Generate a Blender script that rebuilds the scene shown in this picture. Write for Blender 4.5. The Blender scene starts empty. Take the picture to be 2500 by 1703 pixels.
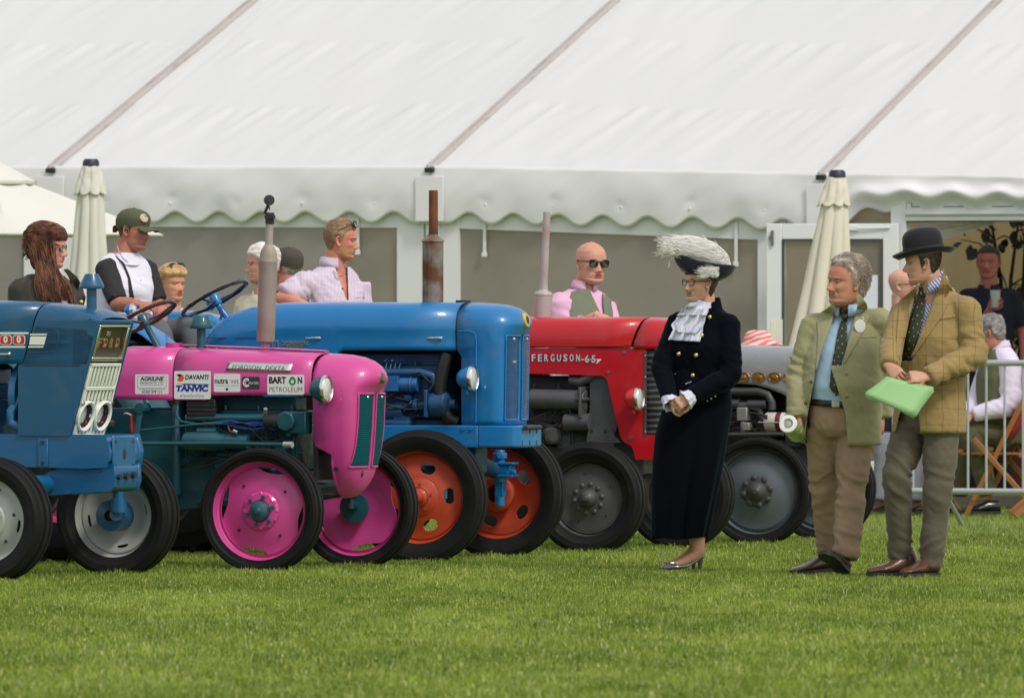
import bpy, bmesh, math, random
import numpy as np
from mathutils import Vector, Matrix, Euler, noise
from mathutils.bvhtree import BVHTree

random.seed(7); RNG = np.random.default_rng(7)
scene = bpy.context.scene
col = scene.collection
R = math.radians
PI = math.pi

# ------------------------------------------------------------------ camera, sky, sun, exposure
CAMH = 1.42            # camera height in metres
cam = bpy.data.cameras.new('camera')
cam.lens = 360; cam.sensor_width = 36; cam.sensor_fit = 'HORIZONTAL'
cam.shift_y = -0.0322
cam.clip_start = 1; cam.clip_end = 2000
cam.dof.use_dof = True; cam.dof.focus_distance = 57.0; cam.dof.aperture_fstop = 9.0
camo = bpy.data.objects.new('camera', cam); col.objects.link(camo)
camo.location = (0, 0, CAMH); camo.rotation_euler = (R(90), 0, 0)
scene.camera = camo

SUN_DIR = Vector((0.42, -0.50, 0.76)).normalized()      # towards the veiled sun: high, to the right and behind the camera
world = bpy.data.worlds.new('World'); scene.world = world; world.use_nodes = True
wn = world.node_tree; wn.nodes.clear()
wout = wn.nodes.new('ShaderNodeOutputWorld'); wbg = wn.nodes.new('ShaderNodeBackground')
sky = wn.nodes.new('ShaderNodeTexSky'); sky.sky_type = 'NISHITA'; sky.sun_disc = False
sky.sun_elevation = math.asin(SUN_DIR.z); sky.sun_rotation = math.atan2(SUN_DIR.x, SUN_DIR.y)
sky.dust_density = 2.0; sky.air_density = 1.0; sky.ozone_density = 1.0; sky.altitude = 50
hs = wn.nodes.new('ShaderNodeHueSaturation'); hs.inputs['Saturation'].default_value = 0.30   # thin white overcast
veil = wn.nodes.new('ShaderNodeMix'); veil.data_type = 'RGBA'; veil.inputs[0].default_value = 0.6      # even cloud veil over the sky
veil.inputs[7].default_value = (3.9, 3.95, 4.1, 1)
wn.links.new(sky.outputs[0], hs.inputs['Color']); wn.links.new(hs.outputs[0], veil.inputs[6]); wn.links.new(veil.outputs[2], wbg.inputs[0])
wbg.inputs[1].default_value = 0.15
wn.links.new(wbg.outputs[0], wout.inputs[0])
sun = bpy.data.lights.new('sun', 'SUN'); sun.energy = 1.45; sun.angle = R(11); sun.color = (1.0, 0.95, 0.88)
suno = bpy.data.objects.new('sun', sun); col.objects.link(suno)
suno.rotation_euler = SUN_DIR.to_track_quat('Z', 'Y').to_euler(); suno.location = (10, 30, 40)
scene.view_settings.view_transform = 'Standard'; scene.view_settings.look = 'None'
scene.view_settings.exposure = 0.40; scene.view_settings.gamma = 1.0
scene.view_settings.use_curve_mapping = False

# ------------------------------------------------------------------ materials
MATS = {}
def srgb(r, g, b):
    f = lambda c: (c/255/12.92) if c/255 <= 0.04045 else ((c/255+0.055)/1.055)**2.4
    return (f(r), f(g), f(b))
def mat(name, c, rough=0.5, metal=0.0, coat=0.0, var=0.10, vs=6.0, bump=0.0, bs=60.0, sheen=0.0, spec=0.5,
        alpha=1.0, c2=None, c2s=4.0, c2lo=0.5, c2hi=0.7, translucent=0.0, sheen_tint=None, stretch=None, detail=4.0):
    if name in MATS: return MATS[name]
    m = bpy.data.materials.new(name); m.use_nodes = True
    nt = m.node_tree; N = nt.nodes; L = nt.links
    p = N['Principled BSDF']; out = N['Material Output']
    p.inputs['Roughness'].default_value = rough; p.inputs['Metallic'].default_value = metal
    p.inputs['Coat Weight'].default_value = coat; p.inputs['Coat Roughness'].default_value = 0.06
    p.inputs['Sheen Weight'].default_value = sheen; p.inputs['Sheen Roughness'].default_value = 0.35
    if sheen_tint: p.inputs['Sheen Tint'].default_value = (*sheen_tint, 1)
    p.inputs['Specular IOR Level'].default_value = spec
    p.inputs['Alpha'].default_value = alpha
    tc = N.new('ShaderNodeTexCoord')
    src = tc.outputs['Object']
    if stretch:
        mp = N.new('ShaderNodeMapping'); mp.inputs['Scale'].default_value = stretch
        L.new(src, mp.inputs[0]); src = mp.outputs[0]
    n1 = N.new('ShaderNodeTexNoise'); n1.inputs['Scale'].default_value = vs; n1.inputs['Detail'].default_value = detail
    L.new(src, n1.inputs['Vector'])
    mx = N.new('ShaderNodeMix'); mx.data_type = 'RGBA'
    lo = tuple(max(0, x*(1-var)) for x in c); hi = tuple(min(1, x*(1+var)) for x in c)
    mx.inputs[6].default_value = (*lo, 1); mx.inputs[7].default_value = (*hi, 1)
    L.new(n1.outputs[0], mx.inputs[0]); cout = mx.outputs[2]
    if c2:
        n2 = N.new('ShaderNodeTexNoise'); n2.inputs['Scale'].default_value = c2s; n2.inputs['Detail'].default_value = 6
        L.new(src, n2.inputs['Vector'])
        rp = N.new('ShaderNodeMapRange'); rp.inputs[1].default_value = c2lo; rp.inputs[2].default_value = c2hi
        L.new(n2.outputs[0], rp.inputs[0])
        m2 = N.new('ShaderNodeMix'); m2.data_type = 'RGBA'
        L.new(rp.outputs[0], m2.inputs[0]); L.new(cout, m2.inputs[6]); m2.inputs[7].default_value = (*c2, 1)
        cout = m2.outputs[2]
    L.new(cout, p.inputs['Base Color'])
    if bump > 0:
        nb = N.new('ShaderNodeTexNoise'); nb.inputs['Scale'].default_value = bs; nb.inputs['Detail'].default_value = 3
        L.new(src, nb.inputs['Vector'])
        b = N.new('ShaderNodeBump'); b.inputs['Strength'].default_value = bump; b.inputs['Distance'].default_value = 0.01
        L.new(nb.outputs[0], b.inputs['Height']); L.new(b.outputs[0], p.inputs['Normal'])
    if translucent > 0:
        tr = N.new('ShaderNodeBsdfTranslucent'); L.new(cout, tr.inputs[0])
        ms = N.new('ShaderNodeMixShader'); ms.inputs[0].default_value = translucent
        L.new(p.outputs[0], ms.inputs[1]); L.new(tr.outputs[0], ms.inputs[2]); L.new(ms.outputs[0], out.inputs[0])
    MATS[name] = m
    return m
def paint(name, rgb, **k):
    k.setdefault('rough', 0.38); k.setdefault('coat', 0.5); k.setdefault('var', 0.06)
    c = srgb(*rgb); k.setdefault('c2', tuple(lerp0(x, y, .35) for x, y in zip(c, (.16, .13, .10)))); k.setdefault('c2s', 7.0); k.setdefault('c2lo', .56); k.setdefault('c2hi', .95)
    m = mat(name, c, **k); nt = m.node_tree; q = nt.nodes['Principled BSDF']          # dust film: duller where the grime sits
    n = nt.nodes.new('ShaderNodeTexNoise'); n.inputs['Scale'].default_value = 5; n.inputs['Detail'].default_value = 8
    r = nt.nodes.new('ShaderNodeMapRange'); r.inputs[1].default_value = .3; r.inputs[2].default_value = .75; r.inputs[3].default_value = k['rough']*.75; r.inputs[4].default_value = min(.9, k['rough']*1.5)
    nt.links.new(n.outputs[0], r.inputs[0]); nt.links.new(r.outputs[0], q.inputs['Roughness']); return m
def lerp0(a, b, t): return a+(b-a)*t
def dots(nt, sp, cur, per, w, rgb, mixv):
    N = nt.nodes; L = nt.links; tests = []
    for sg in (1, -1):
        q = N.new('ShaderNodeMath'); q.operation = 'MULTIPLY_ADD'; L.new(sp.outputs[2], q.inputs[0]); q.inputs[1].default_value = sg; L.new(sp.outputs[0], q.inputs[2])
        d = N.new('ShaderNodeMath'); d.operation = 'DIVIDE'; L.new(q.outputs[0], d.inputs[0]); d.inputs[1].default_value = per
        f = N.new('ShaderNodeMath'); f.operation = 'FRACT'; L.new(d.outputs[0], f.inputs[0])
        t = N.new('ShaderNodeMath'); t.operation = 'LESS_THAN'; L.new(f.outputs[0], t.inputs[0]); t.inputs[1].default_value = w/per; tests.append(t)
    m = N.new('ShaderNodeMath'); m.operation = 'MULTIPLY'; L.new(tests[0].outputs[0], m.inputs[0]); L.new(tests[1].outputs[0], m.inputs[1])
    m2 = N.new('ShaderNodeMath'); m2.operation = 'MULTIPLY'; L.new(m.outputs[0], m2.inputs[0]); m2.inputs[1].default_value = mixv
    mx = N.new('ShaderNodeMix'); mx.data_type = 'RGBA'; L.new(m2.outputs[0], mx.inputs[0]); L.new(cur, mx.inputs[6]); mx.inputs[7].default_value = (*rgb, 1)
    return mx.outputs[2]
def grid_mat(name, base, lines, rough=0.85, sheen=0.0, bump=0.12, rot=0.0):
    """cloth with woven lines; lines = [(axis index, period, width, rgb, mix)] in object space metres"""
    m = mat(name, base, rough=rough, sheen=sheen, var=0.12, vs=40, bump=bump, bs=300)
    nt = m.node_tree; N = nt.nodes; L = nt.links; p = N['Principled BSDF']
    cur = p.inputs['Base Color'].links[0].from_socket
    tc = N.new('ShaderNodeTexCoord'); mp = N.new('ShaderNodeMapping'); mp.inputs['Rotation'].default_value = (0, R(rot), 0)
    L.new(tc.outputs['Object'], mp.inputs[0])
    nz = N.new('ShaderNodeTexNoise'); nz.inputs['Scale'].default_value = 7; L.new(mp.outputs[0], nz.inputs['Vector'])
    vm = N.new('ShaderNodeVectorMath'); vm.operation = 'SCALE'; vm.inputs[3].default_value = 0.035
    L.new(nz.outputs[1], vm.inputs[0]); va = N.new('ShaderNodeVectorMath'); va.operation = 'ADD'
    L.new(mp.outputs[0], va.inputs[0]); L.new(vm.outputs[0], va.inputs[1])
    sp = N.new('ShaderNodeSeparateXYZ'); L.new(va.outputs[0], sp.inputs[0])
    for ax, per, w, rgb, mixv in lines:
        if ax == 9:                                   # small motifs on a diagonal lattice
            cur = dots(nt, sp, cur, per, w, rgb, mixv); continue
        d = N.new('ShaderNodeMath'); d.operation = 'DIVIDE'; L.new(sp.outputs[ax], d.inputs[0]); d.inputs[1].default_value = per
        fr = N.new('ShaderNodeMath'); fr.operation = 'FRACT'; L.new(d.outputs[0], fr.inputs[0])
        lt = N.new('ShaderNodeMath'); lt.operation = 'LESS_THAN'; L.new(fr.outputs[0], lt.inputs[0]); lt.inputs[1].default_value = w/per
        ml = N.new('ShaderNodeMath'); ml.operation = 'MULTIPLY'; L.new(lt.outputs[0], ml.inputs[0]); ml.inputs[1].default_value = mixv
        mx = N.new('ShaderNodeMix'); mx.data_type = 'RGBA'; L.new(ml.outputs[0], mx.inputs[0]); L.new(cur, mx.inputs[6]); mx.inputs[7].default_value = (*rgb, 1)
        cur = mx.outputs[2]
    L.new(cur, p.inputs['Base Color'])
    return m

# ------------------------------------------------------------------ mesh helpers
def frames(path):
    P = [Vector(p) for p in path]; n = len(P); T = []
    for i in range(n):
        a = P[max(0, i-1)]; b = P[min(n-1, i+1)]
        t = (b-a); T.append(t.normalized() if t.length > 1e-9 else Vector((0, 0, 1)))
    up = Vector((0, 0, 1)) if abs(T[0].z) < 0.9 else Vector((0, 1, 0))
    a = T[0].cross(up).normalized(); out = []
    for i in range(n):
        a = (a - T[i]*a.dot(T[i])).normalized(); b = T[i].cross(a)
        out.append((P[i], a, b))
    return out
class MB:
    def __init__(s): s.v = []; s.f = []; s.m = []
    def add(s, vs, fs, mi=0):
        n = len(s.v); s.v += [tuple(v) for v in vs]
        s.f += [tuple(i+n for i in f) for f in fs]; s.m += [mi]*len(fs); return s
    def grid(s, rows, mi=0, closed=False, cap0=False, cap1=False):
        nr = len(rows); nc = len(rows[0]); fs = []
        for i in range(nr-1):
            for j in range(nc if closed else nc-1):
                k = (j+1) % nc
                fs.append((i*nc+j, i*nc+k, (i+1)*nc+k, (i+1)*nc+j))
        if cap0: fs.append(tuple(range(nc))[::-1])
        if cap1: fs.append(tuple((nr-1)*nc+j for j in range(nc)))
        return s.add([p for r in rows for p in r], fs, mi)
    def box(s, x0, x1, y0, y1, z0, z1, mi=0, M=None):
        vs = [Vector((x, y, z)) for x in (x0, x1) for y in (y0, y1) for z in (z0, z1)]
        if M: vs = [M @ v for v in vs]
        return s.add(vs, [(0, 1, 3, 2), (4, 6, 7, 5), (0, 4, 5, 1), (2, 3, 7, 6), (0, 2, 6, 4), (1, 5, 7, 3)], mi)
    def tube(s, path, r, n=10, caps=True, mi=0):
        fr = frames(path); rows = []
        for i, (p, a, b) in enumerate(fr):
            q = r[i] if isinstance(r, (list, tuple)) else r
            qa, qb = q if isinstance(q, (list, tuple)) else (q, q)
            rows.append([p + a*(qa*math.cos(2*PI*k/n)) + b*(qb*math.sin(2*PI*k/n)) for k in range(n)])
        return s.grid(rows, mi, True, caps, caps)
    def lathe(s, prof, o=(0, 0, 0), ax=(0, 0, 1), n=32, mi=0, cap0=False, cap1=False):
        o = Vector(o); ax = Vector(ax).normalized()
        a = ax.orthogonal().normalized(); b = ax.cross(a)
        rows = [[o + ax*h + (a*math.cos(2*PI*k/n)+b*math.sin(2*PI*k/n))*max(r, 1e-4) for k in range(n)] for r, h in prof]
        return s.grid(rows, mi, True, cap0, cap1)
    def cyl(s, p0, p1, r, n=16, mi=0, r1=None):
        return s.tube([p0, p1], [r, r if r1 is None else r1], n, True, mi)
    def ell(s, c, rx, ry, rz, mi=0, nu=16, nv=10, M=None):
        rows = []
        for i in range(nv+1):
            t = PI*(i/nv); st = max(math.sin(t), 1e-3)
            row = [Vector((rx*st*math.cos(2*PI*k/nu), ry*st*math.sin(2*PI*k/nu), rz*math.cos(t))) for k in range(nu)]
            if M: row = [M @ p for p in row]
            rows.append([p+Vector(c) for p in row])
        return s.grid(rows, mi, True, True, True)
    def prism(s, poly, y0, y1, mi=0):            # polygon in (x, z), extruded along y
        n = len(poly)
        vs = [(x, y0, z) for x, z in poly]+[(x, y1, z) for x, z in poly]
        fs = [tuple(range(n)), tuple(range(2*n-1, n-1, -1))]+[(i, (i+1) % n, n+(i+1) % n, n+i) for i in range(n)]
        return s.add(vs, fs, mi)
    def merge(s, o, M=None, mi=None):
        vs = [M @ Vector(v) for v in o.v] if M else o.v
        n = len(s.v); s.v += [tuple(v) for v in vs]; s.f += [tuple(i+n for i in f) for f in o.f]
        s.m += o.m if mi is None else [mi]*len(o.f); return s
    def mesh(s, name, mats, smooth=40):
        me = bpy.data.meshes.new(name); me.from_pydata(s.v, [], s.f); me.update()
        for m in (mats if isinstance(mats, (list, tuple)) else [mats]): me.materials.append(m)
        me.polygons.foreach_set('material_index', s.m)
        if smooth:
            me.polygons.foreach_set('use_smooth', [True]*len(s.f)); me.set_sharp_from_angle(angle=R(smooth))
        return me
    def build(s, name, mats, parent=None, smooth=40, bevel=0, loc=None, solid=0, sub=0):
        o = bpy.data.objects.new(name, s.mesh(name, mats, smooth)); col.objects.link(o)
        if parent: o.parent = parent
        if loc: o.location = loc
        if solid:
            m = o.modifiers.new('solid', 'SOLIDIFY'); m.thickness = solid; m.offset = 0
        if bevel:
            m = o.modifiers.new('bevel', 'BEVEL'); m.width = bevel; m.segments = 2; m.limit_method = 'ANGLE'; m.angle_limit = R(35)
        if sub:
            m = o.modifiers.new('sub', 'SUBSURF'); m.levels = sub; m.render_levels = sub
        return o
def tag(o, label=None, cat=None, group=None, kind=None):
    if label: o['label'] = label
    if cat: o['category'] = cat
    if group: o['group'] = group
    if kind: o['kind'] = kind
    return o
def thing(name, label, cat, loc=(0, 0, 0), rz=0, group=None):
    o = bpy.data.objects.new(name, None); col.objects.link(o); o.empty_display_size = 0.2
    o.location = loc; o.rotation_euler = (0, 0, rz)
    return tag(o, label, cat, group)
def copy_obj(o, parent, name=None):
    c = o.copy(); col.objects.link(c); c.parent = parent
    return c
def text_mb(body, size=0.1, extrude=0.003, offset=0.0, shear=0.0, spacing=1.0, width=None):
    cu = bpy.data.curves.new('t', 'FONT'); cu.body = body; cu.size = size; cu.extrude = extrude; cu.offset = offset
    cu.shear = shear; cu.space_character = spacing; cu.align_x = 'CENTER'; cu.align_y = 'CENTER'; cu.resolution_u = 3
    o = bpy.data.objects.new('t', cu); col.objects.link(o)
    bpy.context.view_layer.update()
    me = bpy.data.meshes.new_from_object(o.evaluated_get(bpy.context.evaluated_depsgraph_get()))
    b = MB(); b.add([v.co[:] for v in me.vertices], [tuple(p.vertices) for p in me.polygons])
    bpy.data.objects.remove(o); bpy.data.curves.remove(cu); bpy.data.meshes.remove(me)
    if width and b.v:
        xs = [v[0] for v in b.v]; w = max(xs)-min(xs); k = width/w; cx = (max(xs)+min(xs))/2
        b.v = [((x-cx)*k, y, z) for x, y, z in b.v]
    return b
SIDE = Matrix.Rotation(R(90), 4, 'X')            # lettering on a face that looks along -y
def at(px, py, Y):                                # a measured point of the photograph at depth Y, in metres
    return Vector(((px-1250)*Y/25000, Y, CAMH+(771-py)*Y/25000))
def remesh(mb, voxel, smooth=4, fac=0.5):
    me = bpy.data.meshes.new('tmp'); me.from_pydata(mb.v, [], mb.f)
    bm = bmesh.new(); bm.from_mesh(me); bmesh.ops.recalc_face_normals(bm, faces=bm.faces[:]); bm.to_mesh(me); bm.free()
    o = bpy.data.objects.new('tmp', me); col.objects.link(o)
    m = o.modifiers.new('r', 'REMESH'); m.mode = 'VOXEL'; m.voxel_size = voxel
    if smooth:
        k = o.modifiers.new('s', 'SMOOTH'); k.iterations = smooth; k.factor = fac
    bpy.context.view_layer.update()
    res = bpy.data.meshes.new_from_object(o.evaluated_get(bpy.context.evaluated_depsgraph_get()))
    bpy.data.objects.remove(o); bpy.data.meshes.remove(me)
    n = len(res.vertices); co = np.empty(n*3, np.float32); res.vertices.foreach_get('co', co)
    no = np.empty(n*3, np.float32); res.vertices.foreach_get('normal', no)
    out = MB(); out.v = [tuple(c) for c in co.reshape(-1, 3).tolist()]
    out.f = [tuple(p.vertices) for p in res.polygons]; out.m = [0]*len(out.f)
    out.n = no.reshape(-1, 3)
    bpy.data.meshes.remove(res)
    return out
def lerp(a, b, t): return a+(b-a)*t
def interp(x, pts):
    if x <= pts[0][0]: return pts[0][1]
    for (x0, y0), (x1, y1) in zip(pts, pts[1:]):
        if x <= x1: return y0+(y1-y0)*(x-x0)/(x1-x0)
    return pts[-1][1]
def smoothstep(a, b, x):
    t = min(1, max(0, (x-a)/(b-a))); return t*t*(3-2*t)
# ================================================================== ground and grass
m_ground = mat('turf_soil', srgb(104, 122, 48), rough=0.95, var=0.25, vs=1.2, c2=srgb(134, 140, 70), c2s=0.9, c2lo=0.5, c2hi=0.75, bump=0.3, bs=40)
g = MB(); g.grid([[(x, y, 0) for x in np.linspace(-260, 260, 14)] for y in np.linspace(-60, 460, 14)])
ground = g.build('ground', m_ground, smooth=0); tag(ground, kind='structure')

def make_grass():
    def zone(y0, y1, dens):
        n = int((y1-y0)*2*(0.051*(y0+y1)/2+0.35)*dens)
        y = RNG.uniform(y0, y1, n); x = RNG.uniform(-1, 1, n)*(0.051*y+0.35)
        return x, y
    zs = [zone(36.5, 48, 1500), zone(48, 58, 2300), zone(58, 66, 1500), zone(66, 80, 420)]
    x = np.concatenate([z[0] for z in zs]); y = np.concatenate([z[1] for z in zs]); n = len(x)
    # clumps: low frequency fields for height and tone
    def field(sx, sy, k, seed):
        r = np.random.default_rng(seed); f = np.zeros(n)
        for _ in range(k):
            a = r.uniform(0, 2*PI); fx, fy = math.cos(a)*r.uniform(.5, 1.6)/sx, math.sin(a)*r.uniform(.5, 1.6)/sy
            f += np.sin(2*PI*(x*fx+y*fy)+r.uniform(0, 6.28))
        return f/math.sqrt(k)
    hf = field(.35, .9, 8, 1); tf = field(.5, 1.3, 8, 2); tf2 = field(2.2, 5, 6, 3)
    h = (0.017+0.009*RNG.random(n)+0.018*RNG.random(n)**4)*(1+0.25*hf)
    h = np.clip(h, .012, .075); tall = RNG.random(n) < .006; h[tall] *= 1.7
    w = RNG.uniform(.0016, .0032, n)*(1+.25*(y < 47))
    az = RNG.uniform(0, 2*PI, n); lean = RNG.uniform(.1, .85, n)*h; la = RNG.uniform(0, 2*PI, n)
    dx, dy = np.cos(az)*w, np.sin(az)*w; lx, ly = np.cos(la)*lean, np.sin(la)*lean
    V = np.empty((n, 5, 3), np.float32)
    V[:, 0] = np.stack([x-dx, y-dy, np.full(n, -.003)], 1); V[:, 1] = np.stack([x+dx, y+dy, np.full(n, -.003)], 1)
    V[:, 2] = np.stack([x+dx*.8+lx*.35, y+dy*.8+ly*.35, h*.6], 1); V[:, 3] = np.stack([x-dx*.8+lx*.35, y-dy*.8+ly*.35, h*.6], 1)
    V[:, 4] = np.stack([x+lx, y+ly, h*(1-.25*lean/h)], 1)
    base = (np.arange(n)*5)[:, None]
    quads = base+np.array([0, 1, 2, 3]); tris = base+np.array([3, 2, 4])
    loops = np.concatenate([quads.ravel(), tris.ravel()]).astype(np.int32)
    me = bpy.data.meshes.new('grass'); me.vertices.add(n*5); me.vertices.foreach_set('co', V.ravel())
    me.loops.add(len(loops)); me.loops.foreach_set('vertex_index', loops)
    me.polygons.add(2*n)
    st = np.concatenate([np.arange(n)*4, n*4+np.arange(n)*3]).astype(np.int32)
    me.polygons.foreach_set('loop_start', st)
    me.update(calc_edges=True)
    tone = np.clip(.5+.16*tf+.15*tf2+RNG.normal(0, .26, n), 0, 1); dry = (RNG.random(n) < .07+.06*(tf2 > .6)).astype(float)*RNG.uniform(.4, 1, n)
    A = np.array(srgb(90, 113, 34)); B = np.array(srgb(162, 178, 72)); D = np.array(srgb(214, 208, 140))
    c = A+(B-A)*tone[:, None]; c = c+(D-c)*dry[:, None]
    ca = me.color_attributes.new('tint', 'FLOAT_COLOR', 'POINT')
    full = np.ones((n, 5, 4), np.float32); full[:, :, :3] = c[:, None, :]
    ca.data.foreach_set('color', full.ravel())
    m = bpy.data.materials.new('grass_blades'); m.use_nodes = True; N = m.node_tree.nodes; L = m.node_tree.links
    p = N['Principled BSDF']; at_ = N.new('ShaderNodeAttribute'); at_.attribute_name = 'tint'
    L.new(at_.outputs[0], p.inputs['Base Color']); p.inputs['Roughness'].default_value = .5; p.inputs['Specular IOR Level'].default_value = .35
    tr = N.new('ShaderNodeBsdfTranslucent'); L.new(at_.outputs[0], tr.inputs[0]); ms = N.new('ShaderNodeMixShader'); ms.inputs[0].default_value = .4
    L.new(p.outputs[0], ms.inputs[1]); L.new(tr.outputs[0], ms.inputs[2]); L.new(ms.outputs[0], N['Material Output'].inputs[0])
    me.materials.append(m)
    o = bpy.data.objects.new('grass', me); col.objects.link(o)
    tag(o, 'short mown green grass with paler dry blades across the showground', 'grass', kind='stuff')
make_grass()

# ================================================================== marquee
B = 3.153
m_pvc = mat('white_pvc', (.82, .82, .815), rough=.5, spec=.3, var=.025, vs=1.2, translucent=.24, c2=(.82, .81, .795), c2s=1.3, c2lo=.55, c2hi=.9, stretch=(1, .35, .35))
m_val = mat('valance_pvc', (.87, .855, .87), rough=.45, var=.03, vs=1.5, translucent=.15)  # same fabric as the roof, base paler and pinker to offset shade and grass bounce
m_beam = mat('keder_beam', srgb(178, 172, 168), rough=.5, var=.14, vs=3, metal=.0, c2=srgb(150, 140, 132), c2s=5, c2lo=.55, c2hi=.8, stretch=(4, .7, 1))
m_frame = mat('white_frame', (.74, .745, .74), rough=.4, var=.03)
m_black = mat('black_plastic', (.015, .015, .016), rough=.5)
m_pane = mat('taupe_pvc_window', (.27, .245, .218), rough=.28, var=.10, vs=.9, alpha=.84, c2=(.20, .185, .165), c2s=1.2, bump=.04, bs=3)  # taupe base paints in the haze and dim interior seen through the film
m_seal = mat('dark_seal', (.05, .05, .05), rough=.6)
m_cream = mat('cream_lining', srgb(246, 224, 168), rough=.85, var=.06, vs=2, translucent=.2)
m_lining = mat('white_lining', (.75, .73, .68), rough=.8, translucent=.25)
m_floor = mat('tent_matting', (.10, .09, .07), rough=.95, var=.2, vs=20, bump=.2)
m_glass = mat('door_glass', (.26, .24, .20), rough=.08, alpha=.40, var=.05)
m_paper = mat('white_paper', (.70, .74, .80), rough=.7, var=.02)
tent = thing('marquee', 'long white marquee with scalloped valance and clear windows behind the tractors', 'marquee', (-0.576, 77, 0), R(-23))
EZ = [(-2*B, .03), (-B, .014), (0, 0), (B, -.072), (2*B, -.15)]
def eave(t): return 2.529+interp(t, EZ)
PITCH = 0.372
def nz(x, y, z=0): return noise.noise(Vector((x, y, z)))
def roof_panel(k):
    t0 = k*B; rows = []; NL = 150; NT = 130
    for i in range(NL+1):
        L = -.07+6.3*(i/NL)**1.0; row = []
        for j in range(NT+1):
            t = t0+B*j/NT; f = j/NT; edge = min(f, 1-f)
            zz = eave(t)+PITCH*max(L, -.02)+.02
            # stretched cloth: slack in the middle of the bay, oblique tension folds below each welded seam, ruck at the eave
            s = -.035*math.sin(PI*f)
            for sl, am in ((1.35, .026), (2.75, .022), (4.2, .020)):
                d = sl-L
                if 0 < d < 1.1:
                    ph = t+d*.16
                    w = (.5-1.6*abs(nz(ph*4.5, d*.5, k+sl*3)))+.5*nz(ph*12, d*.7, 9+k+sl)
                    s += am*w*math.exp(-d*1.6)*min(1, edge*9)
            s += .012*nz((t+L*.12)*1.6, L*.35, 30+k)+.011*(.4-abs(nz((t+L*.2)*2.6, L*.30, 130+k)))
            s += .007*nz((f-.03)*60, L*.7, 50+k)*math.exp(-edge*22)*2.0
            s += .016*nz(t*5, L*9, 70+k)*math.exp(-max(L, 0)*5)
            for sl in (1.35, 2.75, 4.2): s += .004*(1 if L > sl else 0)
            row.append((t, L, zz+s))
        rows.append(row)
    b = MB(); b.grid(rows); b.build('roof_panel', m_pvc, tent, smooth=60)
for k in range(-2, 2): roof_panel(k)
bk = MB(); bk.grid([[(t, y, eave(t)+PITCH*(6.23-abs(y-6.23))) for t in np.linspace(-2*B, 2*B, 9)] for y in (6.23, 9, 12.5)]); bk.build('rear_roof_panel', m_pvc, tent)
for k in range(-2, 3):
    t = k*B
    for s0 in (0,):
        b = MB()
        for (o0, o1, h) in ((-.036, -.016, .030), (-.014, .030, .022)):
            b.box(t+o0, t+o1, -.09, 6.2, h-.03, h)
        for i, v in enumerate(b.v):
            b.v[i] = (v[0], v[1], v[2]+eave(t)+PITCH*max(v[1], -.09)+.03)
        bo = b.build('roof_beam', m_beam, tent, bevel=.004)
        c = MB(); c.box(t-.038, t+.034, -.125, -.085, eave(t)-.032, eave(t)+.004); c.build('beam_end_bracket', m_black, bo, bevel=.005)
def valance(k):
    t0 = k*B; NT = 170; NZ = 16; rows = []
    rolled = k >= 1
    for i in range(NZ+1):
        row = []
        for j in range(NT+1):
            f = j/NT; t = t0+B*f; q = i/NZ
            sc = .5-.5*math.cos(2*PI*(t-t0-.13)/(B-.26)*8)      # 8 scallops between the beams
            if t-t0 < .13 or t0+B-t < .13: sc = 0.0
            if rolled:
                rl = smoothstep(t0+.02, t0+.5, t)
                bot = lerp(.413, .265, rl)-.075*sc
            else: bot = .416-.084*sc
            z = eave(t)+.022-q*(bot+.022)
            y = -.085-.015*math.sin(q*PI)
            y += .016*nz(t*1.6-q*.8, q*.7, 5+k)+.005*nz(t*6+q*3, q*1.5, 15+k)+.010*nz(t*3.1, 0, 8)*q
            if rolled: y -= .07*rl*math.exp(-((q-.55)/.2)**2) - .05*rl*q
            for bt, bz in ((.45, .62), (1.0, .66), (1.55, .64), (2.1, .66), (2.7, .65)):   # turn-buttons pull the cloth in
                if not rolled: y += .007*math.exp(-((t-t0-bt)/.05)**2-((q-bz)/.08)**2)
            row.append((t, y, z))
        rows.append(row)
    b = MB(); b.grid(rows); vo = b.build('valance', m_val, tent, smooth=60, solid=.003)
    for bt in (.45, 1.0, 1.55, 2.1, 2.7):
        if not rolled:
            d = MB(); t = t0+bt; d.ell((t, -.094, eave(t)-.265), .009, .008, .009, nu=10, nv=6); d.build('turn_button', m_frame, vo)
for k in range(-2, 2): valance(k)
for k in range(-2, 3):                                     # flat cover over each leg joint
    t = k*B; b = MB(); b.box(t-.115, t+.115, -.118, -.108, eave(t)-.40, eave(t)-.06); b.build('joint_cover', m_val, tent, bevel=.004)
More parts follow.
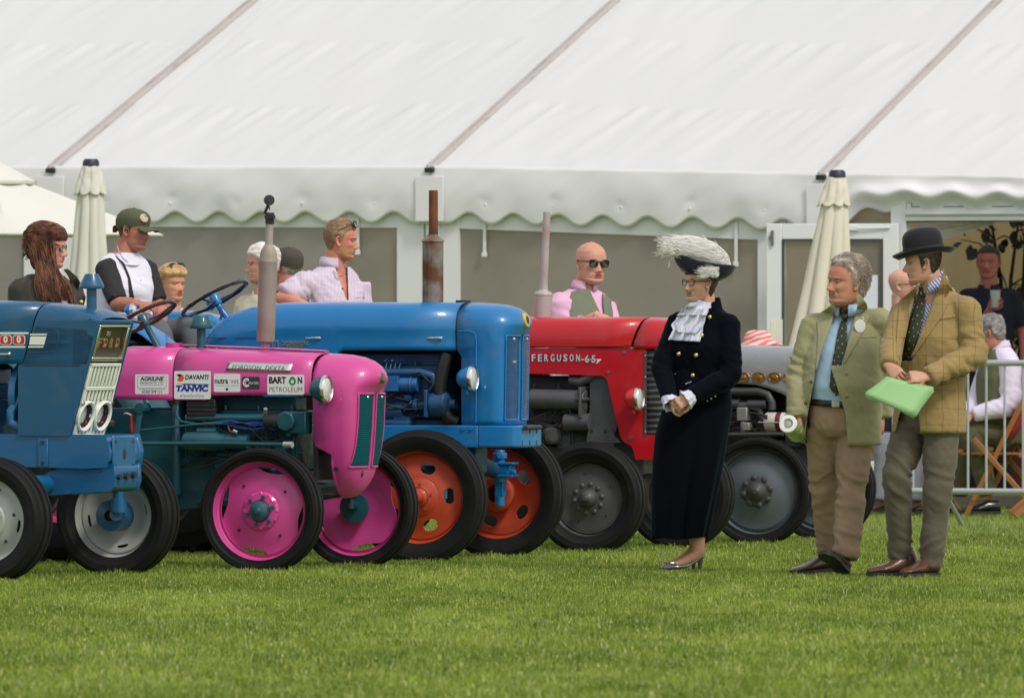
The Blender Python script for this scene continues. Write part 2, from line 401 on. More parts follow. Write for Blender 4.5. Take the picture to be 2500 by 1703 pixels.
# legs, wall frames and windows
for k in range(-2, 3):
    t = k*B
    b = MB(); b.box(t-.055, t+.055, -.055, .055, 0, eave(t)); b.build('leg_post', m_frame, tent, bevel=.006)
def window(t0, t1, ztop0, ztop1, straps):
    zb = .55
    fr = MB()
    fr.box(t0-.22, t0, -.035, .0, 0, ztop0+.35); fr.box(t1, t1+.22, -.035, .0, 0, ztop1+.35)
    fr.add([(t0, -.03, ztop0), (t1, -.03, ztop1), (t1, -.03, ztop1+.45), (t0, -.03, ztop0+.45), (t0, .0, ztop0), (t1, .0, ztop1), (t1, .0, ztop1+.45), (t0, .0, ztop0+.45)],
           [(0, 1, 2, 3), (7, 6, 5, 4), (0, 4, 5, 1)])
    fr.box(t0, t1, -.034, .001, 0, zb)
    fo = fr.build('wall_panel', m_frame, tent, smooth=30)
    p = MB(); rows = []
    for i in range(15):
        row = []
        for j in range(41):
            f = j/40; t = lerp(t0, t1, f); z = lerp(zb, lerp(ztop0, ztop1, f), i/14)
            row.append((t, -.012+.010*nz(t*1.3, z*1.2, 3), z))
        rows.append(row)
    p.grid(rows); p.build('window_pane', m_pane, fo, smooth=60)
    for ts in straps:
        zt = lerp(ztop0, ztop1, (ts-t0)/(t1-t0))
        s = MB(); s.box(ts-.013, ts+.013, -.046, -.040, zt-.17, zt+.12); s.box(ts-.02, ts+.02, -.055, -.038, zt-.205, zt-.17)
        s.build('window_strap', m_frame, fo, bevel=.004)
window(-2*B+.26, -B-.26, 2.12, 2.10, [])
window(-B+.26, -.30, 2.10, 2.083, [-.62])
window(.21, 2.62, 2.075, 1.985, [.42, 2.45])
# door bay: outer frame, opened glazed leaf, header
T0 = 3.70
zt = 2.12
dr = MB()
dr.box(B-.05, B+.10, -.03, .03, 0, 2.46); dr.box(T0-.02, T0+.10, -.05, .05, 0, 2.36); dr.box(B+.10, T0-.02, -.025, .025, 2.36, 2.46)
dr.box(T0+.10, 2*B-.08, -.05, .05, zt, zt+.03); dr.box(T0+.10, 2*B-.08, -.075, .04, zt+.045, zt+.075)
dr.box(T0+.10, 2*B-.08, -.04, .04, zt+.03, zt+.24); dr.box(2*B-.10, 2*B, -.05, .05, 0, 2.36)
dro = dr.build('door_frame', m_frame, tent, bevel=.004)
sl = MB()
for z0, z1 in ((zt+.100, zt+.106), (zt+.176, zt+.182)): sl.box(T0+.14, 2*B-.2, -.043, -.0405, z0, z1)
sl.box(T0+.14, T0+.146, -.043, -.0405, zt+.106, zt+.176); sl.box(T0+.10, 2*B-.1, -.045, -.02, zt-.012, zt-.002)
sl.build('header_seal', m_seal, dro, smooth=0)
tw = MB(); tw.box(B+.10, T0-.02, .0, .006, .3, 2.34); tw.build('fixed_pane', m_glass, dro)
leaf = bpy.data.objects.new('door_leaf', None); leaf = MB()
lw = .98; lh = 2.10
leaf.box(-lw, -lw+.115, -.025, .025, .06, lh); leaf.box(-.115, 0, -.025, .025, .06, lh)
leaf.box(-lw+.115, -.115, -.025, .025, lh-.115, lh); leaf.box(-lw+.115, -.115, -.025, .025, .06, .35)
lo = leaf.build('door_leaf', m_frame, tent, bevel=.005, loc=(T0+.06, -.09, 0)); lo.rotation_euler = (0, 0, R(14))
sg = MB()
for x0, x1, z0, z1 in ((-lw+.115, -lw+.127, .35, lh-.115), (-.127, -.115, .35, lh-.115), (-lw+.127, -.127, lh-.127, lh-.115)): sg.box(x0, x1, -.028, .02, z0, z1)
sg.build('glass_seal', m_seal, lo, smooth=0)
gp = MB(); gp.box(-lw+.127, -.127, -.003, .003, .35, lh-.127); gp.build('door_pane', m_glass, lo)
dc = MB(); dc.box(-.42, -.30, -.05, -.026, lh-.05, lh-.02); dc.cyl((-.31, -.045, lh-.035), (-.06, -.035, lh-.03), .007, 8); dc.build('door_closer', m_frame, lo)
hg = MB(); hg.box(-lw+.035, -lw+.055, -.045, -.026, lh-.16, lh-.05); hg.box(-lw+.02, -lw+.05, -.042, -.026, lh-.12, lh-.09); hg.build('door_bolt', mat('dull_steel', (.2, .2, .2), rough=.4, metal=.7), lo)
nt_ = MB(); nt_.box(-.475, -.155, -.0075, -.0055, 1.30, 1.72); nt_.build('paper_notice', m_paper, lo)
# inside: matting, cream lining, swags
fl = MB(); fl.box(-2*B, 2*B, .08, 12.3, .012, .10); fl.build('floor_matting', m_floor, tent)
def curtain(t0, t1, y, z0, z1, amp, n, name, m, ph=0):
    rows = []
    for i in range(9):
        q = i/8
        rows.append([(t, y+amp*math.sin(t*26+ph+2*nz(t*2, 0, ph))*(.5+.5*(1-q))+.02*nz(t*3, q*2, ph), lerp(z0, z1, q)) for t in np.linspace(t0, t1, n)])
    b = MB(); b.grid(rows); return b.build(name, m, tent, smooth=60)
curtain(2.6, 2*B, 2.6, .1, 3.3, .035, 160, 'lining_curtain', m_cream)
curtain(-2*B, 2.6, 12.2, .1, 2.5, .03, 200, 'rear_lining', m_cream, 3)
for te in (2*B, -2*B):
    side = MB(); side.grid([[(te, y, .1), (te, y, eave(te)+PITCH*min(y, 12.4-y))] for y in np.linspace(.1, 12.3, 5)]); side.build("end_wall", m_pvc, tent)
for sx, dirn in ((T0+.10, 1), (5.55, -1)):
    rows = []
    for i in range(13):
        q = i/12; row = []
        for j in range(25):
            f = j/24; t = sx+dirn*f*(.62 if dirn > 0 else .9)
            top = zt+.02; low = zt-.03-.13*math.cos(f*PI/2)**1.3 if dirn > 0 else zt-.03-.22*math.cos(f*PI/2)**1.2
            row.append((t, .16+.03*math.sin(q*16+f*3), lerp(top, low, q)))
        rows.append(row)
    b = MB(); b.grid(rows); b.build('swag', m_lining, tent, smooth=60)

# ================================================================== parasols
m_canvas = mat('cream_canvas', srgb(226, 219, 200), rough=.85, var=.06, vs=4, bump=.08, bs=200, translucent=.12)
m_canvas2 = mat('pale_canvas', srgb(220, 219, 206), rough=.85, var=.05, vs=4, bump=.08, bs=200, translucent=.12)
m_canvas3 = mat('white_canvas', srgb(226, 224, 214), rough=.85, var=.04, vs=3, translucent=.15)
m_navy = mat('navy_cap', (.02, .022, .045), rough=.5)
m_pole = mat('parasol_pole', (.55, .53, .48), rough=.4)
def closed_parasol(base, top, r_bot, label, m, seed, flare=(0, 0)):
    ob = thing('closed_parasol', label, 'parasol', (base.x, base.y, 0), group='folded parasols')
    tz = top.z; dx = top.x-base.x
    pb = MB(); pb.tube([(0, 0, .04), (dx*.9, 0, tz-.05)], .022, 12); pb.build('pole', m_pole, ob)
    bs = MB(); bs.lathe([(.28, 0), (.28, .05), (.24, .07), (.05, .09), (.045, .3), (.03, .3)], n=24, cap0=True, cap1=True); bs.build('base', mat('base_grey', (.2, .2, .2), rough=.7), ob)
    def pleat(z0, z1, r0, r1, n, name, amp, droop):
        rows = []
        for i in range(25):
            q = i/24; z = lerp(z0, z1, q); rr = lerp(r0, r1, q**.9); ctr = Vector((dx*(z/tz)+flare[0]*(1-z/tz)*q, 0, z))
            row = []
            for k in range(96):
                a = 2*PI*k/96
                pl = abs(math.sin(a*n/2+.5*nz(k*.07, q*1.5, seed)))**.7
                w = rr*(1-amp*(1-pl)*(.5+.5*q))+.01*nz(math.cos(a)*2, math.sin(a)*2+q*3, seed)
                zz = -droop*(1-pl)*q*.6
                row.append(ctr+Vector((math.cos(a)*w, math.sin(a)*w*.85, zz*(-1))))
            rows.append(row)
        b = MB(); b.grid(rows, closed=True); return b.build(name, m, ob, smooth=70, solid=.004)
    pleat(tz-.16, tz-1.55, .085, r_bot, 8, 'canopy', .38, .08)
    pleat(tz-.03, tz-.235, .062, .122, 8, 'vent_cover', .22, .04)
    c = MB(); c.lathe([(.0, .02), (.045, .02), (.058, .0), (.06, -.03), (.0, -.03)], o=(dx, 0, tz), n=24); c.build('finial', m_navy, ob)
closed_parasol(at(205, 1250, 72), at(222, 395, 72), .20, 'folded cream parasol standing between the long-haired woman and the man in a cap', m_canvas2, 3)
closed_parasol(at(1975, 1250, 71), at(2044, 422, 71), .27, 'folded cream parasol leaning behind the older man in a green jacket', m_canvas, 5, flare=(-.06, 0))
def open_parasol():
    ap = at(-18, 392, 74.0)
    ob = thing('open_parasol', 'open white parasol at the left edge beside the marquee', 'parasol', (ap.x, ap.y, 0))
    b = MB(); b.tube([(0, 0, 0), (0, 0, ap.z-.02)], .024, 12); b.build('pole', m_pole, ob)
    bs = MB(); bs.lathe([(.3, 0), (.3, .05), (.05, .09), (.045, .3), (.03, .3)], n=24, cap0=True, cap1=True); bs.build('base', MATS['base_grey'], ob)
    R0 = 1.24; zt_ = ap.z-.10; zb_ = at(0, 573, 74).z
    def cone(r0, z0, r1, z1, nm, sag, drop):
        rows = []
        for i in range(13):
            q = i/12; row = []
            for k in range(8*12):
                a = 2*PI*k/96+R(8); f = (k % 12)/12
                r = lerp(r0, r1, q)*math.cos(PI/8)/math.cos((f-.5)*PI/4)
                row.append((math.cos(a)*r, math.sin(a)*r, lerp(z0, z1, q)-sag*math.sin(PI*q)*math.sin(PI*f)))
            rows.append(row)
        rows.append([(x, y, z-drop) for x, y, z in rows[-1]])
        bb = MB(); bb.grid(rows, closed=True); return bb.build(nm, m_canvas3, ob, smooth=25, solid=.004)
    cone(.10, zt_, R0, zb_, 'canopy', .03, .012)
    cone(.03, ap.z, .30, zt_-.045, 'vent_cover', .01, .03)
    for k in range(8):
        a = 2*PI*k/8+R(8); r = MB(); r.tube([(.05*math.cos(a), .05*math.sin(a), zt_-.03), (R0*.98*math.cos(a), R0*.98*math.sin(a), zb_-.02)], .009, 6); r.build('rib', m_pole, ob)
    f = MB(); f.lathe([(0, .05), (.03, .04), (.04, 0), (.03, -.02)], o=(0, 0, ap.z), n=16); f.build('finial', m_canvas3, ob)
open_parasol()

# ================================================================== crowd barrier
m_galv = mat('galvanised', srgb(176, 182, 180), rough=.38, metal=.35, var=.12, vs=15)
bo = at(2185, 1290, 68.9); be = at(3050, 1290, 68.0)
bar = thing('crowd_barrier', 'galvanised metal crowd barrier with upright bars beside the man in the bowler hat', 'barrier', (bo.x, bo.y, 0), math.atan2(be.y-bo.y, be.x-bo.x))
BL = 2.35
b = MB(); b.tube([(0, 0, .245), (0, 0, 1.06), (.03, 0, 1.10), (.08, 0, 1.105), (BL-.08, 0, 1.105), (BL-.03, 0, 1.10), (BL, 0, 1.06), (BL, 0, .245)], .021, 12); b.build('top_rail', m_galv, bar)
b = MB(); b.cyl((-.0, 0, .245), (BL, 0, .245), .021, 12); b.build('bottom_rail', m_galv, bar)
for i in range(1, 18):
    b = MB(); b.cyl((i*.1295, 0, .245), (i*.1295, 0, 1.105), .0088, 8); b.build('upright', m_galv, bar)
for x in (.36, BL-.25):
    b = MB(); b.tube([(x, -.34, .01), (x, -.28, .05), (x, 0, .23), (x, .28, .05), (x, .34, .01)], .016, 8); b.build('foot', m_galv, bar)
# weathered post
wp = at(1896, 1280, 70.5)
b = MB(); b.box(-.041, .041, -.035, .035, 0, 1.395); b.box(-.041, -.012, -.037, -.0352, .9, 1.39)
tag(b.build('painted_post', mat('flaking_white', srgb(206, 210, 192), rough=.7, var=.1, c2=srgb(150, 120, 80), c2s=14, c2lo=.62, c2hi=.72), bevel=.004, loc=(wp.x, wp.y, 0)), 'weathered white painted post with rust marks behind the grey tractor', 'post')
# ================================================================== tractors
m_rubber = mat('tyre_rubber', (.010, .010, .0105), rough=.6, var=.3, vs=9, spec=.18, c2=(.026, .022, .018), c2s=6, c2lo=.55, c2hi=.9, bump=.12, bs=90)
m_chrome = mat('chrome', (.75, .74, .70), rough=.22, metal=1.0, var=.05)
m_lens = mat('lamp_lens', (.62, .64, .62), rough=.12, var=.25, vs=18, coat=.8)
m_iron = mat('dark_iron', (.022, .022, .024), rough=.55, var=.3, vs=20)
m_hose = mat('rubber_hose', (.012, .012, .012), rough=.5)
m_silver = mat('silver_wheel', srgb(172, 172, 168), rough=.42, metal=.15, var=.08, vs=8)
m_white = mat('white_enamel', srgb(226, 230, 216), rough=.35, coat=.3, var=.03)
m_vinyl = mat('white_vinyl', srgb(232, 230, 226), rough=.35, var=.02)
m_ink = mat('black_ink', (.012, .012, .014), rough=.5)
m_inkblue = mat('blue_ink', srgb(24, 60, 150), rough=.5)
m_inkred = mat('red_ink', srgb(190, 40, 30), rough=.5)
m_orange_ink = mat('orange_ink', srgb(226, 92, 30), rough=.5)
m_green_ink = mat('green_ink', srgb(40, 150, 70), rough=.5)
m_copper = mat('copper_wire', srgb(150, 70, 40), rough=.4)
m_maroon = mat('maroon_bakelite', srgb(58, 18, 22), rough=.25, coat=.4)
m_blackgloss = mat('black_bakelite', (.014, .014, .015), rough=.22, coat=.4)
m_seat = mat('seat_pad', (.03, .03, .03), rough=.7)

def tyre_mb(Rt, rim, w, ribs=3):
    h = w/2; mid = (Rt+rim)/2
    pr = [(rim-.012, -h*.72), (rim+.012, -h*.80), (lerp(rim, Rt, .3), -h*.97), (lerp(rim, Rt, .55), -h*1.0), (lerp(rim, Rt, .56), -h*1.012), (lerp(rim, Rt, .62), -h*1.012), (lerp(rim, Rt, .63), -h*.995), (Rt-.035, -h*.95), (Rt-.018, -h*.86)]
    tr = []
    if ribs == 3:
        for a, b in ((-.86, -.50), (-.22, .22), (.50, .86)):
            tr += [(Rt-.016-.012*abs(a), h*a), (Rt-.004-.012*abs(a), h*(a+.03)), (Rt-.004-.012*abs(b), h*(b-.03)), (Rt-.016-.012*abs(b), h*b)]
    else:
        tr = [(Rt-.012, -h*.6), (Rt, -h*.1), (Rt, h*.1), (Rt-.012, h*.6)]
    pr2 = [(r, -y) for r, y in pr[::-1]]
    b = MB(); b.lathe(pr+tr+pr2, ax=(0, 1, 0), n=80); return b
def rim_mb(rim, w, mi=0):
    h = w/2*.72; b = MB()
    pr = [(rim+.014, -h-.004), (rim+.016, -h+.006), (rim-.004, -h+.012), (rim-.016, -h+.028), (rim-.020, -h+.05), (rim-.040, -h+.065), (rim-.042, h-.065), (rim-.020, h-.05), (rim-.016, h-.028), (rim-.004, h-.012), (rim+.016, h-.006), (rim+.014, h+.004)]
    b.lathe(pr, ax=(0, 1, 0), n=64, mi=mi); return b
def polar(r, a, y): return (r*math.cos(a), y, r*math.sin(a))
def disc_lobed(r_in, r_out, n, depth, yf, rot=0, width=.42, th=.006):
    """pressed disc whose edge meets the rim only at n lobes"""
    b = MB(); K = 144
    def edge(a):
        ph = ((a-rot)*n/(2*PI)) % 1.0; d = abs(ph-.5)
        return r_out-depth*(math.cos(PI*min(d/width, .5))**1.2)
    for sgn in (-1, 1):
        rows = []
        for i in range(9):
            rows.append([polar(lerp(r_in, edge(2*PI*k/K), i/8), 2*PI*k/K, yf(lerp(r_in, edge(2*PI*k/K), i/8))+sgn*th/2) for k in range(K)])
        b.grid(rows, closed=True)
    b.grid([[polar(edge(2*PI*k/K), 2*PI*k/K, yf(edge(2*PI*k/K))+s*th/2) for k in range(K)] for s in (-1, 1)], closed=True)
    return b
def disc_holed(r_in, r_out, n, rc, dr, da, yf, rot=0, pw=2.0, th=.008):
    b = MB(); K = 40; M = 4
    for s in range(n):
        a0 = rot+2*PI*s/n; a1 = rot+2*PI*(s+1)/n; ac = (a0+a1)/2; outer = []; hole = []
        for k in range(K):
            t = 2*PI*k/K; ct, st = math.cos(t), math.sin(t)
            m = max(abs(ct), abs(st)); sx, sy = ct/m, st/m
            outer.append((lerp(r_in, r_out, (sx+1)/2), lerp(a0, a1, (sy+1)/2)))
            e = lambda q: math.copysign(abs(q)**(2/pw), q)
            hole.append((rc+dr*e(ct), ac+da*e(st)))
        for sg in (-1, 1):
            rows = []
            for i in range(M+1):
                rows.append([(lambda r, a: polar(r, a, yf(r)+sg*th/2))(lerp(outer[k][0], hole[k][0], i/M), lerp(outer[k][1], hole[k][1], i/M)) for k in range(K)])
            b.grid(rows, closed=True)
        b.grid([[polar(hole[k][0], hole[k][1], yf(hole[k][0])+sg*th/2) for k in range(K)] for sg in (-1, 1)], closed=True)
    return b
def bolts(b, n, r, y, rad, h, rot=0, mi=0):
    for i in range(n):
        a = rot+2*PI*i/n; p = Vector(polar(r, a, y)); b.tube([p, p+Vector((0, -h, 0))], rad, 6, True, mi)
def make_wheel(tr, pos, build, far=False, steer=0.0):
    """build() -> (disc MB, disc mats, tyre MB, hub MB, hub mats)"""
    d, dm, t, h, hm = build
    o = d.build('front_wheel', dm, tr, smooth=35, loc=pos); o.rotation_euler = (0, 0, (PI if far else 0)+R(5.5))
    t.build('tyre', m_rubber, o, smooth=30); hh = h.build('hub', hm, o, smooth=35)
    return o
def lug_wheel(tr, u, y, Rt, w, rim_m, rimr):
    b = rim_mb(rimr, w); b.merge(disc_lobed(.06, rimr-.03, 6, .0, lambda r: -.02-.05*(1-r/rimr)))
    o = b.build('rear_wheel', rim_m, tr, smooth=35, loc=(u, y, Rt-.02))
    t = tyre_mb(Rt-.03, rimr, w, 0)
    t.build('tyre', m_rubber, o, smooth=30)
    lg = MB()
    for s in (-1, 1):
        for k in range(20):
            a0 = 2*PI*(k+(.5 if s > 0 else 0))/20
            pts = []
            for q in (0, .35, .7, 1):
                a = a0+q*.17; yy = s*lerp(.02, w*.48, q); rr = Rt-.034-.03*q*q
                pts.append(Vector(polar(rr+.012, a, yy)))
            lg.tube(pts, (.02), 6)
    l = lg.build('tread_lugs', m_rubber, o, smooth=30); l['kind'] = 'stuff'
    hb = MB(); hb.lathe([(.0, -.12), (.06, -.12), (.075, -.06), (.10, -.03), (.10, .05)], ax=(0, 1, 0), n=20); hb.build('hub', rim_m, o)
    return o
def section_rows(st, sec, flip=False):
    """bonnet shell: st = [(u, top, bottom, widthscale)], sec = [(y, dz)] from the crown outwards"""
    rows = []
    for u, top, bot, ws in st:
        side = [(y*ws, top+dz) for y, dz in sec if top+dz > bot+.004]+[(sec[-1][0]*ws, bot)]
        # resample to constant count
        pts = resample(side, 18)
        rows.append([(u, -y, z) for y, z in pts[::-1]]+[(u, y, z) for y, z in pts[1:]])
    return rows
def resample(pts, n):
    d = [0]
    for a, b in zip(pts, pts[1:]): d.append(d[-1]+math.hypot(b[0]-a[0], b[1]-a[1]))
    out = []
    for i in range(n):
        t = d[-1]*i/(n-1); k = 0
        while k < len(d)-2 and d[k+1] < t: k += 1
        f = (t-d[k])/(d[k+1]-d[k]) if d[k+1] > d[k] else 0
        out.append((lerp(pts[k][0], pts[k+1][0], f), lerp(pts[k][1], pts[k+1][1], f)))
    return out
def cowl_pt(z, sl, a):
    """point of a nose cowl slice; sl=[(z,w,uc,uf,n)], a in -1..1 across the front"""
    w, uc, uf, n = [interp(z, [(s[0], s[i]) for s in sl]) for i in (1, 2, 3, 4)]
    an = a*PI/2; sn, cs = math.sin(an), max(math.cos(an), 0)
    return Vector((uc+(uf-uc)*cs**(2/n), w*math.copysign(abs(sn)**(2/n), sn), z))
def a_of(z, sl, y):
    w = interp(z, [(s[0], s[1]) for s in sl]); n = interp(z, [(s[0], s[4]) for s in sl]); q = min(1, abs(y)/w)
    return math.copysign(math.asin(q**(n/2))*2/PI, y)
def cowl(sl, ub, na=36):
    rows = []
    zs = [s[0] for s in sl]; fine = []
    for a, b in zip(zs, zs[1:]):
        k = max(1, int((b-a)/.03)); fine += [lerp(a, b, i/k) for i in range(k)]
    fine.append(zs[-1])
    for z in fine:
        w = interp(z, [(s[0], s[1]) for s in sl]); u0 = interp(z, ub)
        rows.append([(u0, -w, z)]+[cowl_pt(z, sl, -1+2*i/na) for i in range(na+1)]+[(u0, w, z)])
    return rows
def cowl_panel(sl, z0, z1, a0, a1, off, nz_=14, na=10):
    rows = []
    for i in range(nz_+1):
        z = lerp(z0, z1, i/nz_); r = []
        for j in range(na+1):
            yv = lerp(a0, a1, j/na); p = cowl_pt(z, sl, a_of(z, sl, yv)); q = cowl_pt(z, sl, a_of(z, sl, yv+.006)); t = (q-p).normalized(); nrm = Vector((t.y, -t.x, 0)); r.append(p+nrm*off)
        rows.append(r)
    return rows
def grille(tr, sl, z0, z1, a0, a1, m, m_trim, pitch, name='grille'):
    b = MB(); b.grid(cowl_panel(sl, z0, z1, a0, a1, .0060)); o = b.build(name, m, tr, smooth=60)
    rb = MB(); n = int((z1-z0)/pitch)
    for i in range(n):
        z = z0+(i+.5)*pitch
        p0 = cowl_panel(sl, z-pitch*.28, z+pitch*.28, a0, a1, .0060, 1); p1 = cowl_panel(sl, z, z, a0, a1, .0095, 1)
        rb.grid([p0[0], p1[0], p0[1]])
    r = rb.build('grille_bars', m, o, smooth=75); r['kind'] = 'stuff'
    t = MB()
    loop = [cowl_panel(sl, z0, z0, lerp(a0, a1, i/12), lerp(a0, a1, i/12)+.01, .007, 1, 1)[0][0] for i in range(13)]
    loop += [cowl_panel(sl, lerp(z0, z1, i/14), z1, a1, a1+.01, .007, 1, 1)[0][0] for i in range(1, 15)]
    loop += [cowl_panel(sl, z1, z1, lerp(a1, a0, i/12), lerp(a1, a0, i/12)+.01, .007, 1, 1)[0][0] for i in range(1, 13)]
    loop += [cowl_panel(sl, lerp(z1, z0, i/14), z1, a0, a0+.01, .007, 1, 1)[0][0] for i in range(1, 15)]
    t.tube(loop, .005, 6, False); t.build('grille_trim', m_trim, o, smooth=60)
    return o
def headlamp(tr, pos, r, m, name='headlamp', yaw=0.0):
    b = MB(); b.lathe([(.001, -r*1.25), (r*.45, -r*1.15), (r*.78, -r*.8), (r*.95, -r*.35), (r*1.0, -.01), (r*1.03, .0), (r*1.03, .012), (r*.9, .014)], ax=(1, 0, 0), n=28)
    o = b.build(name, m, tr, smooth=40, loc=pos); o.rotation_euler = (0, 0, yaw)
    l = MB(); l.lathe([(.001, .022), (r*.4, .020), (r*.75, .014), (r*.92, .008)], ax=(1, 0, 0), n=28); l.build('lens', m_lens, o)
    t = MB(); t.lathe([(r*.9, .010), (r*.99, .018), (r*1.05, .010), (r*1.05, -.004)], ax=(1, 0, 0), n=28); t.build('lens_rim', m_chrome, o)
    s = MB(); s.cyl((-r*.4, 0, -r*1.25), (-r*.4, 0, -r*.8), .012, 8); s.build('bracket', m, o)
    return o
def steering_wheel(tr, pos, r, m, mcol, col_to):
    ax = Vector((-.48, 0, .87)); a = Vector((.87, 0, .48)); bb = Vector((0, 1, 0)); P = Vector(pos)
    b = MB(); ring = [P+a*(r*math.cos(2*PI*k/48))+bb*(r*math.sin(2*PI*k/48)) for k in range(49)]
    rows = []
    for k in range(48):
        c = ring[k]; rad = (c-P).normalized(); q = .014+.0015*math.sin(k*2*PI/4)
        rows.append([c+rad*(q*math.cos(2*PI*j/8))+ax*(q*.9*math.sin(2*PI*j/8)) for j in range(8)])
    rows.append(rows[0]); b.grid(rows, closed=True)
    for k in range(3):
        an = 2*PI*k/3+.5; e = P+(a*math.cos(an)+bb*math.sin(an))*r*.97; c = P-ax*.02
        b.tube([c, (c+e)/2-ax*.012, e], [(.012, .009), (.010, .008), (.009, .008)], 8)
    o = b.build('steering_wheel', m, tr)
    h = MB(); h.lathe([(.0, .03), (.025, .025), (.032, 0), (.03, -.04), (.02, -.05)], o=P, ax=ax, n=16); h.tube([P-ax*.04, Vector(col_to)], .019, 10); h.build('steering_column', mcol, o)
def fender(tr, u, y, Rt, z0, w, a0, a1, m, lamp=None, inner=True):
    s = 1 if y > 0 else -1; rows = []
    for i in range(25):
        a = lerp(R(a0), R(a1), i/24); r = Rt+.05
        row = []
        for j in range(9):
            q = j/8; yy = y+(q-.5)*w; rr = r-.03*(abs(q-.5)*2)**4
            row.append((u+rr*math.cos(a), yy, z0+rr*math.sin(a)))
        rows.append(row)
    b = MB(); b.grid(rows)
    if inner:
        yi = y-s*w/2
        b.grid([[ (u+rr*math.cos(lerp(R(a0), R(a1), i/24)), yi, z0+rr*math.sin(lerp(R(a0), R(a1), i/24))) for i in range(25)] for rr in (Rt+.02, Rt-.30)])
    o = b.build('mudguard', m, tr, smooth=50, solid=.006)
    if lamp: headlamp(tr, lamp, .038, m, 'side_lamp')
    return o
def letter(tr, body, loc, size, m, ext=.003, off=.0, shear=0, width=None, spacing=1, M=None, parent=None, name='lettering'):
    t = text_mb(body, size, ext, off, shear, spacing, width); t.v = [tuple((M or SIDE) @ Vector(v)) for v in t.v]
    return t.build(name, m, parent or tr, smooth=0, loc=loc)
def engine(tr, u0, u1, w, z0, z1, m, seed, cyls=4, near=True):
    r = random.Random(seed)
    b = MB(); b.box(u0, u1, -w, w, lerp(z0, z1, .25), lerp(z0, z1, .72)); 
    for k in range(cyls*2+1):
        uu = lerp(u0+.02, u1-.02, k/(cyls*2)); b.box(uu-.007, uu+.007, -w-.012, w+.012, lerp(z0, z1, .28), lerp(z0, z1, .70))
    b.build('engine_block', m, tr, bevel=.006)
    h = MB(); h.box(u0+.01, u1-.01, -w*.9, w*.9, lerp(z0, z1, .725), lerp(z0, z1, .86)); h.box(u0+.04, u1-.04, -w*.55, w*.55, lerp(z0, z1, .86), z1)
    for k in range(cyls+1): h.cyl((lerp(u0+.05, u1-.05, k/cyls), -w*.8, lerp(z0, z1, .85)), (lerp(u0+.05, u1-.05, k/cyls), -w*.8, lerp(z0, z1, .92)), .012, 6)
    h.build('cylinder_head', m, tr, bevel=.008)
    s = MB(); s.box(u0, u1, -w*.8, w*.8, z0, lerp(z0, z1, .245)); s.build('sump', m, tr, bevel=.02)
    mf = MB()
    path = [(u0+.05, -w-.05, lerp(z0, z1, .78)), (u1-.12, -w-.055, lerp(z0, z1, .78)), (u1-.05, -w-.05, lerp(z0, z1, .74)), (u1-.03, -w-.04, lerp(z0, z1, .60))]
    mf.tube(path, .026, 10)
    for k in range(cyls): mf.cyl((lerp(u0+.08, u1-.14, k/(cyls-1)), -w-.05, lerp(z0, z1, .78)), (lerp(u0+.08, u1-.14, k/(cyls-1)), -w+.02, lerp(z0, z1, .80)), .022, 8)
    mf.build('manifold', m, tr)
    pp = MB()
    for k in range(16):
        a = Vector((r.uniform(u0, u1), -w-.03-r.random()*.05, lerp(z0, z1, r.uniform(.3, .8)))); c = Vector((r.uniform(u0, u1), -w-.03-r.random()*.03, lerp(z0, z1, r.uniform(.2, .6))))
        mid = (a+c)/2+Vector((0, -.03, r.uniform(-.06, .06))); pp.tube([a, a.lerp(mid, .5)+Vector((0, -.012, 0)), mid, mid.lerp(c, .5)+Vector((0, -.008, 0)), c], .0045, 6)
    o = pp.build('fuel_pipes', m_hose, tr); o['kind'] = 'stuff'
    bt = MB()
    for k in range(60):
        p = Vector((r.uniform(u0, u1), -w-.001, lerp(z0, z1, r.uniform(.28, .7)))); bt.cyl(p, p+Vector((0, -.02, 0)), .009, 6)
    o = bt.build('bolt_heads', m, tr); o['kind'] = 'stuff'
    cs = MB()
    for k in range(9):
        uu = r.uniform(u0+.03, u1-.06); zz = lerp(z0, z1, r.uniform(.25, .75)); sx = r.uniform(.02, .055); sz = r.uniform(.015, .04)
        if k % 3 == 0: cs.cyl((uu, -w-.06, zz), (uu, -w, zz), sx*.6, 12); cs.cyl((uu, -w-.068, zz), (uu, -w-.06, zz), sx*.3, 6)
        elif k % 3 == 1: cs.box(uu-sx, uu+sx, -w-.045, -w+.01, zz-sz, zz+sz); cs.box(uu-sx-.012, uu+sx+.012, -w-.014, -w+.01, zz-sz-.01, zz+sz+.01)
        else: cs.cyl((uu-sx, -w-.03, zz), (uu+sx, -w-.03, zz), sz*.7, 12); cs.cyl((uu+sx*.6, -w-.03, zz), (uu+sx*.8, -w-.03, zz), sz*.95, 12)
    o = cs.build('engine_castings', m, tr, bevel=.003); o['kind'] = 'stuff'
def underbody(tr, m, ur, z=.55, w=.17, uf=-.75):
    b = MB(); b.box(ur-.15, uf, -w, w, z-.12, z+.22); b.box(ur-.25, ur+.2, -w-.05, w+.05, z-.15, z+.2); b.cyl((ur, -.62, z+.05), (ur, .62, z+.05), .08, 14); b.build('gearbox', m, tr, bevel=.02)
def seat(tr, u, z, m):
    rows = []
    for i in range(9):
        q = i/8; x = lerp(.20, -.20, q); zz = .02*(1-math.cos(q*PI*.6))+.10*max(0, q-.7)*3; row = []
        for j in range(13):
            y = lerp(-.22, .22, j/12); row.append((u+x, y*(1-.12*(1-q)), z+zz+.05*(abs(y)/.22)**3))
        rows.append(row)
    b = MB(); b.grid(rows); b.build('seat', m, tr, solid=.025); p = MB(); p.tube([(u+.1, 0, z), (u+.0, 0, z-.25)], .03, 8); p.build('seat_post', m_iron, tr)
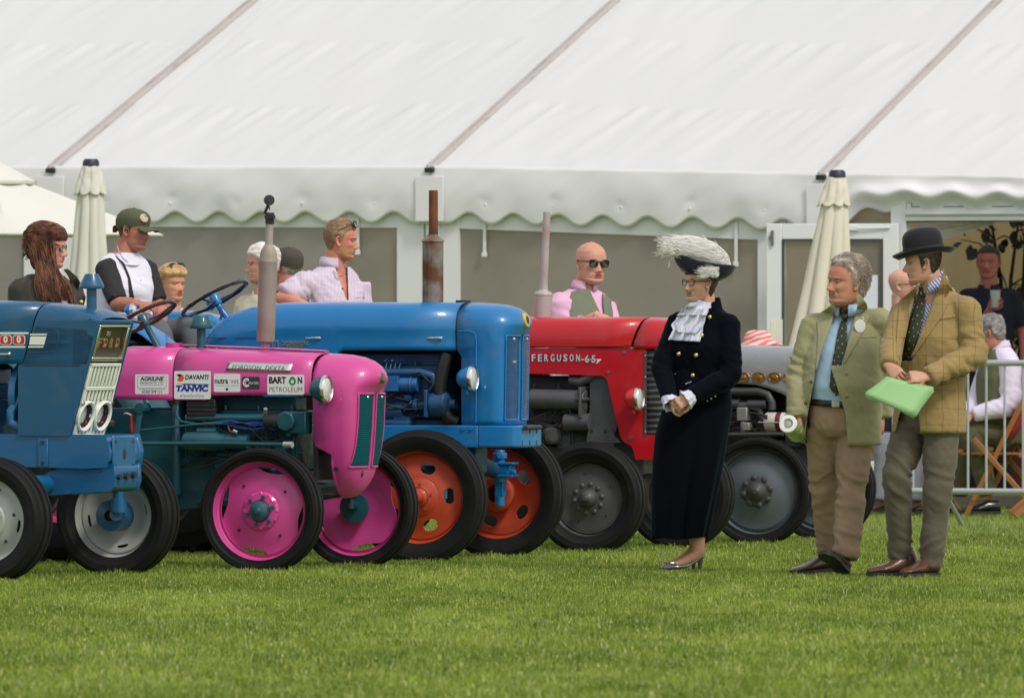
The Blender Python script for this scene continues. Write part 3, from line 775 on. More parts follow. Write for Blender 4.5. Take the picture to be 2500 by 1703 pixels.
def frame_of(px, py, th, track):
    s = (py-771)/1.42; Y = 25000/s; X = (px-1250)/s; c, sn = math.cos(R(th)), math.sin(R(th))
    return (X+track/2*sn, Y+track/2*c, 0), -R(th)
GROUP = 'vintage tractors parked in a row'

# ---------------------------------------------------------------- blue tractor with white grille, nearest
def tractor_ford():
    loc, rz = frame_of(-25, 1417, 27, 1.5)
    m = paint('deep_blue_paint', (0, 78, 116), coat=.35); mf = paint('cast_blue_paint', (2, 88, 134), rough=.45)
    T = thing('vintage_tractor', 'deep blue tractor with white slatted grille and twin headlamps at the left edge', 'tractor', loc, rz, GROUP)
    sec = [(0, 0), (.09, -.003), (.15, -.012), (.180, -.030), (.194, -.055), (.20, -.10), (.20, -.30)]
    st = [(-2.0, 1.53, 1.16, 1), (-1.2, 1.52, 1.16, 1), (-.6, 1.508, 1.16, 1), (-.30, 1.50, 1.16, 1), (-.07, 1.492, 1.16, 1)]
    rows = section_rows(st, sec)
    rows[-1] = [(-.07+(z-1.30)*.30, y, z) for (u, y, z) in rows[-1]]
    b = MB(); b.grid(rows); b.build('bonnet', m, T, smooth=50, solid=.004)
    # front cowl: crown, cheeks
    def uf(z): return .18+(z-.767)*.284
    rows = []
    for (u, top) in ((-.062, 1.4915), (.05, 1.483), (.2, 1.468), (.29, 1.446), (.335, 1.426), (.352, 1.412)):
        r = section_rows([(u, top, 1.16, 1)], sec)[0]
        rows.append([(min(u+(z-1.30)*.30*(1 if u < 0 else max(0, 1-u/.2)), uf(z)-.004), y, z) for (_, y, z) in r])
    b = MB(); b.grid(rows)
    for s in (-1, 1):
        y0, y1 = s*.200, s*.188
        poly = [(-.14, .772), (.178, .772), (uf(1.16), 1.162), (uf(1.395), 1.395), (.30, 1.40), (-.02, 1.39), (-.108, 1.162), (-.14, 1.152)]
        b.prism(poly, min(y0, y1), max(y0, y1))
    co = b.build('front_cowl', m, T, smooth=45, solid=0)
    for s in (-1,):                                     # pressed panel line on the cheek
        p = MB(); p.tube([(-.06, s*.2005, 1.352), (.07, s*.2005, 1.352), (.115, s*.2005, 1.335), (.105, s*.2005, 1.235), (.09, s*.2005, 1.225), (-.085, s*.2005, 1.225)], .0022, 6, True); p.build('pressed_line', m, co)
        p = MB(); p.box(-.115, uf(1.15)-.04, s*.2015-.001, s*.2015+.0002, 1.151, 1.156); p.build('panel_joint', m_iron, co)
    # face plane
    fo = Vector((uf(.767), 0, .767)); up = Vector((.284, 0, 1)).normalized(); nr = Vector((1, 0, -.284)).normalized(); yy = Vector((0, 1, 0))
    def fp(y, h, d=0): return fo+yy*y+up*h+nr*d
    def fbox(b, y0, y1, h0, h1, d0, d1, mi=0):
        vs = [fp(y, h, d) for y in (y0, y1) for h in (h0, h1) for d in (d0, d1)]
        b.add(vs, [(0, 1, 3, 2), (4, 6, 7, 5), (0, 4, 5, 1), (2, 3, 7, 6), (0, 2, 6, 4), (1, 5, 7, 3)], mi)
    FM = Matrix((( 0, up.x, nr.x, 0), (1, up.y, nr.y, 0), (0, up.z, nr.z, 0), (0, 0, 0, 1)))
    bk = MB(); fbox(bk, -.186, .186, .0, .65, -.06, -.055); bk.build('radiator_core', m_iron, T)
    su = MB(); fbox(su, -.186, -.168, 0, .65, -.05, .0); fbox(su, .168, .186, 0, .65, -.05, .0); fbox(su, -.168, .168, .63, .655, -.05, .0); su.build('cowl_edge', m, T, bevel=.006)
    cf = MB(); h0, h1 = .425, .628
    fbox(cf, -.167, .167, h0, h0+.022, -.03, .006); fbox(cf, -.167, .167, h1-.014, h1, -.03, .006); fbox(cf, -.167, -.150, h0+.022, h1-.014, -.03, .006); fbox(cf, .150, .167, h0+.022, h1-.014, -.03, .006)
    cfo = cf.build('nameplate_surround', m_chrome, T, bevel=.005)
    pl = MB(); fbox(pl, -.15, .15, h0+.022, h1-.014, -.032, -.026); pl.build('nameplate_panel', mat('dark_bronze', srgb(74, 66, 56), rough=.4, var=.2, vs=12), cfo)
    for i, ch in enumerate('FORD'):
        y = -.093+i*.066
        w = MB(); fbox(w, y-.027, y+.027, h0+.066, h0+.124, -.026, -.021); lo = w.build('letter_block', mat('letter_red', srgb(120, 30, 24), rough=.4), cfo, bevel=.003)
        t = text_mb(ch, .072, .003, .0022, 0, 1, .042); t.v = [tuple(fp(0, 0)*0 + FM @ Vector(v)) for v in t.v]; t.build('letter', m_chrome, lo, smooth=0, loc=fp(y, h0+.095, -.019))
    em = MB(); fbox(em, -.028, .014, h0+.134, h0+.160, -.026, -.021); em.build('emblem', m_chrome, cfo, bevel=.003)
    # white grille, three rows of slats with lamp rings between
    gf = MB()
    for (ha, hb) in ((.0, .018), (.262, .282), (.395, .412)): fbox(gf, -.167, .167, ha, hb, -.02, .008)
    for ya in (-.167, .157): fbox(gf, ya, ya+.010, .018, .412, -.02, .008)
    fbox(gf, -.035, .035, .150, .166, -.02, .006)
    go = gf.build('grille', m_white, T, bevel=.003)
    for i in range(8):
        y = -.135+i*.0385
        s = MB(); fbox(s, y-.0095, y+.0095, .284, .394, -.008, .004); s.build('slat', m_white, go, bevel=.003)
    for i in range(8):
        y = -.135+i*.0385; lo_ = .018 if abs(y) < .03 else (.205 if .05 < abs(y) < .14 else .190)
        s = MB(); fbox(s, y-.0095, y+.0095, lo_, .262, -.008, .003); s.build('slat', m_white, go, bevel=.003)
        if lo_ > .1:
            s = MB(); fbox(s, y-.010, y+.010, .018, .045 if .05 < abs(y) < .13 else .06, -.008, .003); s.build('slat', m_white, go, bevel=.003)
    for y in (-.092, .092):
        p = fp(y, .118, 0); b = MB(); b.lathe([(.084, -.03), (.086, -.01), (.088, .014), (.080, .020), (.068, .014), (.066, .004)], o=p, ax=nr, n=36); lo_ = b.build('headlamp_ring', m_white, T)
        l = MB(); l.lathe([(.0, -.010), (.03, -.012), (.055, -.018), (.060, -.022)], o=p, ax=nr, n=28); l.build('lens', m_lens, lo_)
        d = MB(); d.lathe([(.0655, .006), (.0625, -.010), (.060, -.024)], o=p, ax=nr, n=36); d.build('bezel', m_maroon, lo_)
    for y in (-.160, .150):
        s = MB(); q = fp(y, .19, .008); s.lathe([(.0, .012), (.010, .010), (.012, 0)], o=q, ax=nr, n=12); s.build('grille_screw', m_chrome, go)
    # breather stack
    s = MB(); s.lathe([(.028, 1.44), (.028, 1.575)], o=(.205, 0, 0), n=24); so = s.build('air_intake', m, T)
    s = MB(); s.lathe([(.028, 1.566), (.066, 1.568), (.068, 1.578), (.066, 1.590), (.040, 1.640), (.036, 1.648), (.0, 1.648)], o=(.205, 0, 0), n=32); s.build('intake_cap', m, so)
    # side decals
    d = MB(); y = -.2028
    d.box(-2.0, -.074, y, y+.001, 1.322, 1.332); d.box(-2.0, -.094, y, y+.001, 1.248, 1.257)
    d.build('side_stripe', m_white, T, smooth=0)
    for u in (-.215, -.132):
        k = MB(); k.prism([(u-.036+dx*.036, 1.290+dz*.0245) for dx, dz in [(1+math.cos(a)*(.96 if abs(math.cos(a)) > .3 else .96), math.sin(a)) for a in np.linspace(0, 2*PI, 24, endpoint=False)]] if False else [(u+math.copysign(abs(math.cos(a))**.45, math.cos(a))*.038, 1.290+math.copysign(abs(math.sin(a))**.45, math.sin(a))*.027) for a in np.linspace(0, 2*PI, 32, endpoint=False)], y-.001, y+.001); ko = k.build('number_plate', m_white, T, smooth=0)
        k = MB(); k.prism([(u+math.copysign(abs(math.cos(a))**.45, math.cos(a))*.034, 1.290+math.copysign(abs(math.sin(a))**.45, math.sin(a))*.0235) for a in np.linspace(0, 2*PI, 32, endpoint=False)], y-.002, y-.0012); k.build('number_ground', m_inkred, ko, smooth=0)
        letter(T, '0', (u, y-.003, 1.290), .048, m_white, .0005, .002, width=.026, parent=ko, name='numeral')
    d = MB(); d.prism([(-.070, 1.264), (.024, 1.264), (.038, 1.310), (-.062, 1.310)], y, y+.001); d.prism([(-.064, 1.316), (.040, 1.316), (.042, 1.324), (-.062, 1.324)], y, y+.001); d.prism([(-.076, 1.249), (.018, 1.249), (.020, 1.257), (-.074, 1.257)], y, y+.001); d.build('cowl_stripe', m_white, T, smooth=0)
    h = MB(); h.tube([(-.32, -.216, 1.213), (-.20, -.216, 1.213), (-.186, -.214, 1.214)], .006, 8); h.ell((-.186, -.213, 1.214), .010, .012, .012); h.build('bonnet_handle', m_chrome, T)
    # engine bay
    engine(T, -1.0, -.30, .14, .55, 1.13, mf, 11)
    fnn = MB(); fnn.lathe([(.19, -.02), (.19, .02), (.16, .025), (.03, .03)], o=(-.19, 0, .99), ax=(1, 0, 0), n=32); fnn.build('fan_shroud', mf, T)
    hs_ = MB(); hs_.tube([(-.16, -.13, .98), (-.20, -.17, .90), (-.20, -.17, .84), (-.12, -.15, .80)], .03, 12); hs_.build('radiator_hose', mf, T)
    # front support casting, axle
    b = MB(); b.prism([(-.6, .765), (.385, .762), (.405, .69), (.395, .62), (.25, .612), (.22, .615), (-.6, .63)], -.19, .19); fs = b.build('front_support', mf, T, bevel=.018)
    b = MB(); b.box(.398, .412, -.13, .12, .585, .772); b.build('front_plate', mf, fs, bevel=.008)
    for y in (-.10, .09):
        for z in (.61, .74):
            h = MB(); h.cyl((.411, y, z), (.4135, y, z), .010, 10); h.build('bolt_hole', m_iron, fs)
    h = MB(); h.ell((.412, -.005, .675), .003, .020, .032); h.build('bolt_hole', m_iron, fs)
    b = MB(); b.box(-.02, .045, -.200, -.188, .60, .755); b.build('side_bracket', mf, fs, bevel=.01)
    for z in (.625, .735):
        h = MB(); h.cyl((.012, -.201, z), (.012, -.2035, z), .011, 10); h.build('bolt_hole', m_iron, fs)
    b = MB(); b.prism([(.20, .612), (.42, .612), (.425, .53), (.41, .485), (.17, .47), (.02, .46), (.02, .56)], -.16, .14); ao = b.build('axle_bracket', mf, T, bevel=.012)
    for i, (y, z) in enumerate(((-.10, .55), (-.02, .555), (.06, .56))):
        h = MB(); h.cyl((.42, y, z), (.445, y, z), .020 if i else .016, 6); h.build('bolt', m_iron, ao)
    ax = MB(); ax.tube([(.02, -.63, .50), (.02, -.3, .51), (.02, .3, .51), (.02, .63, .50)], [(.045, .05)]*4, 12); ax.build('front_axle', mf, T)
    for s in (-1, 1):
        k = MB(); k.tube([(.03, s*.615, .58), (.03, s*.615, .33)], .033, 14); k.tube([(.03, s*.615, .42), (.03, s*.615, .345)], .045, 14); k.tube([(.02, s*.60, .335), (0, s*.72, .315)], .038, 12); k.build('king_pin', mf, T)
    def wh():
        rim, w, Rt = .242, .19, .350
        d = rim_mb(rim, w); yf = lambda r: .005-.050*smoothstep(.03, .20, r)*0+(-.055 if False else -.02)*0 - .045*smoothstep(.20, .10, r) + .01
        d.merge(disc_holed(.06, rim-.035, 4, .172, .008, .20, yf, rot=.6, pw=3))
        d.lathe([(.105, yf(.1)-.002), (.11, yf(.11)-.012), (.10, yf(.1)-.018), (.06, yf(.06)-.018)], ax=(0, 1, 0), n=32)
        for i in range(6):
            p = Vector(polar(.15, i*PI/3+.2, yf(.15)-.004)); d.cyl(p, p+Vector((0, -.004, 0)), .010, 8, 1)
        h = MB(); h.lathe([(.0, -.12), (.035, -.12), (.042, -.10), (.055, -.07), (.06, -.04), (.085, -.03), (.085, .11), (.03, .12)], ax=(0, 1, 0), n=24); bolts(h, 6, .078, -.05, .011, .02, .3, 1)
        return d, [m_silver, m_iron], tyre_mb(Rt, rim, w), h, [mf, m_silver]
    make_wheel(T, (0, -.75, .325), wh()); make_wheel(T, (-.05, .75, .325), wh(), True)
    lug_wheel(T, -2.05, -.75, .70, .36, m_silver, .37); lug_wheel(T, -2.05, .75, .70, .36, m_silver, .37)
    underbody(T, mf, -2.05); seat(T, -2.2, .98, m_seat); fender(T, -2.05, -.75, .74, .68, .34, 10, 170, m); fender(T, -2.05, .75, .74, .68, .34, 10, 170, m)
    steering_wheel(T, (-1.75, 0, 1.52), .21, m_blackgloss, m_iron, (-1.4, 0, 1.35))
tractor_ford()

# ---------------------------------------------------------------- pink tractor
def sticker(T, u0, u1, z0, z1, y=-.2125, m=None):
    s = MB(); s.prism([(u0+.006, z0), (u1-.006, z0), (u1, z0+.006), (u1, z1-.006), (u1-.006, z1), (u0+.006, z1), (u0, z1-.006), (u0, z0+.006)], y-.0012, y); return s.build('sponsor_sticker', m or m_vinyl, T, smooth=0)
def tractor_pink():
    loc, rz = frame_of(641, 1393, 25, 1.22)
    m = paint('pink_paint', (202, 66, 142), coat=.35, rough=.40); mt = paint('teal_paint', (18, 78, 90), rough=.45, coat=.25)
    mgr = mat('grille_teal', srgb(12, 84, 92), rough=.8, var=.1, spec=.15)
    md = paint('dark_teal_paint', (12, 56, 66), rough=.5, coat=.15)
    T = thing('vintage_tractor', 'bright pink tractor with teal engine and sponsor stickers on its bonnet', 'tractor', loc, rz, GROUP)
    sec = [(0, 0), (.05, -.003), (.10, -.010), (.145, -.026), (.178, -.052), (.197, -.09), (.207, -.135), (.2075, -.15), (.2105, -.155), (.2115, -.20), (.2115, -.34)]
    def top(u): return interp(u, [(-1.2, 1.235), (-1.12, 1.248), (-.76, 1.243), (.1, 1.212), (.2, 1.206)])
    b = MB(); st = [(-1.20, 1.225, 1.0, .9), (-1.17, 1.238, .965, .97), (-1.12, 1.248, .95, 1), (-.95, 1.246, .946, 1), (-.764, 1.243, .945, 1)]; b.grid(section_rows(st, sec)); b.build('fuel_tank', m, T, smooth=50, solid=.004)
    b = MB(); st = [(-.758, top(-.758), .945, 1), (-.60, top(-.6), .945, 1), (-.555, top(-.555), .945, 1), (-.535, top(-.53), .955, 1), (-.515, top(-.5), .974, 1), (-.3, top(-.3), .976, 1), (.0, top(0), .976, 1), (.105, top(.105), .976, 1)]; b.grid(section_rows(st, sec)); bo = b.build('bonnet', m, T, smooth=50, solid=.004)
    rr = MB(); rr.tube([(-.80, 0, 1.254), (-.3, 0, 1.238), (.10, 0, 1.222)], [(.03, .006)]*3, 8); rr.build('bonnet_ridge', m, bo)
    fc = MB(); fc.cyl((-.86, 0, 1.245), (-.86, 0, 1.268), .05, 24); fc.build('filler_cap', m, T)
    sl = [(.400, .03, .22, .25, 2.2), (.412, .065, .22, .28, 2.3), (.44, .105, .22, .315, 2.5), (.48, .138, .22, .338, 2.8), (.53, .165, .22, .356, 3.2), (.60, .188, .22, .368, 3.5), (.69, .203, .23, .378, 3.7), (.80, .2115, .24, .386, 3.8), (.95, .2115, .24, .394, 3.8), (1.00, .2115, .22, .400, 3.6), (1.03, .2115, .20, .425, 3.1), (1.06, .2105, .17, .448, 2.7), (1.10, .200, .15, .445, 2.5), (1.135, .178, .14, .425, 2.4), (1.165, .145, .12, .388, 2.3), (1.186, .10, .11, .335, 2.2), (1.200, .05, .11, .265, 2), (1.207, .008, .11, .18, 2)]
    ub = [(.40, .235), (.660, .233), (.672, .228), (.684, .135), (.70, .122), (1.21, .112)]
    b = MB(); b.grid(cowl(sl, ub)); co = b.build('nose_cowl', m, T, smooth=50, solid=.004)
    grille(T, sl, .575, .985, -.165, -.020, mgr, m, .011); grille(T, sl, .575, .985, .020, .165, mgr, m, .011)
    for a in (-.09, .09):
        q = cowl_pt(.965, sl, a_of(.965, sl, a)); s = MB(); s.ell((q.x+.006, q.y, q.z), .008, .010, .010, nu=8, nv=6); s.build('grille_stud', m_chrome, T)
    bd = MB(); q = cowl_pt(1.075, sl, 0); bd.lathe([(.0, .008), (.022, .008), (.03, .004), (.034, -.004)], o=q+Vector((.0, 0, 0)), ax=(1, 0, .25), n=28); bd.build('nose_badge', mat('badge_olive', srgb(90, 88, 60), rough=.35, metal=.4), T)
    for (u, z) in ((.255, .563),):
        s = MB(); s.cyl((u, -.196, z), (u, -.204, z), .014, 12); s.build('cowl_bolt', m_iron, co)
    s = MB(); q = cowl_pt(.54, sl, a_of(.54, sl, -.07)); s.ell(q, .008, .012, .020); s.build('cowl_slot', m_iron, co)
    # air pre-cleaner on the bonnet
    s = MB(); s.lathe([(.026, 1.22), (.025, 1.355)], o=(-.68, -.02, 0), n=24); so = s.build('air_intake', mt, T)
    s = MB(); s.lathe([(.03, 1.347), (.062, 1.348), (.066, 1.356), (.063, 1.372), (.045, 1.415), (.038, 1.424), (.0, 1.426)], o=(-.68, -.02, 0), n=28); s.build('intake_cap', mt, so)
    # name badge
    def side_y(z, u): return -interp(top(u)-z, [(-dz, y) for y, dz in sec])
    p = MB(); rows = []
    for i in range(5):
        z = lerp(1.117, 1.163, i/4); rows.append([(lerp(-.428, -.025, j/12)+(i/4)*.008, side_y(z-.01*(j/12), lerp(-.428, -.025, j/12))-.006, z-.012*(j/12)) for j in range(13)])
    p.grid(rows); po = p.build('name_badge', m_chrome, T, smooth=60, solid=.008)
    t = text_mb('FORDSON  DEXTA', .034, .003, .0004, .18, 1.1, .33); t.v = [(x-.226, -.215+.018*max(0, (y+.01)/.04), y+1.135-.012*((x+.2)/.4)) for x, y, z in t.v]; t.build('lettering', mat('badge_grey', (.42, .42, .42), rough=.4, metal=.5), po, smooth=0)  # letters in a plain mid-grey metal
    # stickers
    y = -.2137
    s = sticker(T, -1.0, -.788, .979, 1.091)
    fr = MB(); 
    for a in ((-.985, -.803, 1.012, 1.0135), (-.985, -.803, 1.0785, 1.080), (-.985, -.9835, 1.0135, 1.0785), (-.8045, -.803, 1.0135, 1.0785), (-.97, -.82, 1.030, 1.0315)): fr.box(a[0], a[1], y-.0004, y, a[2], a[3])
    fr.build('print_lines', m_ink, s, smooth=0)
    letter(T, 'AGRILINE', (-.894, y, 1.064), .030, m_ink, .0003, .0012, .15, .150, parent=s); letter(T, 'PRODUCTS LTD', (-.894, y, 1.042), .015, m_ink, .0003, .0003, 0, .145, 1.1, parent=s)
    letter(T, 'SALES@AGRILINEPRODUCTS.COM', (-.894, y, 1.005), .009, m_inkblue, .0003, 0, 0, .16, parent=s); letter(T, '01527 579 111', (-.894, y, .991), .017, m_ink, .0003, .0006, 0, .125, parent=s)
    s = sticker(T, -.753, -.522, .952, 1.110)
    k = MB(); k.prism([(-.735, 1.062), (-.722, 1.049), (-.70, 1.052), (-.690, 1.068), (-.695, 1.086), (-.715, 1.094), (-.738, 1.090), (-.722, 1.076)], y-.0004, y); k.build('print_mark', m_orange_ink, s, smooth=0)
    k = MB(); k.prism([(-.738, 1.088), (-.720, 1.094), (-.706, 1.088), (-.714, 1.074), (-.724, 1.078)], y-.0007, y-.0003); k.build('print_mark', m_ink, s, smooth=0)
    letter(T, 'DAVANTI', (-.610, y, 1.074), .036, m_ink, .0003, .0014, .15, .150, parent=s)
    letter(T, 'TANVIC', (-.640, y, 1.010), .044, m_inkblue, .0003, .003, .1, .205, parent=s)
    k = MB(); k.box(-.700, -.535, y-.0005, y, 1.030, 1.037); k.build('print_lines', m_inkblue, s, smooth=0)
    k = MB(); k.box(-.735, -.62, y-.0004, y, 1.0375, 1.041); k.build('print_lines', mat('gold_ink', srgb(200, 160, 60)), s, smooth=0)
    letter(T, '#TanvicFarmTyres', (-.640, y, .970), .020, m_inkblue, .0003, 0, .2, .150, parent=s)
    s = sticker(T, -.503, -.337, .993, 1.096)
    letter(T, 'nutra', (-.455, y, 1.054), .044, m_ink, .0003, .0012, 0, .085, parent=s); letter(T, 'vet', (-.372, y, 1.054), .044, mat('grey_ink', (.12, .12, .12)), .0003, 0, 0, .052, parent=s); letter(T, 'RECOMMENDED BY VETS. LOVED BY PETS', (-.42, y, 1.028), .008, MATS['grey_ink'], .0003, 0, 0, .145, parent=s)
    k = MB(); k.cyl((-.42, y, 1.008), (-.42, y-.0005, 1.008), .008, 14); k.build('print_mark', m_ink, s, smooth=0)
    s = sticker(T, -.326, -.215, 1.007, 1.079, m=mat('dark_sticker', srgb(62, 60, 60), rough=.4))
    letter(T, 'C', (-.301, y, 1.043), .070, m_vinyl, .0003, .001, 0, .038, parent=s); letter(T, 'OULTERS', (-.253, y, 1.043), .018, m_vinyl, .0003, 0, 0, .062, parent=s); letter(T, 'C', (-.296, y, 1.043), .044, m_vinyl, .0003, 0, 0, .026, parent=s)
    s = sticker(T, -.167, .064, .979, 1.091)
    letter(T, 'BART', (-.103, y, 1.058), .050, m_ink, .0003, .0024, 0, .108, parent=s); letter(T, 'N', (.037, y, 1.058), .050, m_ink, .0003, .0024, 0, .028, parent=s)
    k = MB()
    ring = lambda r, dz: [(-.018*0-.010+math.cos(a)*r*(1-.35*max(0, math.sin(a))), 1.054+dz+math.sin(a)*r*1.1) for a in np.linspace(0, 2*PI, 24, endpoint=False)]
    o1 = ring(.0235, .002); i1 = ring(.010, -.001)
    k.grid([[(a, y-.0004, z) for a, z in o1], [(a, y-.0004, z) for a, z in i1]], closed=True); k.build('print_mark', m_green_ink, s, smooth=0)
    letter(T, 'PETROLEUM', (-.051, y, 1.006), .040, m_ink, .0003, -.0002, 0, .205, parent=s)
    # lamps, exhaust
    headlamp(T, (.235, -.295, 1.012), .074, mt, yaw=.05); headlamp(T, (.235, .295, 1.012), .074, mt)
    lb = MB(); lb.box(.17, .20, -.26, -.19, .95, .97); lb.build('lamp_bracket', mt, T)
    e0 = Vector((-.39, .20, 1.10)); e1 = Vector((-.355, .20, 2.0)); d = (e1-e0).normalized()
    mx_ = mat('sooty_exhaust', srgb(160, 150, 140), rough=.6, metal=.15, var=.12, vs=10, c2=srgb(132, 112, 98), c2s=5, c2lo=.5, c2hi=.8, bump=.05)
    b = MB(); prof = [(.024, 0), (.024, .165), (.049, .175), (.052, .185), (.052, .62), (.0535, .625), (.0535, .633), (.052, .637), (.050, .66), (.042, .695), (.030, .715), (.024, .722), (.0225, .73), (.0215, .90), (.018, .90)]
    b.lathe(prof, o=e0, ax=d, n=32); eo = b.build('exhaust', mx_, T)
    f = MB(); tp = e0+d*.90; f.tube([tp-d*.06, tp+d*.005], .025, 16); f.box(tp.x-.02, tp.x+.035, .17, .20, tp.z-.03, tp.z-.01); f.tube([tp+Vector((-.025, -.02, 0)), tp+Vector((.0, -.02, .05))], .009, 8)
    f.lathe([(.0, .004), (.030, .004), (.031, 0), (.030, -.004), (0, -.004)], o=tp+Vector((.0, -.01, .075)), ax=(.45, -.9, .15), n=24); f.tube([tp+Vector((.012, -.03, .02)), tp+Vector((.006, -.028, .06)), tp+Vector((.0, -.03, .095))], .004, 6); f.build('rain_flap', m_iron, eo)
    # engine and controls
    engine(T, -.74, -.02, .13, .42, .965, mt, 5, 3)
    b = MB(); b.box(-1.25, -.745, -.15, .15, .45, .90); b.box(-.78, -.735, -.20, .20, .40, .93); b.build('bell_housing', mt, T, bevel=.02)
    b = MB(); b.prism([(-.95, .60), (-.30, .60), (-.22, .50), (-.22, .40), (-.95, .33)], -.15, .15); b.build('oil_pan', md, T, bevel=.02)
    b = MB(); b.lathe([(.0, 0), (.05, .0), (.055, .02), (.055, .2), (.045, .22), (.045, .26), (.0, .26)], o=(-.68, -.215, .715), ax=(1, 0, 0), n=20); b.cyl((-.42, -.215, .715), (-.28, -.215, .712), .042, 18); b.cyl((-.6, -.215, .77), (-.48, -.215, .77), .025, 12); b.build('starter_motor', mt, T)
    b = MB(); b.box(-.68, -.50, -.205, -.10, .83, .955)
    for z in (.86, .885, .91): b.box(-.684, -.496, -.209, -.096, z, z+.008)
    b.build('battery', m_black, T, bevel=.012)
    b = MB(); b.lathe([(.0, 0), (.045, 0), (.047, .01), (.047, .13), (.04, .14), (0, .14)], o=(-.17, -.215, .825), ax=(1, 0, 0), n=20); b.build('dynamo', m_black, T)
    b = MB(); b.cyl((-.03, -.16, .83), (-.03, -.27, .83), .058, 8); b.box(-.02, .085, -.24, -.15, .76, .885); b.build('pulley_guard', mt, T, bevel=.008)
    b = MB(); b.tube([(-.74, -.19, .93), (-.735, -.22, .86), (-.70, -.23, .825), (-.6, -.235, .81), (-.45, -.235, .815), (-.38, -.22, .82)], .008, 8); b.build('fuel_hose', mt, T)
    b = MB(); b.cyl((-.95, -.25, .775), (-.40, -.23, .83), .006, 8); b.build('throttle_rod', mt, T)
    b = MB()
    for k in range(5):
        r = random.Random(k); p = Vector((-.45, -.235, .82)); pts = [p]
        for q in range(5): p = p+Vector((.07, r.uniform(-.01, .01), r.uniform(-.02, .016))); pts.append(p)
        b.tube(pts, .003, 6)
    w = b.build('wiring', m_inkblue, T); w['kind'] = 'stuff'
    b = MB(); b.tube([(-.40, -.24, .80), (-.385, -.25, .775), (-.36, -.25, .765), (-.345, -.25, .775)], .004, 6); b.build('wire_end', m_copper, T); b = MB(); b.cyl((-.36, -.25, .775), (-.335, -.25, .765), .012, 10); b.build('oil_switch', m_chrome, T)
    b = MB(); b.cyl((-.19, -.20, .84), (-.165, -.24, .90), .012, 8); b.build('filler_tube', mat('dull_alloy', (.35, .35, .33), rough=.45, metal=.6), T)
    b = MB(); b.tube([(-.945, -.25, .90), (-.955, -.26, .83), (-.975, -.27, .70)], [(.02, .012), (.016, .010), (.022, .012)], 8); b.cyl((-.945, -.27, .90), (-.945, -.18, .90), .03, 14); b.cyl((-.975, -.285, .70), (-.975, -.25, .70), .018, 10); b.build('drop_arm', mt, T)
    b = MB(); b.tube([(-.975, -.275, .70), (-.4, -.285, .705), (.02, -.33, .70)], .012, 8); b.build('drag_link', mt, T); b = MB(); b.cyl((-.005, -.33, .70), (.05, -.335, .70), .018, 10); b.build('link_end', m_silver, T)
    b = MB(); b.tube([(-1.02, -.22, .86), (-1.01, -.23, .80), (-1.0, -.24, .76)], [(.006), (.014), (.012)], 8); b.build('stop_lever', m_inkred, T)
    b = MB(); b.tube([(-1.08, -.21, .865), (-1.05, -.22, .87), (-1.02, -.22, .86)], .006, 6); b.build('stop_lever_rod', m_chrome, T)
    b = MB(); b.prism([(.10, .93), (.13, .93), (.13, .5), (.10, .5)], -.17, .17); b.build('radiator', m_iron, T)
    ax = MB(); ax.tube([(.02, -.50, .42), (.04, -.2, .46), (.04, .2, .46), (.02, .50, .42)], [(.035, .04)]*4, 12); ax.tube([(-.75, -.08, .36), (-.1, -.38, .40), (.0, -.46, .42)], .022, 10); ax.tube([(-.75, .08, .36), (-.1, .38, .40), (.0, .46, .42)], .022, 10); ax.build('front_axle', md, T)
    b = MB(); b.tube([(.06, -.25, .72), (.075, -.22, .60), (.05, -.20, .54)], .012, 8); b.cyl((.07, -.24, .66), (.07, -.22, .60), .024, 10); b.build('steering_link', m_iron, T)
    for s in (-1, 1):
        k = MB(); k.tube([(.01, s*.49, .52), (.01, s*.49, .33)], .028, 12); k.tube([(.01, s*.48, .345), (0, s*.60, .335)], .03, 10); k.build('king_pin', md, T)
    def wh():
        rim, w, Rt = .287, .155, .358
        d = rim_mb(rim, w); yf = lambda r: .012-.035*smoothstep(.05, .09, r)*0 - .030*smoothstep(.24, .10, r)
        d.merge(disc_lobed(.05, rim-.036, 4, .038, yf, rot=R(33), width=.60))
        d.lathe([(.105, yf(.105)-.003), (.108, yf(.1)-.008), (.095, yf(.1)-.020), (.062, yf(.06)-.024)], ax=(0, 1, 0), n=48)
        for i in range(12): p = Vector(polar(.092, i*PI/6, yf(.09)-.014)); d.ell(p, .015, .008, .015, nu=8, nv=6)
        for i in range(4): p = Vector(polar(.175, R(38)+i*PI/2, yf(.17)-.0045)); d.cyl(p, p+Vector((0, -.003, 0)), .009, 8, 1)
        h = MB(); h.lathe([(.0, -.098), (.012, -.098), (.020, -.088), (.024, -.080), (.034, -.078), (.052, -.066), (.060, -.045), (.062, -.02), (.075, .02), (.085, .05), (.085, .07), (.02, .075)], ax=(0, 1, 0), n=28); bolts(h, 6, .079, -.035, .012, .020, .25); 
        return d, [m, m_iron], tyre_mb(Rt, rim, w), h, mt
    make_wheel(T, (0, -.61, .335), wh()); make_wheel(T, (0, .61, .335), wh(), True)
    lug_wheel(T, -1.86, -.62, .60, .30, m, .36); lug_wheel(T, -1.86, .62, .60, .30, m, .36)
    underbody(T, mt, -1.86, .55, .15, -1.2); seat(T, -1.75, 1.0, m_seat); fender(T, -1.86, -.62, .64, .58, .28, 15, 165, mt); fender(T, -1.86, .62, .64, .58, .28, 15, 165, mt)
    steering_wheel(T, (-1.06, 0, 1.405), .20, m_maroon, mt, (-.95, 0, 1.22))
tractor_pink()

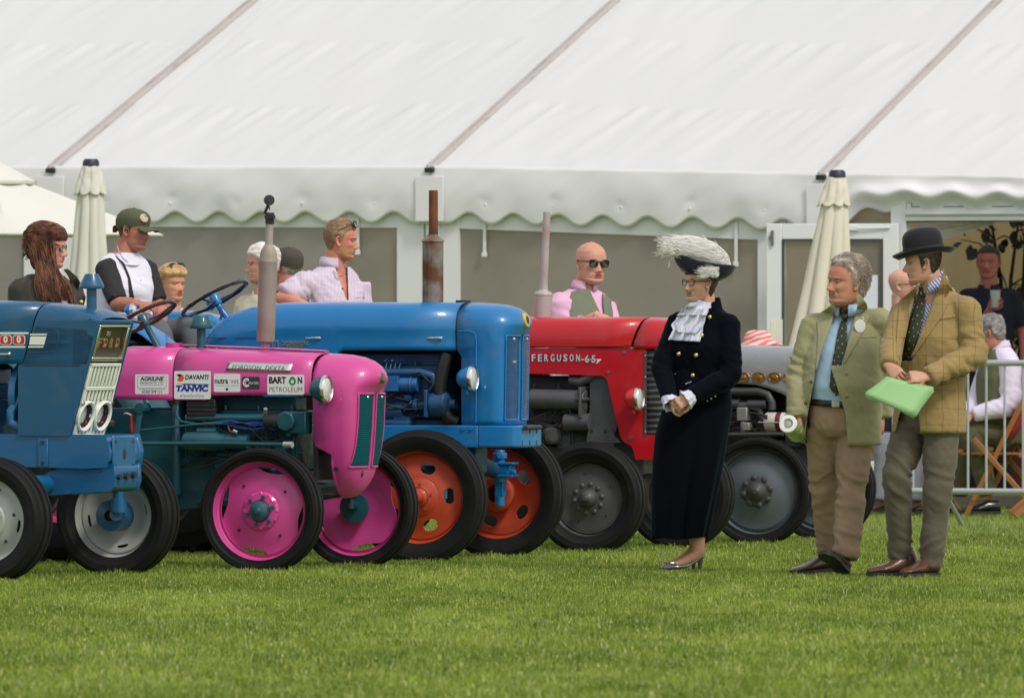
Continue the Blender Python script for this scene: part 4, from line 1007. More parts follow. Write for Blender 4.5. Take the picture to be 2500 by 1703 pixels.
# ---------------------------------------------------------------- mid-blue tractor with orange wheels
def tractor_blue():
    loc, rz = frame_of(1028, 1370, 20, 1.385)
    m = paint('mid_blue_paint', (0, 110, 170), coat=.35); me = paint('engine_blue', (14, 70, 112), rough=.5, coat=.2, var=.2, vs=14); mo = paint('orange_wheel', (176, 58, 24), rough=.5, coat=.15, var=.12, vs=12)
    T = thing('vintage_tractor', 'mid-blue tractor with orange wheels and a rusty upright exhaust', 'tractor', loc, rz, GROUP)
    sec = [(0, 0), (.08, -.002), (.14, -.010), (.185, -.030), (.215, -.062), (.231, -.10), (.239, -.14), (.242, -.165), (.236, -.172), (.232, -.18), (.232, -.4)]
    b = MB(); st = [(-1.56, 1.30, 1.15, .75), (-1.53, 1.35, 1.12, .84), (-1.48, 1.40, 1.10, .91), (-1.40, 1.442, 1.10, .97), (-1.28, 1.475, 1.10, 1), (-1.15, 1.492, 1.10, 1), (-1.08, 1.497, 1.10, 1), (-.74, 1.499, 1.10, 1), (-.715, 1.499, 1.14, 1), (-.69, 1.499, 1.205, 1), (-.66, 1.499, 1.219, 1), (-.3, 1.498, 1.220, 1), (.045, 1.496, 1.220, 1)]
    b.grid(section_rows(st, sec)); bo = b.build('bonnet', m, T, smooth=50, solid=.004)
    ln = MB(); ln.box(-1.52, -1.17, -.2365, -.230, 1.288, 1.293); ln.build('tank_seam', m_iron, bo)
    sl = [(.785, .236, .22, .348, 3.6), (1.0, .238, .22, .352, 3.7), (1.28, .240, .22, .356, 3.6), (1.32, .241, .21, .366, 3.2), (1.36, .242, .20, .396, 2.8), (1.39, .238, .19, .398, 2.7), (1.42, .226, .17, .386, 2.6), (1.445, .205, .15, .365, 2.5), (1.465, .175, .13, .335, 2.4), (1.480, .130, .11, .285, 2.3), (1.490, .075, .08, .21, 2.1), (1.4955, .01, .06, .12, 2)]
    ub = [(.785, .082), (1.19, .082), (1.205, .070), (1.22, .056), (1.50, .054)]
    b = MB(); b.grid(cowl(sl, ub)); co = b.build('nose_cowl', m, T, smooth=50, solid=.004)
    j = MB(); j.tube([(.050, y*1.004, z+.001) for (u, y, z) in section_rows([(.05, 1.497, 1.225, 1)], sec)[0]], .0035, 6); j.build('bonnet_joint', m_iron, T)
    p = MB(); p.tube([(.06, -.2415, 1.33), (.13, -.2425, 1.333), (.165, -.2425, 1.318), (.175, -.2425, 1.28), (.172, -.2405, .80)], .005, 8); p.build('pressed_line', m, co)
    gl = paint('grille_blue', (10, 72, 124), rough=.45)
    grille(T, sl, .815, 1.305, -.192, -.030, gl, m, .0125); grille(T, sl, .815, 1.305, .030, .192, gl, m, .0125)
    for a in (-.11, .11):
        q = cowl_pt(1.285, sl, a_of(1.285, sl, a)); s = MB(); s.ell((q.x+.006, q.y, q.z), .008, .012, .012, nu=8, nv=6); s.build('grille_stud', m_chrome, T)
    q = cowl_pt(1.16, sl, a_of(1.16, sl, -.11)); tb = MB(); tb.box(q.x+.002, q.x+.012, q.y-.025, q.y+.03, 1.147, 1.160); tb.build('grille_plate', m_chrome, T)
    q = cowl_pt(1.395, sl, 0); bd = MB(); bd.lathe([(.0, .010), (.025, .010)], o=q, ax=(1, 0, .2), n=24, mi=1); bd.lathe([(.025, .010), (.040, .008), (.045, 0), (.045, -.01)], o=q, ax=(1, 0, .2), n=28); bd.build('nose_badge', [mat('badge_yellow', srgb(196, 170, 60), rough=.4), m_iron], T)
    for u in (-.845, -.085):
        h = MB(); h.tube([(u-.05, -.237, 1.290), (u, -.243, 1.291), (u+.035, -.247, 1.291), (u+.047, -.240, 1.291)], [(.002, .003), (.004, .005), (.006, .009), (.005, .008)], 8); h.build('bonnet_catch', m_chrome, T)
    # chrome script
    po = MB(); 
    for z0, z1 in ((1.268, 1.272), (1.247, 1.251), (1.220, 1.224)): po.box(-1.05, -.87, -.238, -.235, z0, z1)
    po = po.build('name_badge', m_chrome, T, smooth=0); letter(T, 'FORDSON', (-.955, -.238, 1.2595), .022, m_chrome, .002, .0012, 0, .15, 1.1, parent=po); letter(T, 'MAJOR', (-.958, -.238, 1.236), .020, m_chrome, .002, .0012, 0, .105, 1.1, parent=po)
    em = MB(); em.tube([(-1.10, -.237, 1.222), (-1.10, -.237, 1.272), (-1.065, -.237, 1.272), (-1.065, -.237, 1.222)], .004, 6); em.build('badge_emblem', m_chrome, po)
    # exhaust
    mr = mat('rusty_steel', srgb(128, 122, 112), rough=.75, metal=.1, var=.2, vs=12, c2=srgb(98, 58, 32), c2s=7, c2lo=.42, c2hi=.60, bump=.15, bs=60)
    mrp = mat('rusty_pipe', srgb(112, 62, 34), rough=.8, var=.35, vs=9, c2=srgb(60, 36, 24), c2s=6, c2lo=.5, c2hi=.7, bump=.15, bs=80)
    b = MB(); b.lathe([(.062, 1.49), (.062, 1.850), (.066, 1.852), (.067, 1.858), (.062, 1.866), (.045, 1.878), (.036, 1.884), (.032, 1.896)], o=(-.185, 0, 0), n=36); eo = b.build('silencer', mr, T)
    b = MB(); b.box(-.191, -.179, -.066, -.060, 1.50, 1.850); b.build('silencer_seam', mr, eo)
    b = MB(); b.lathe([(.029, 1.885), (.027, 1.92), (.0265, 2.155), (.023, 2.155), (.023, 2.0)], o=(-.182, 0, 0), n=28); b.build('tailpipe', mrp, eo)
    rc = MB(); rc.cyl((-.04, .12, 1.49), (-.04, .12, 1.512), .045, 20); rc.build('radiator_cap', m_iron, T)
    headlamp(T, (.175, -.318, 1.058), .074, m); headlamp(T, (.175, .318, 1.058), .074, m)
    # engine bay
    engine(T, -.72, -.06, .15, .70, 1.20, me, 21, 4)
    b = MB(); b.box(-.72, .08, .155, .222, .66, 1.30); b.build('dark_bay_backing', m_iron, T)  # dark box added along the far side, stands for the bay's shade
    b = MB(); b.box(-.42, -.31, -.25, -.15, .98, 1.07); b.cyl((-.31, -.2, 1.02), (-.20, -.2, 1.02), .045, 18); b.cyl((-.245, -.2, 1.02), (-.235, -.2, 1.02), .052, 18)
    for k in range(4): b.tube([(-.405+k*.028, -.2, 1.07), (-.405+k*.028, -.2, 1.12), (-.40+k*.028, -.17, 1.17)], .005, 6); b.cyl((-.405+k*.028, -.2, 1.07), (-.405+k*.028, -.2, 1.092), .010, 8)
    b.build('injection_pump', paint('pump_blue', (18, 92, 150), rough=.45), T, bevel=.004)
    b = MB(); b.tube([(-.45+k*.012, -.19+.012*math.sin(k*1.6), 1.155+.012*math.cos(k*1.6)) for k in range(14)], .006, 6); b.build('pipe_coil', me, T)
    b = MB(); b.lathe([(.0, 0), (.06, 0), (.072, .012), (.072, .10), (.05, .12), (.03, .13), (.03, .16)], o=(-.13, -.19, .905), ax=(1, 0, 0), n=24); b.box(-.145, -.125, -.265, -.16, .83, .99); b.cyl((-.25, -.2, .90), (-.15, -.2, .90), .028, 14); b.cyl((-.225, -.2, .90), (-.20, -.2, .90), .04, 14); b.build('water_pump', me, T, bevel=.004)
    b = MB(); b.tube([(-.02, -.19, 1.20), (-.045, -.2, 1.12), (-.07, -.2, 1.0), (-.06, -.2, .90), (-.01, -.19, .82), (.04, -.18, .80)], .038, 14); b.build('radiator_hose', m_hose, T)
    b = MB(); b.cyl((-.44, -.18, .86), (-.30, -.18, .86), .05, 16); b.cyl((-.55, -.18, .80), (-.25, -.2, .79), .03, 12); b.prism([(-.36, .79), (-.24, .79), (-.25, .83), (-.34, .84)], -.22, -.14); b.build('oil_filter', me, T)
    b = MB(); b.prism([(.085, 1.2), (.12, 1.2), (.12, .79), (.085, .79)], -.2, .2); b.build('radiator', m_iron, T)
    # frame rail, bumper, axle
    for s in (-1, 1):
        b = MB(); b.box(-.75, .185, s*.236-.010, s*.236+.010, .655, .783); ro = b.build('frame_rail', m, T, bevel=.006)
        for u in (.095, .145): h = MB(); h.cyl((u, s*.246, .765), (u, s*.256, .765), .012, 8); h.build('bolt', m, ro)
    b = MB(); rows = []
    for z in (.655, .665, .775, .783):
        i = .008 if z in (.655, .783) else 0
        rows.append([(.19, -.244+i, z), (.35-i, -.244+i, z), (.395-i, -.232+i, z), (.418-i, -.20, z), (.425-i, -.16, z), (.425-i, .16, z), (.418-i, .20, z), (.395-i, .232-i, z), (.35-i, .244-i, z), (.19, .244-i, z)])
    b.grid(rows, cap0=True, cap1=True); bo = b.build('front_bumper', m, T, smooth=30)
    for y in (-.15, -.02, .1):
        for z in (.68, .75): h = MB(); h.box(.425, .4275, y-.004, y+.004, z-.014, z+.014); h.build('bolt_slot', m_iron, bo)
    b = MB(); b.tube([(.405, -.13, .765), (.44, -.13, .770), (.44, .12, .770)], .014, 10); b.build('tow_pin', m_iron, T)
    ax = MB(); ax.tube([(.02, -.52, .50), (.03, -.2, .56), (.03, .2, .56), (.02, .52, .50)], [(.05, .045)]*4, 12); ax.box(-.06, .12, -.10, .10, .5, .66); ax.build('front_axle', me, T, bevel=.01)
    for s in (-1, 1):
        k = MB(); c = (.05, s*.50)
        k.cyl((c[0], c[1], .30), (c[0], c[1], .63), .030, 14); k.box(c[0]-.09, c[0]+.10, c[1]-.06, c[1]+.06, .472, .488); k.box(c[0]-.09, c[0]+.10, c[1]-.055, c[1]+.055, .545, .558)
        k.box(c[0]-.08, c[0]+.08, c[1]-.045, c[1]+.045, .488, .545); k.cyl((c[0], c[1], .58), (c[0], c[1], .615), .045, 8); k.cyl((c[0], c[1], .44), (c[0], c[1], .472), .042, 12); k.box(c[0]-.02, c[0]+.03, c[1]-.03, c[1]+.03, .36, .44)
        k.tube([(c[0], c[1], .37), (.0, s*.66, .375)], .035, 12)
        for u in (.04, .085): k.cyl((c[0]+u, c[1]-.03, .50), (c[0]+u+.025, c[1]-.03, .50), .018, 6)
        k.build('king_pin', m, T, bevel=.004)
    def wh():
        rim, w, Rt = .279, .175, .398
        yf = lambda r: -.004-.028*smoothstep(.22, .09, r)
        d = MB(); h = w/2*.72
        d.lathe([(rim+.008, -h-.004), (rim+.010, -h+.006), (rim-.006, -h+.010), (rim-.012, -h+.03), (rim-.03, yf(.25)), (rim-.04, yf(.23))], ax=(0, 1, 0), n=64); d.lathe([(rim-.03, yf(.25)+.01), (rim-.012, h-.03), (rim-.006, h-.01), (rim+.01, h)], ax=(0, 1, 0), n=64)
        d.merge(disc_holed(.055, rim-.036, 5, .172, .032, .26, yf, rot=R(39), pw=2.4, th=.014))
        d.lathe([(.115, yf(.11)-.005), (.10, yf(.1)-.016), (.078, yf(.08)-.020), (.06, yf(.06)-.030)], ax=(0, 1, 0), n=40)
        hh = MB(); hh.lathe([(.0, -.128), (.026, -.128), (.034, -.118), (.038, -.075), (.06, -.055), (.065, -.03), (.10, .02), (.105, .09), (.09, .10), (.05, .10)], ax=(0, 1, 0), n=28); bolts(hh, 5, .075, -.05, .009, .012, .2)
        return d, mo, tyre_mb(Rt, rim, w), hh, mo
    make_wheel(T, (0, -.6925, .372), wh()); make_wheel(T, (-.02, .6925, .372), wh(), True)
    lug_wheel(T, -2.03, -.74, .70, .36, mo, .38); lug_wheel(T, -2.03, .74, .70, .36, mo, .38)
    underbody(T, me, -2.03, .62, .17, -.72)
    fender(T, -2.05, -.74, .72, .68, .34, 20, 168, m, lamp=(-1.80, -.70, 1.455)); fender(T, -2.05, .74, .72, .68, .34, 20, 168, m, lamp=(-1.86, .74, 1.50))
    seat(T, -2.16, 1.10, m_seat)
    steering_wheel(T, (-1.56, 0, 1.525), .21, m_blackgloss, m, (-1.43, 0, 1.34))
    g = MB(); g.tube([(-1.58, .1, 1.0), (-1.56, .08, 1.36), (-1.545, .08, 1.44)], .009, 8); g.ell((-1.545, .08, 1.45), .02, .02, .02); g.build('gear_lever', m, T)
tractor_blue()

# ---------------------------------------------------------------- red tractor
def tractor_red():
    loc, rz = frame_of(1441, 1347, 22, 1.5)
    m = paint('red_paint', (186, 6, 20), coat=.35); mg = paint('engine_grey', (74, 74, 76), rough=.5, coat=.15, var=.18, vs=14)
    T = thing('vintage_tractor', 'red tractor with grey engine and silver lettering behind the woman in velvet', 'tractor', loc, rz, GROUP)
    sec = [(0, 0), (.10, -.002), (.16, -.010), (.196, -.026), (.218, -.050), (.232, -.085), (.238, -.12), (.240, -.182)]
    b = MB(); st = [(-1.45, 1.36, 1.17, .92), (-1.40, 1.39, 1.17, 1), (-1.30, 1.41, 1.205, 1), (-.6, 1.413, 1.23, 1), (-.1, 1.412, 1.23, 1), (.075, 1.411, 1.23, 1)]
    rows = section_rows(st, sec); rows[-1] = [(.066+max(0, z-1.25)*.35, y, z) for u, y, z in rows[-1]]; b.grid(rows); bo = b.build('bonnet', m, T, smooth=50, solid=.004)
    b = MB(); rows = []
    for (u, top, ws) in ((.082, 1.410, 1), (.18, 1.408, 1), (.28, 1.400, .98), (.35, 1.38, .94), (.385, 1.345, .90), (.40, 1.30, .88), (.402, 1.232, .88)):
        r = section_rows([(u, top, 1.22, ws)], sec)[0]; rows.append([(u+(max(0, z-1.25)*.35 if u < .1 else 0), y, z) for _, y, z in r])
    b.grid(rows); b.build('bonnet_front', m, T, smooth=50, solid=.004)
    rb = MB(); rb.box(-1.3, .02, -.2445, -.238, 1.236, 1.244); rb.build('bonnet_lip', m, bo, bevel=.002)
    for s in (-1, 1):
        y0, y1 = sorted((s*.236, s*.226))
        poly = [(-1.35, 1.218), (.148, 1.218), (.140, .70), (.30, .695), (.30, .555), (.095, .555), (.085, .60), (.065, .64), (.03, .655), (.006, .672), (-.006, .70), (-.088, 1.03), (-.10, 1.05), (-.13, 1.062), (-.60, 1.073), (-1.35, 1.085)]
        b = MB(); b.prism(poly, y0, y1); po = b.build('side_panel', m, T, bevel=.004)
        for u, z in ((.02, 1.200), (-.088, 1.078)): k = MB(); k.cyl((u, s*.236, z), (u, s*.242, z), .0095, 10); k.build('panel_screw', m_chrome, po)
        k = MB(); k.cyl((.06, s*.236, .682), (.06, s*.243, .682), .014, 8); k.build('panel_bolt', mg, po)
    b = MB(); b.box(.225, .30, -.225, .225, .555, .69); b.build('front_crossmember', m, T, bevel=.006)
    # corrugated side grille
    gp = MB(); rows = []
    for i in range(80):
        z = lerp(.705, 1.205, i/79); o = .008*math.sin(2*PI*i/79*14)
        rows.append([(.162, -.232-o, z), (.25, -.226-o, z), (.31, -.205-o*.8, z), (.345, -.17-o*.3, z), (.36, -.12, z), (.36, .12, z), (.345, .17+o*.3, z), (.31, .205+o*.8, z), (.25, .226+o, z), (.162, .232+o, z)])
    gp.grid(rows); go = gp.build('radiator_grille', mg, T, smooth=60, solid=.004)
    ed = MB(); ed.box(.150, .165, -.241, -.230, .70, 1.21); eo_ = ed.build('grille_edge', mg, go)
    for z in (.72, .88, 1.05, 1.18): k = MB(); k.ell((.158, -.243, z), .005, .004, .005, nu=8, nv=6); k.build('rivet', m_silver, eo_)
    for i in range(9):
        y = -.16+i*.04; s = MB(); s.box(.365, .375, y-.008, y+.008, .72, 1.22); s.build('grille_slat', m_silver, go)
    # lettering
    ml_ = mat('letter_silver', srgb(196, 196, 202), rough=.4); mb_ = mat('letter_edge', srgb(38, 40, 76), rough=.4)
    for k, ch in enumerate('FERGUSON'):
        u = -.572+k*.0415
        bk = letter(T, ch, (u, -.238, 1.163), .060, mb_, .001, .0034, 0, .031, name='letter'); letter(T, ch, (u, -.240, 1.163), .060, ml_, .001, .0008, 0, .026, parent=None if False else T, name='letter_face') if False else None
        f = text_mb(ch, .060, .001, .0016, 0, 1, .026); f.v = [tuple(SIDE @ Vector(v)) for v in f.v]; f.build('letter_face', ml_, bk, smooth=0, loc=(0, -.002, 0))
    for k, ch in enumerate('65'):
        u = -.222+k*.042
        bk = letter(T, ch, (u, -.239, 1.157), .062, mb_, .001, .003, 0, .031, name='numeral'); f = text_mb(ch, .062, .001, .0016, 0, 1, .026); f.v = [tuple(SIDE @ Vector(v)) for v in f.v]; f.build('numeral_face', ml_, bk, smooth=0, loc=(0, -.002, 0))
    ar = MB(); ar.box(-.262, -.150, -.2378, -.2365, 1.153, 1.158); ar.prism([(-.150, 1.158), (-.128, 1.158), (-.158, 1.132), (-.165, 1.132)], -.2378, -.2365); ar.build('badge_arrow', m_vinyl, T, smooth=0)
    # exhaust
    me_ = mat('silver_exhaust', srgb(176, 168, 166), rough=.55, metal=.2, var=.1, vs=9, c2=srgb(168, 140, 132), c2s=5)
    d = Vector((.045, 0, 1)).normalized(); b = MB(); b.lathe([(.054, -.02), (.054, .135), (.057, .138), (.057, .146), (.050, .156), (.030, .164), (.026, .172)], o=(-.61, 0, 1.41), ax=d, n=32); eo = b.build('silencer', me_, T)
    b = MB(); b.lathe([(.027, .165), (.024, .2), (.0225, .645), (.0195, .645), (.0195, .5)], o=(-.61, 0, 1.41), ax=d, n=24); b.build('tailpipe', me_, eo)
    headlamp(T, (.140, -.315, .920), .071, paint('lamp_red', (214, 34, 26)), yaw=.05); headlamp(T, (.140, .315, .920), .071, MATS['lamp_red'])
    # engine bay
    engine(T, -1.0, -.24, .15, .50, 1.055, mg, 31, 4)
    b = MB(); b.tube([(-.35, -.19, 1.03), (-.28, -.2, 1.02), (-.22, -.2, 1.05), (-.16, -.18, 1.10)], .03, 12); b.build('air_hose', mg, T)
    b = MB(); b.cyl((-.60, -.21, .915), (-.24, -.21, .905), .062, 20); b.box(-.265, -.245, -.285, -.15, .80, .99); b.box(-.285, -.225, -.28, -.16, .905, .925); b.build('injection_pump', mg, T, bevel=.006)
    b = MB(); b.cyl((-.37, -.22, .775), (-.215, -.22, .775), .052, 20); b.cyl((-.215, -.22, .775), (-.205, -.22, .775), .056, 20); b.build('dynamo', mg, T)
    b = MB(); b.prism([(-.20, 1.05), (-.105, 1.05), (-.065, .92), (-.04, .80), (-.055, .77), (-.08, .70), (-.2, .70)], -.20, .20); b.build('radiator_cowl', mg, T, bevel=.02)
    b = MB(); b.prism([(-.215, .66), (-.205, .735), (-.19, .745), (-.09, .745), (-.07, .735), (-.05, .69), (-.02, .66)], -.245, -.12); bo_ = b.build('engine_bracket', mg, T, bevel=.008)
    for u in (-.19, -.10): h = MB(); h.cyl((u, -.246, .722), (u, -.2475, .722), .011, 10); h.build('bolt_hole', m_iron, bo_)
    b = MB(); b.cyl((-.50, -.18, .72), (-.44, -.25, .69), .05, 16); b.cyl((-.44, -.25, .69), (-.435, -.26, .688), .034, 12); b.build('lift_pump', mg, T)
    b = MB(); b.tube([(-.40, -.25, .745), (-.385, -.26, .76)], .004, 6); b.build('wire_end', m_copper, T)
    ax = MB(); ax.tube([(.0, -.62, .47), (.0, -.3, .52), (.0, .3, .52), (.0, .62, .47)], [(.045, .045)]*4, 12); ax.box(-.1, .1, -.12, .12, .46, .66); ax.build('front_axle', mg, T, bevel=.01)
    for s in (-1, 1):
        k = MB(); k.tube([(0, s*.60, .60), (0, s*.60, .32)], .03, 12); k.tube([(0, s*.60, .335), (0, s*.73, .33)], .034, 10); k.build('king_pin', mg, T)
    mw = paint('wheel_dark_grey', (70, 70, 71), rough=.5, coat=.1, var=.15, vs=10)
    def wh():
        rim, w, Rt = .238, .185, .348; yf = lambda r: -.028-.018*smoothstep(.17, .04, r)
        d = rim_mb(rim, w); d.merge(disc_lobed(.03, rim-.040, 6, .0, yf)); d.lathe([(rim-.02, -.018), (rim-.028, -.03), (rim-.045, yf(.19))], ax=(0, 1, 0), n=64)
        for i in range(10): p = Vector(polar(.086, i*PI/5+.15, yf(.09)-.002)); d.ell(p, .017, .014, .017, nu=10, nv=6)
        for i in range(5): p = Vector(polar(.15, i*2*PI/5+.5, yf(.15)-.0035)); d.cyl(p, p+Vector((0, -.003, 0)), .007, 8, 1)
        h = MB(); h.lathe([(.0, -.125), (.012, -.125), (.018, -.115), (.022, -.100), (.030, -.092), (.046, -.080), (.055, -.060), (.058, -.045), (.09, .03), (.09, .08), (.03, .09)], ax=(0, 1, 0), n=28)
        return d, [mw, m_iron], tyre_mb(Rt, rim, w), h, mw
    make_wheel(T, (0, -.75, .323), wh()); make_wheel(T, (0, .75, .323), wh(), True)
    lug_wheel(T, -2.12, -.74, .68, .34, mw, .36); lug_wheel(T, -2.12, .74, .68, .34, mw, .36)
    underbody(T, mg, -2.12, .60, .17, -1.0); seat(T, -1.98, 1.08, m_seat)
    fender(T, -2.12, -.74, .71, .66, .32, 20, 165, m); fender(T, -2.12, .74, .71, .66, .32, 20, 165, m)
    steering_wheel(T, (-1.52, 0, 1.40), .20, m_blackgloss, mg, (-1.38, 0, 1.25))
tractor_red()

# ---------------------------------------------------------------- grey tractor
def tractor_grey():
    loc, rz = frame_of(1852, 1326, 21, 1.23)
    m = paint('grey_paint', (138, 140, 144), rough=.34); md = paint('dark_grey_paint', (58, 58, 61), rough=.5, coat=.15, var=.18, vs=12)
    T = thing('vintage_tractor', 'small grey tractor with brass show plaques along its bonnet', 'tractor', loc, rz, GROUP)
    sec = [(0, 0), (.08, -.003), (.13, -.012), (.165, -.030), (.185, -.055), (.196, -.09), (.200, -.150), (.200, -.155), (.204, -.158), (.204, -.162), (.200, -.166), (.200, -.33)]
    def bot(u): return interp(u, [(-1.2, .98), (-.45, .998), (-.30, .997), (-.17, .988), (-.08, .965), (.0, .935), (.045, .914), (.09, .86), (.12, .80), (.13, .70)])
    us = [-1.2, -1.15, -1.0, -.8, -.6, -.45, -.35, -.25, -.17, -.12, -.08, -.04, .0, .03, .06, .09, .11, .125, .13]
    tp = lambda u: interp(u, [(-1.2, 1.20), (-1.15, 1.225), (-1, 1.24), (-.26, 1.236), (.1, 1.224), (.3, 1.20)])
    b = MB(); b.grid(section_rows([(u, tp(u), bot(u), 1) for u in us], sec)); bo = b.build('bonnet', m, T, smooth=50, solid=.004)
    b = MB(); b.grid(section_rows([(.134, 1.223, .62, 1), (.2, 1.218, .62, 1), (.28, 1.205, .62, .98), (.33, 1.17, .62, .94), (.35, 1.12, .62, .90), (.352, 1.06, .62, .88)], sec)); b.build('nose_cowl', m, T, smooth=50, solid=.004)
    gp = MB(); gp.box(.335, .345, -.16, .16, .64, 1.10); go = gp.build('grille', md, T)
    for i in range(9): s = MB(); y = -.14+i*.035; s.box(.345, .357, y-.006, y+.006, .65, 1.09); s.build('grille_slat', m, go)
    mbz = mat('brass_plaque', srgb(150, 112, 62), rough=.35, metal=.75, var=.2, vs=30, bump=.6, bs=60)
    for k, u in enumerate((-.358, -.251, -.145, -.040, .062)):
        b = MB(); n = 28
        for (sc, d0) in ((1.0, .002), (.98, .008), (.90, .009), (.86, .0065), (.55, .0065), (.5, .009), (.30, .010), (.001, .010)): pass
        rows = [[(u+math.cos(2*PI*i/n)*.047*sc, -.200-d0, 1.034+math.sin(2*PI*i/n)*.0335*sc) for i in range(n)] for (sc, d0) in ((1.0, .000), (1.0, .006), (.94, .009), (.86, .009), (.82, .0065), (.5, .0065), (.42, .010), (.22, .011), (.001, .011))]
        b.grid(rows, closed=True); b.build('brass_plaque', mbz, T, smooth=30)
    engine(T, -.85, -.10, .13, .48, .96, md, 41, 4)
    b = MB(); b.box(.02, .12, -.17, .17, .60, 1.06); b.build('radiator', m_iron, T)
    b = MB(); b.box(-.8, .02, .10, .19, .62, 1.04); b.build('dark_bay_backing', m_iron, T)  # dark block added behind the engine to close the see-through bay
    b = MB(); b.tube([(-.45, -.18, .945), (-.15, -.185, .945), (-.09, -.185, .925), (-.065, -.185, .88), (-.062, -.185, .83)], .026, 12); b.tube([(-.5, -.185, .865), (-.28, -.185, .865)], .030, 12); b.tube([(-.22, -.185, .862), (-.10, -.185, .862)], .030, 12); b.build('exhaust_manifold', md, T)
    b = MB(); b.box(-.285, -.215, -.23, -.14, .76, .845); b.cyl((-.25, -.2, .76), (-.25, -.2, .69), .02, 10); b.box(-.25, -.20, -.23, -.16, .70, .75); b.build('carburettor', mat('dull_alloy', (.35, .35, .33), rough=.45, metal=.6), T, bevel=.006)
    b = MB(); b.lathe([(.0, 0), (.055, .0), (.060, .01), (.060, .12), (.055, .13), (0, .13)], o=(-.085, -.23, .755), ax=(1, 0, 0), n=24); do = b.build('oil_filter', mat('cream_can', srgb(196, 190, 178), rough=.45), T)
    b = MB(); b.lathe([(.0605, .075), (.0610, .078), (.0610, .105), (.0605, .108)], o=(-.085, -.23, .755), ax=(1, 0, 0), n=24); b.build('filter_band', mat('filter_red', srgb(92, 36, 34)), do)
    b = MB(); b.box(-.079, -.058, -.293, -.285, .775, .80); b.build('filter_label', m_iron, do); b = MB(); b.cyl((-.12, -.285, .753), (.02, -.292, .752), .004, 8); b.build('filter_strap', m_silver, do)
    b = MB(); b.tube([(-1.0, -.22, .66), (-.3, -.26, .675), (.05, -.30, .68)], .013, 8); b.build('drag_link', md, T)
    ax = MB(); ax.tube([(.0, -.50, .42), (.02, -.2, .46), (.02, .2, .46), (.0, .50, .42)], [(.035, .04)]*4, 12); ax.box(-.1, .25, -.12, .12, .45, .64); ax.build('front_axle', md, T, bevel=.01)
    for s in (-1, 1):
        k = MB(); k.tube([(0, s*.49, .52), (0, s*.49, .31)], .028, 12); k.tube([(0, s*.49, .325), (0, s*.60, .32)], .03, 10); k.build('king_pin', md, T)
    mw = paint('wheel_blue_grey', (84, 92, 98), rough=.45, coat=.2, var=.1, vs=8); mh = paint('hub_dark_grey', (60, 60, 60), rough=.55, coat=.05)
    def wh():
        rim, w, Rt = .277, .135, .347; yf = lambda r: .004-.040*smoothstep(.24, .06, r)
        d = rim_mb(rim, w); d.merge(disc_lobed(.03, rim-.038, 6, .0, yf))
        h = MB(); h.lathe([(.0, -.098), (.014, -.098), (.022, -.088), (.030, -.082), (.050, -.070), (.060, -.055), (.085, -.050), (.095, -.038), (.095, .05), (.03, .06)], ax=(0, 1, 0), n=32)
        for i in range(8): p = Vector(polar(.086, i*PI/4+.2, -.048)); h.ell(p, .021, .012, .021, nu=10, nv=6)
        return d, mw, tyre_mb(Rt, rim, w), h, mh
    make_wheel(T, (0, -.615, .325), wh()); make_wheel(T, (0, .615, .325), wh(), True)
    lug_wheel(T, -1.78, -.64, .60, .28, mw, .36); lug_wheel(T, -1.78, .64, .60, .28, mw, .36)
    underbody(T, md, -1.78, .55, .15, -.85); seat(T, -1.52, .93, m_seat)
    fender(T, -1.78, -.64, .63, .58, .28, 20, 165, m); fender(T, -1.78, .64, .63, .58, .28, 20, 165, m)
    steering_wheel(T, (-.98, 0, 1.25), .20, m_blackgloss, md, (-.85, 0, 1.1))
tractor_grey()
# ================================================================== people: shared builders
def catmull(pts, rad, k=6):
    P = [Vector(p) for p in pts]; n = len(P); op = []; orr = []
    r2 = [(q, q) if not isinstance(q, (tuple, list)) else tuple(q) for q in rad]
    for i in range(n-1):
        p0 = P[max(0, i-1)]; p1 = P[i]; p2 = P[i+1]; p3 = P[min(n-1, i+2)]
        for s in range(k):
            t = s/k
            op.append(.5*((2*p1)+(p2-p0)*t+(2*p0-5*p1+4*p2-p3)*t*t+(3*p1-p0-3*p2+p3)*t**3)); u = t*t*(3-2*t)
            orr.append((lerp(r2[i][0], r2[i+1][0], u), lerp(r2[i][1], r2[i+1][1], u)))
    op.append(P[-1]); orr.append(r2[-1]); return op, orr
def limb(b, pts, rad, n=16, k=6):
    p, r = catmull(pts, rad, k); b.tube(p, r, n)
def loft(b, rings, n=36, k=4):
    """rings: (centre, half width, half depth, yaw, power)"""
    rows = []; fine = []
    for i in range(len(rings)-1):
        a, c = rings[i], rings[i+1]
        for s in range(k):
            t = s/k; u = t*t*(3-2*t)*.6+t*.4
            fine.append((a[0].lerp(c[0], u), lerp(a[1], c[1], u), lerp(a[2], c[2], u), lerp(a[3], c[3], u), lerp(a[4], c[4], u)))
    fine.append(rings[-1])
    for c, w, d, yaw, pw in fine:
        ax = Vector((math.cos(yaw), math.sin(yaw), 0)); ay = Vector((-math.sin(yaw), math.cos(yaw), 0)); row = []
        for j in range(n):
            a = 2*PI*j/n; cs, sn = math.cos(a), math.sin(a); e = 2/pw
            row.append(c+ax*(w*math.copysign(abs(cs)**e, cs))+ay*(d*math.copysign(abs(sn)**e, sn)))
        rows.append(row)
    b.grid(rows, 0, True, True, True)
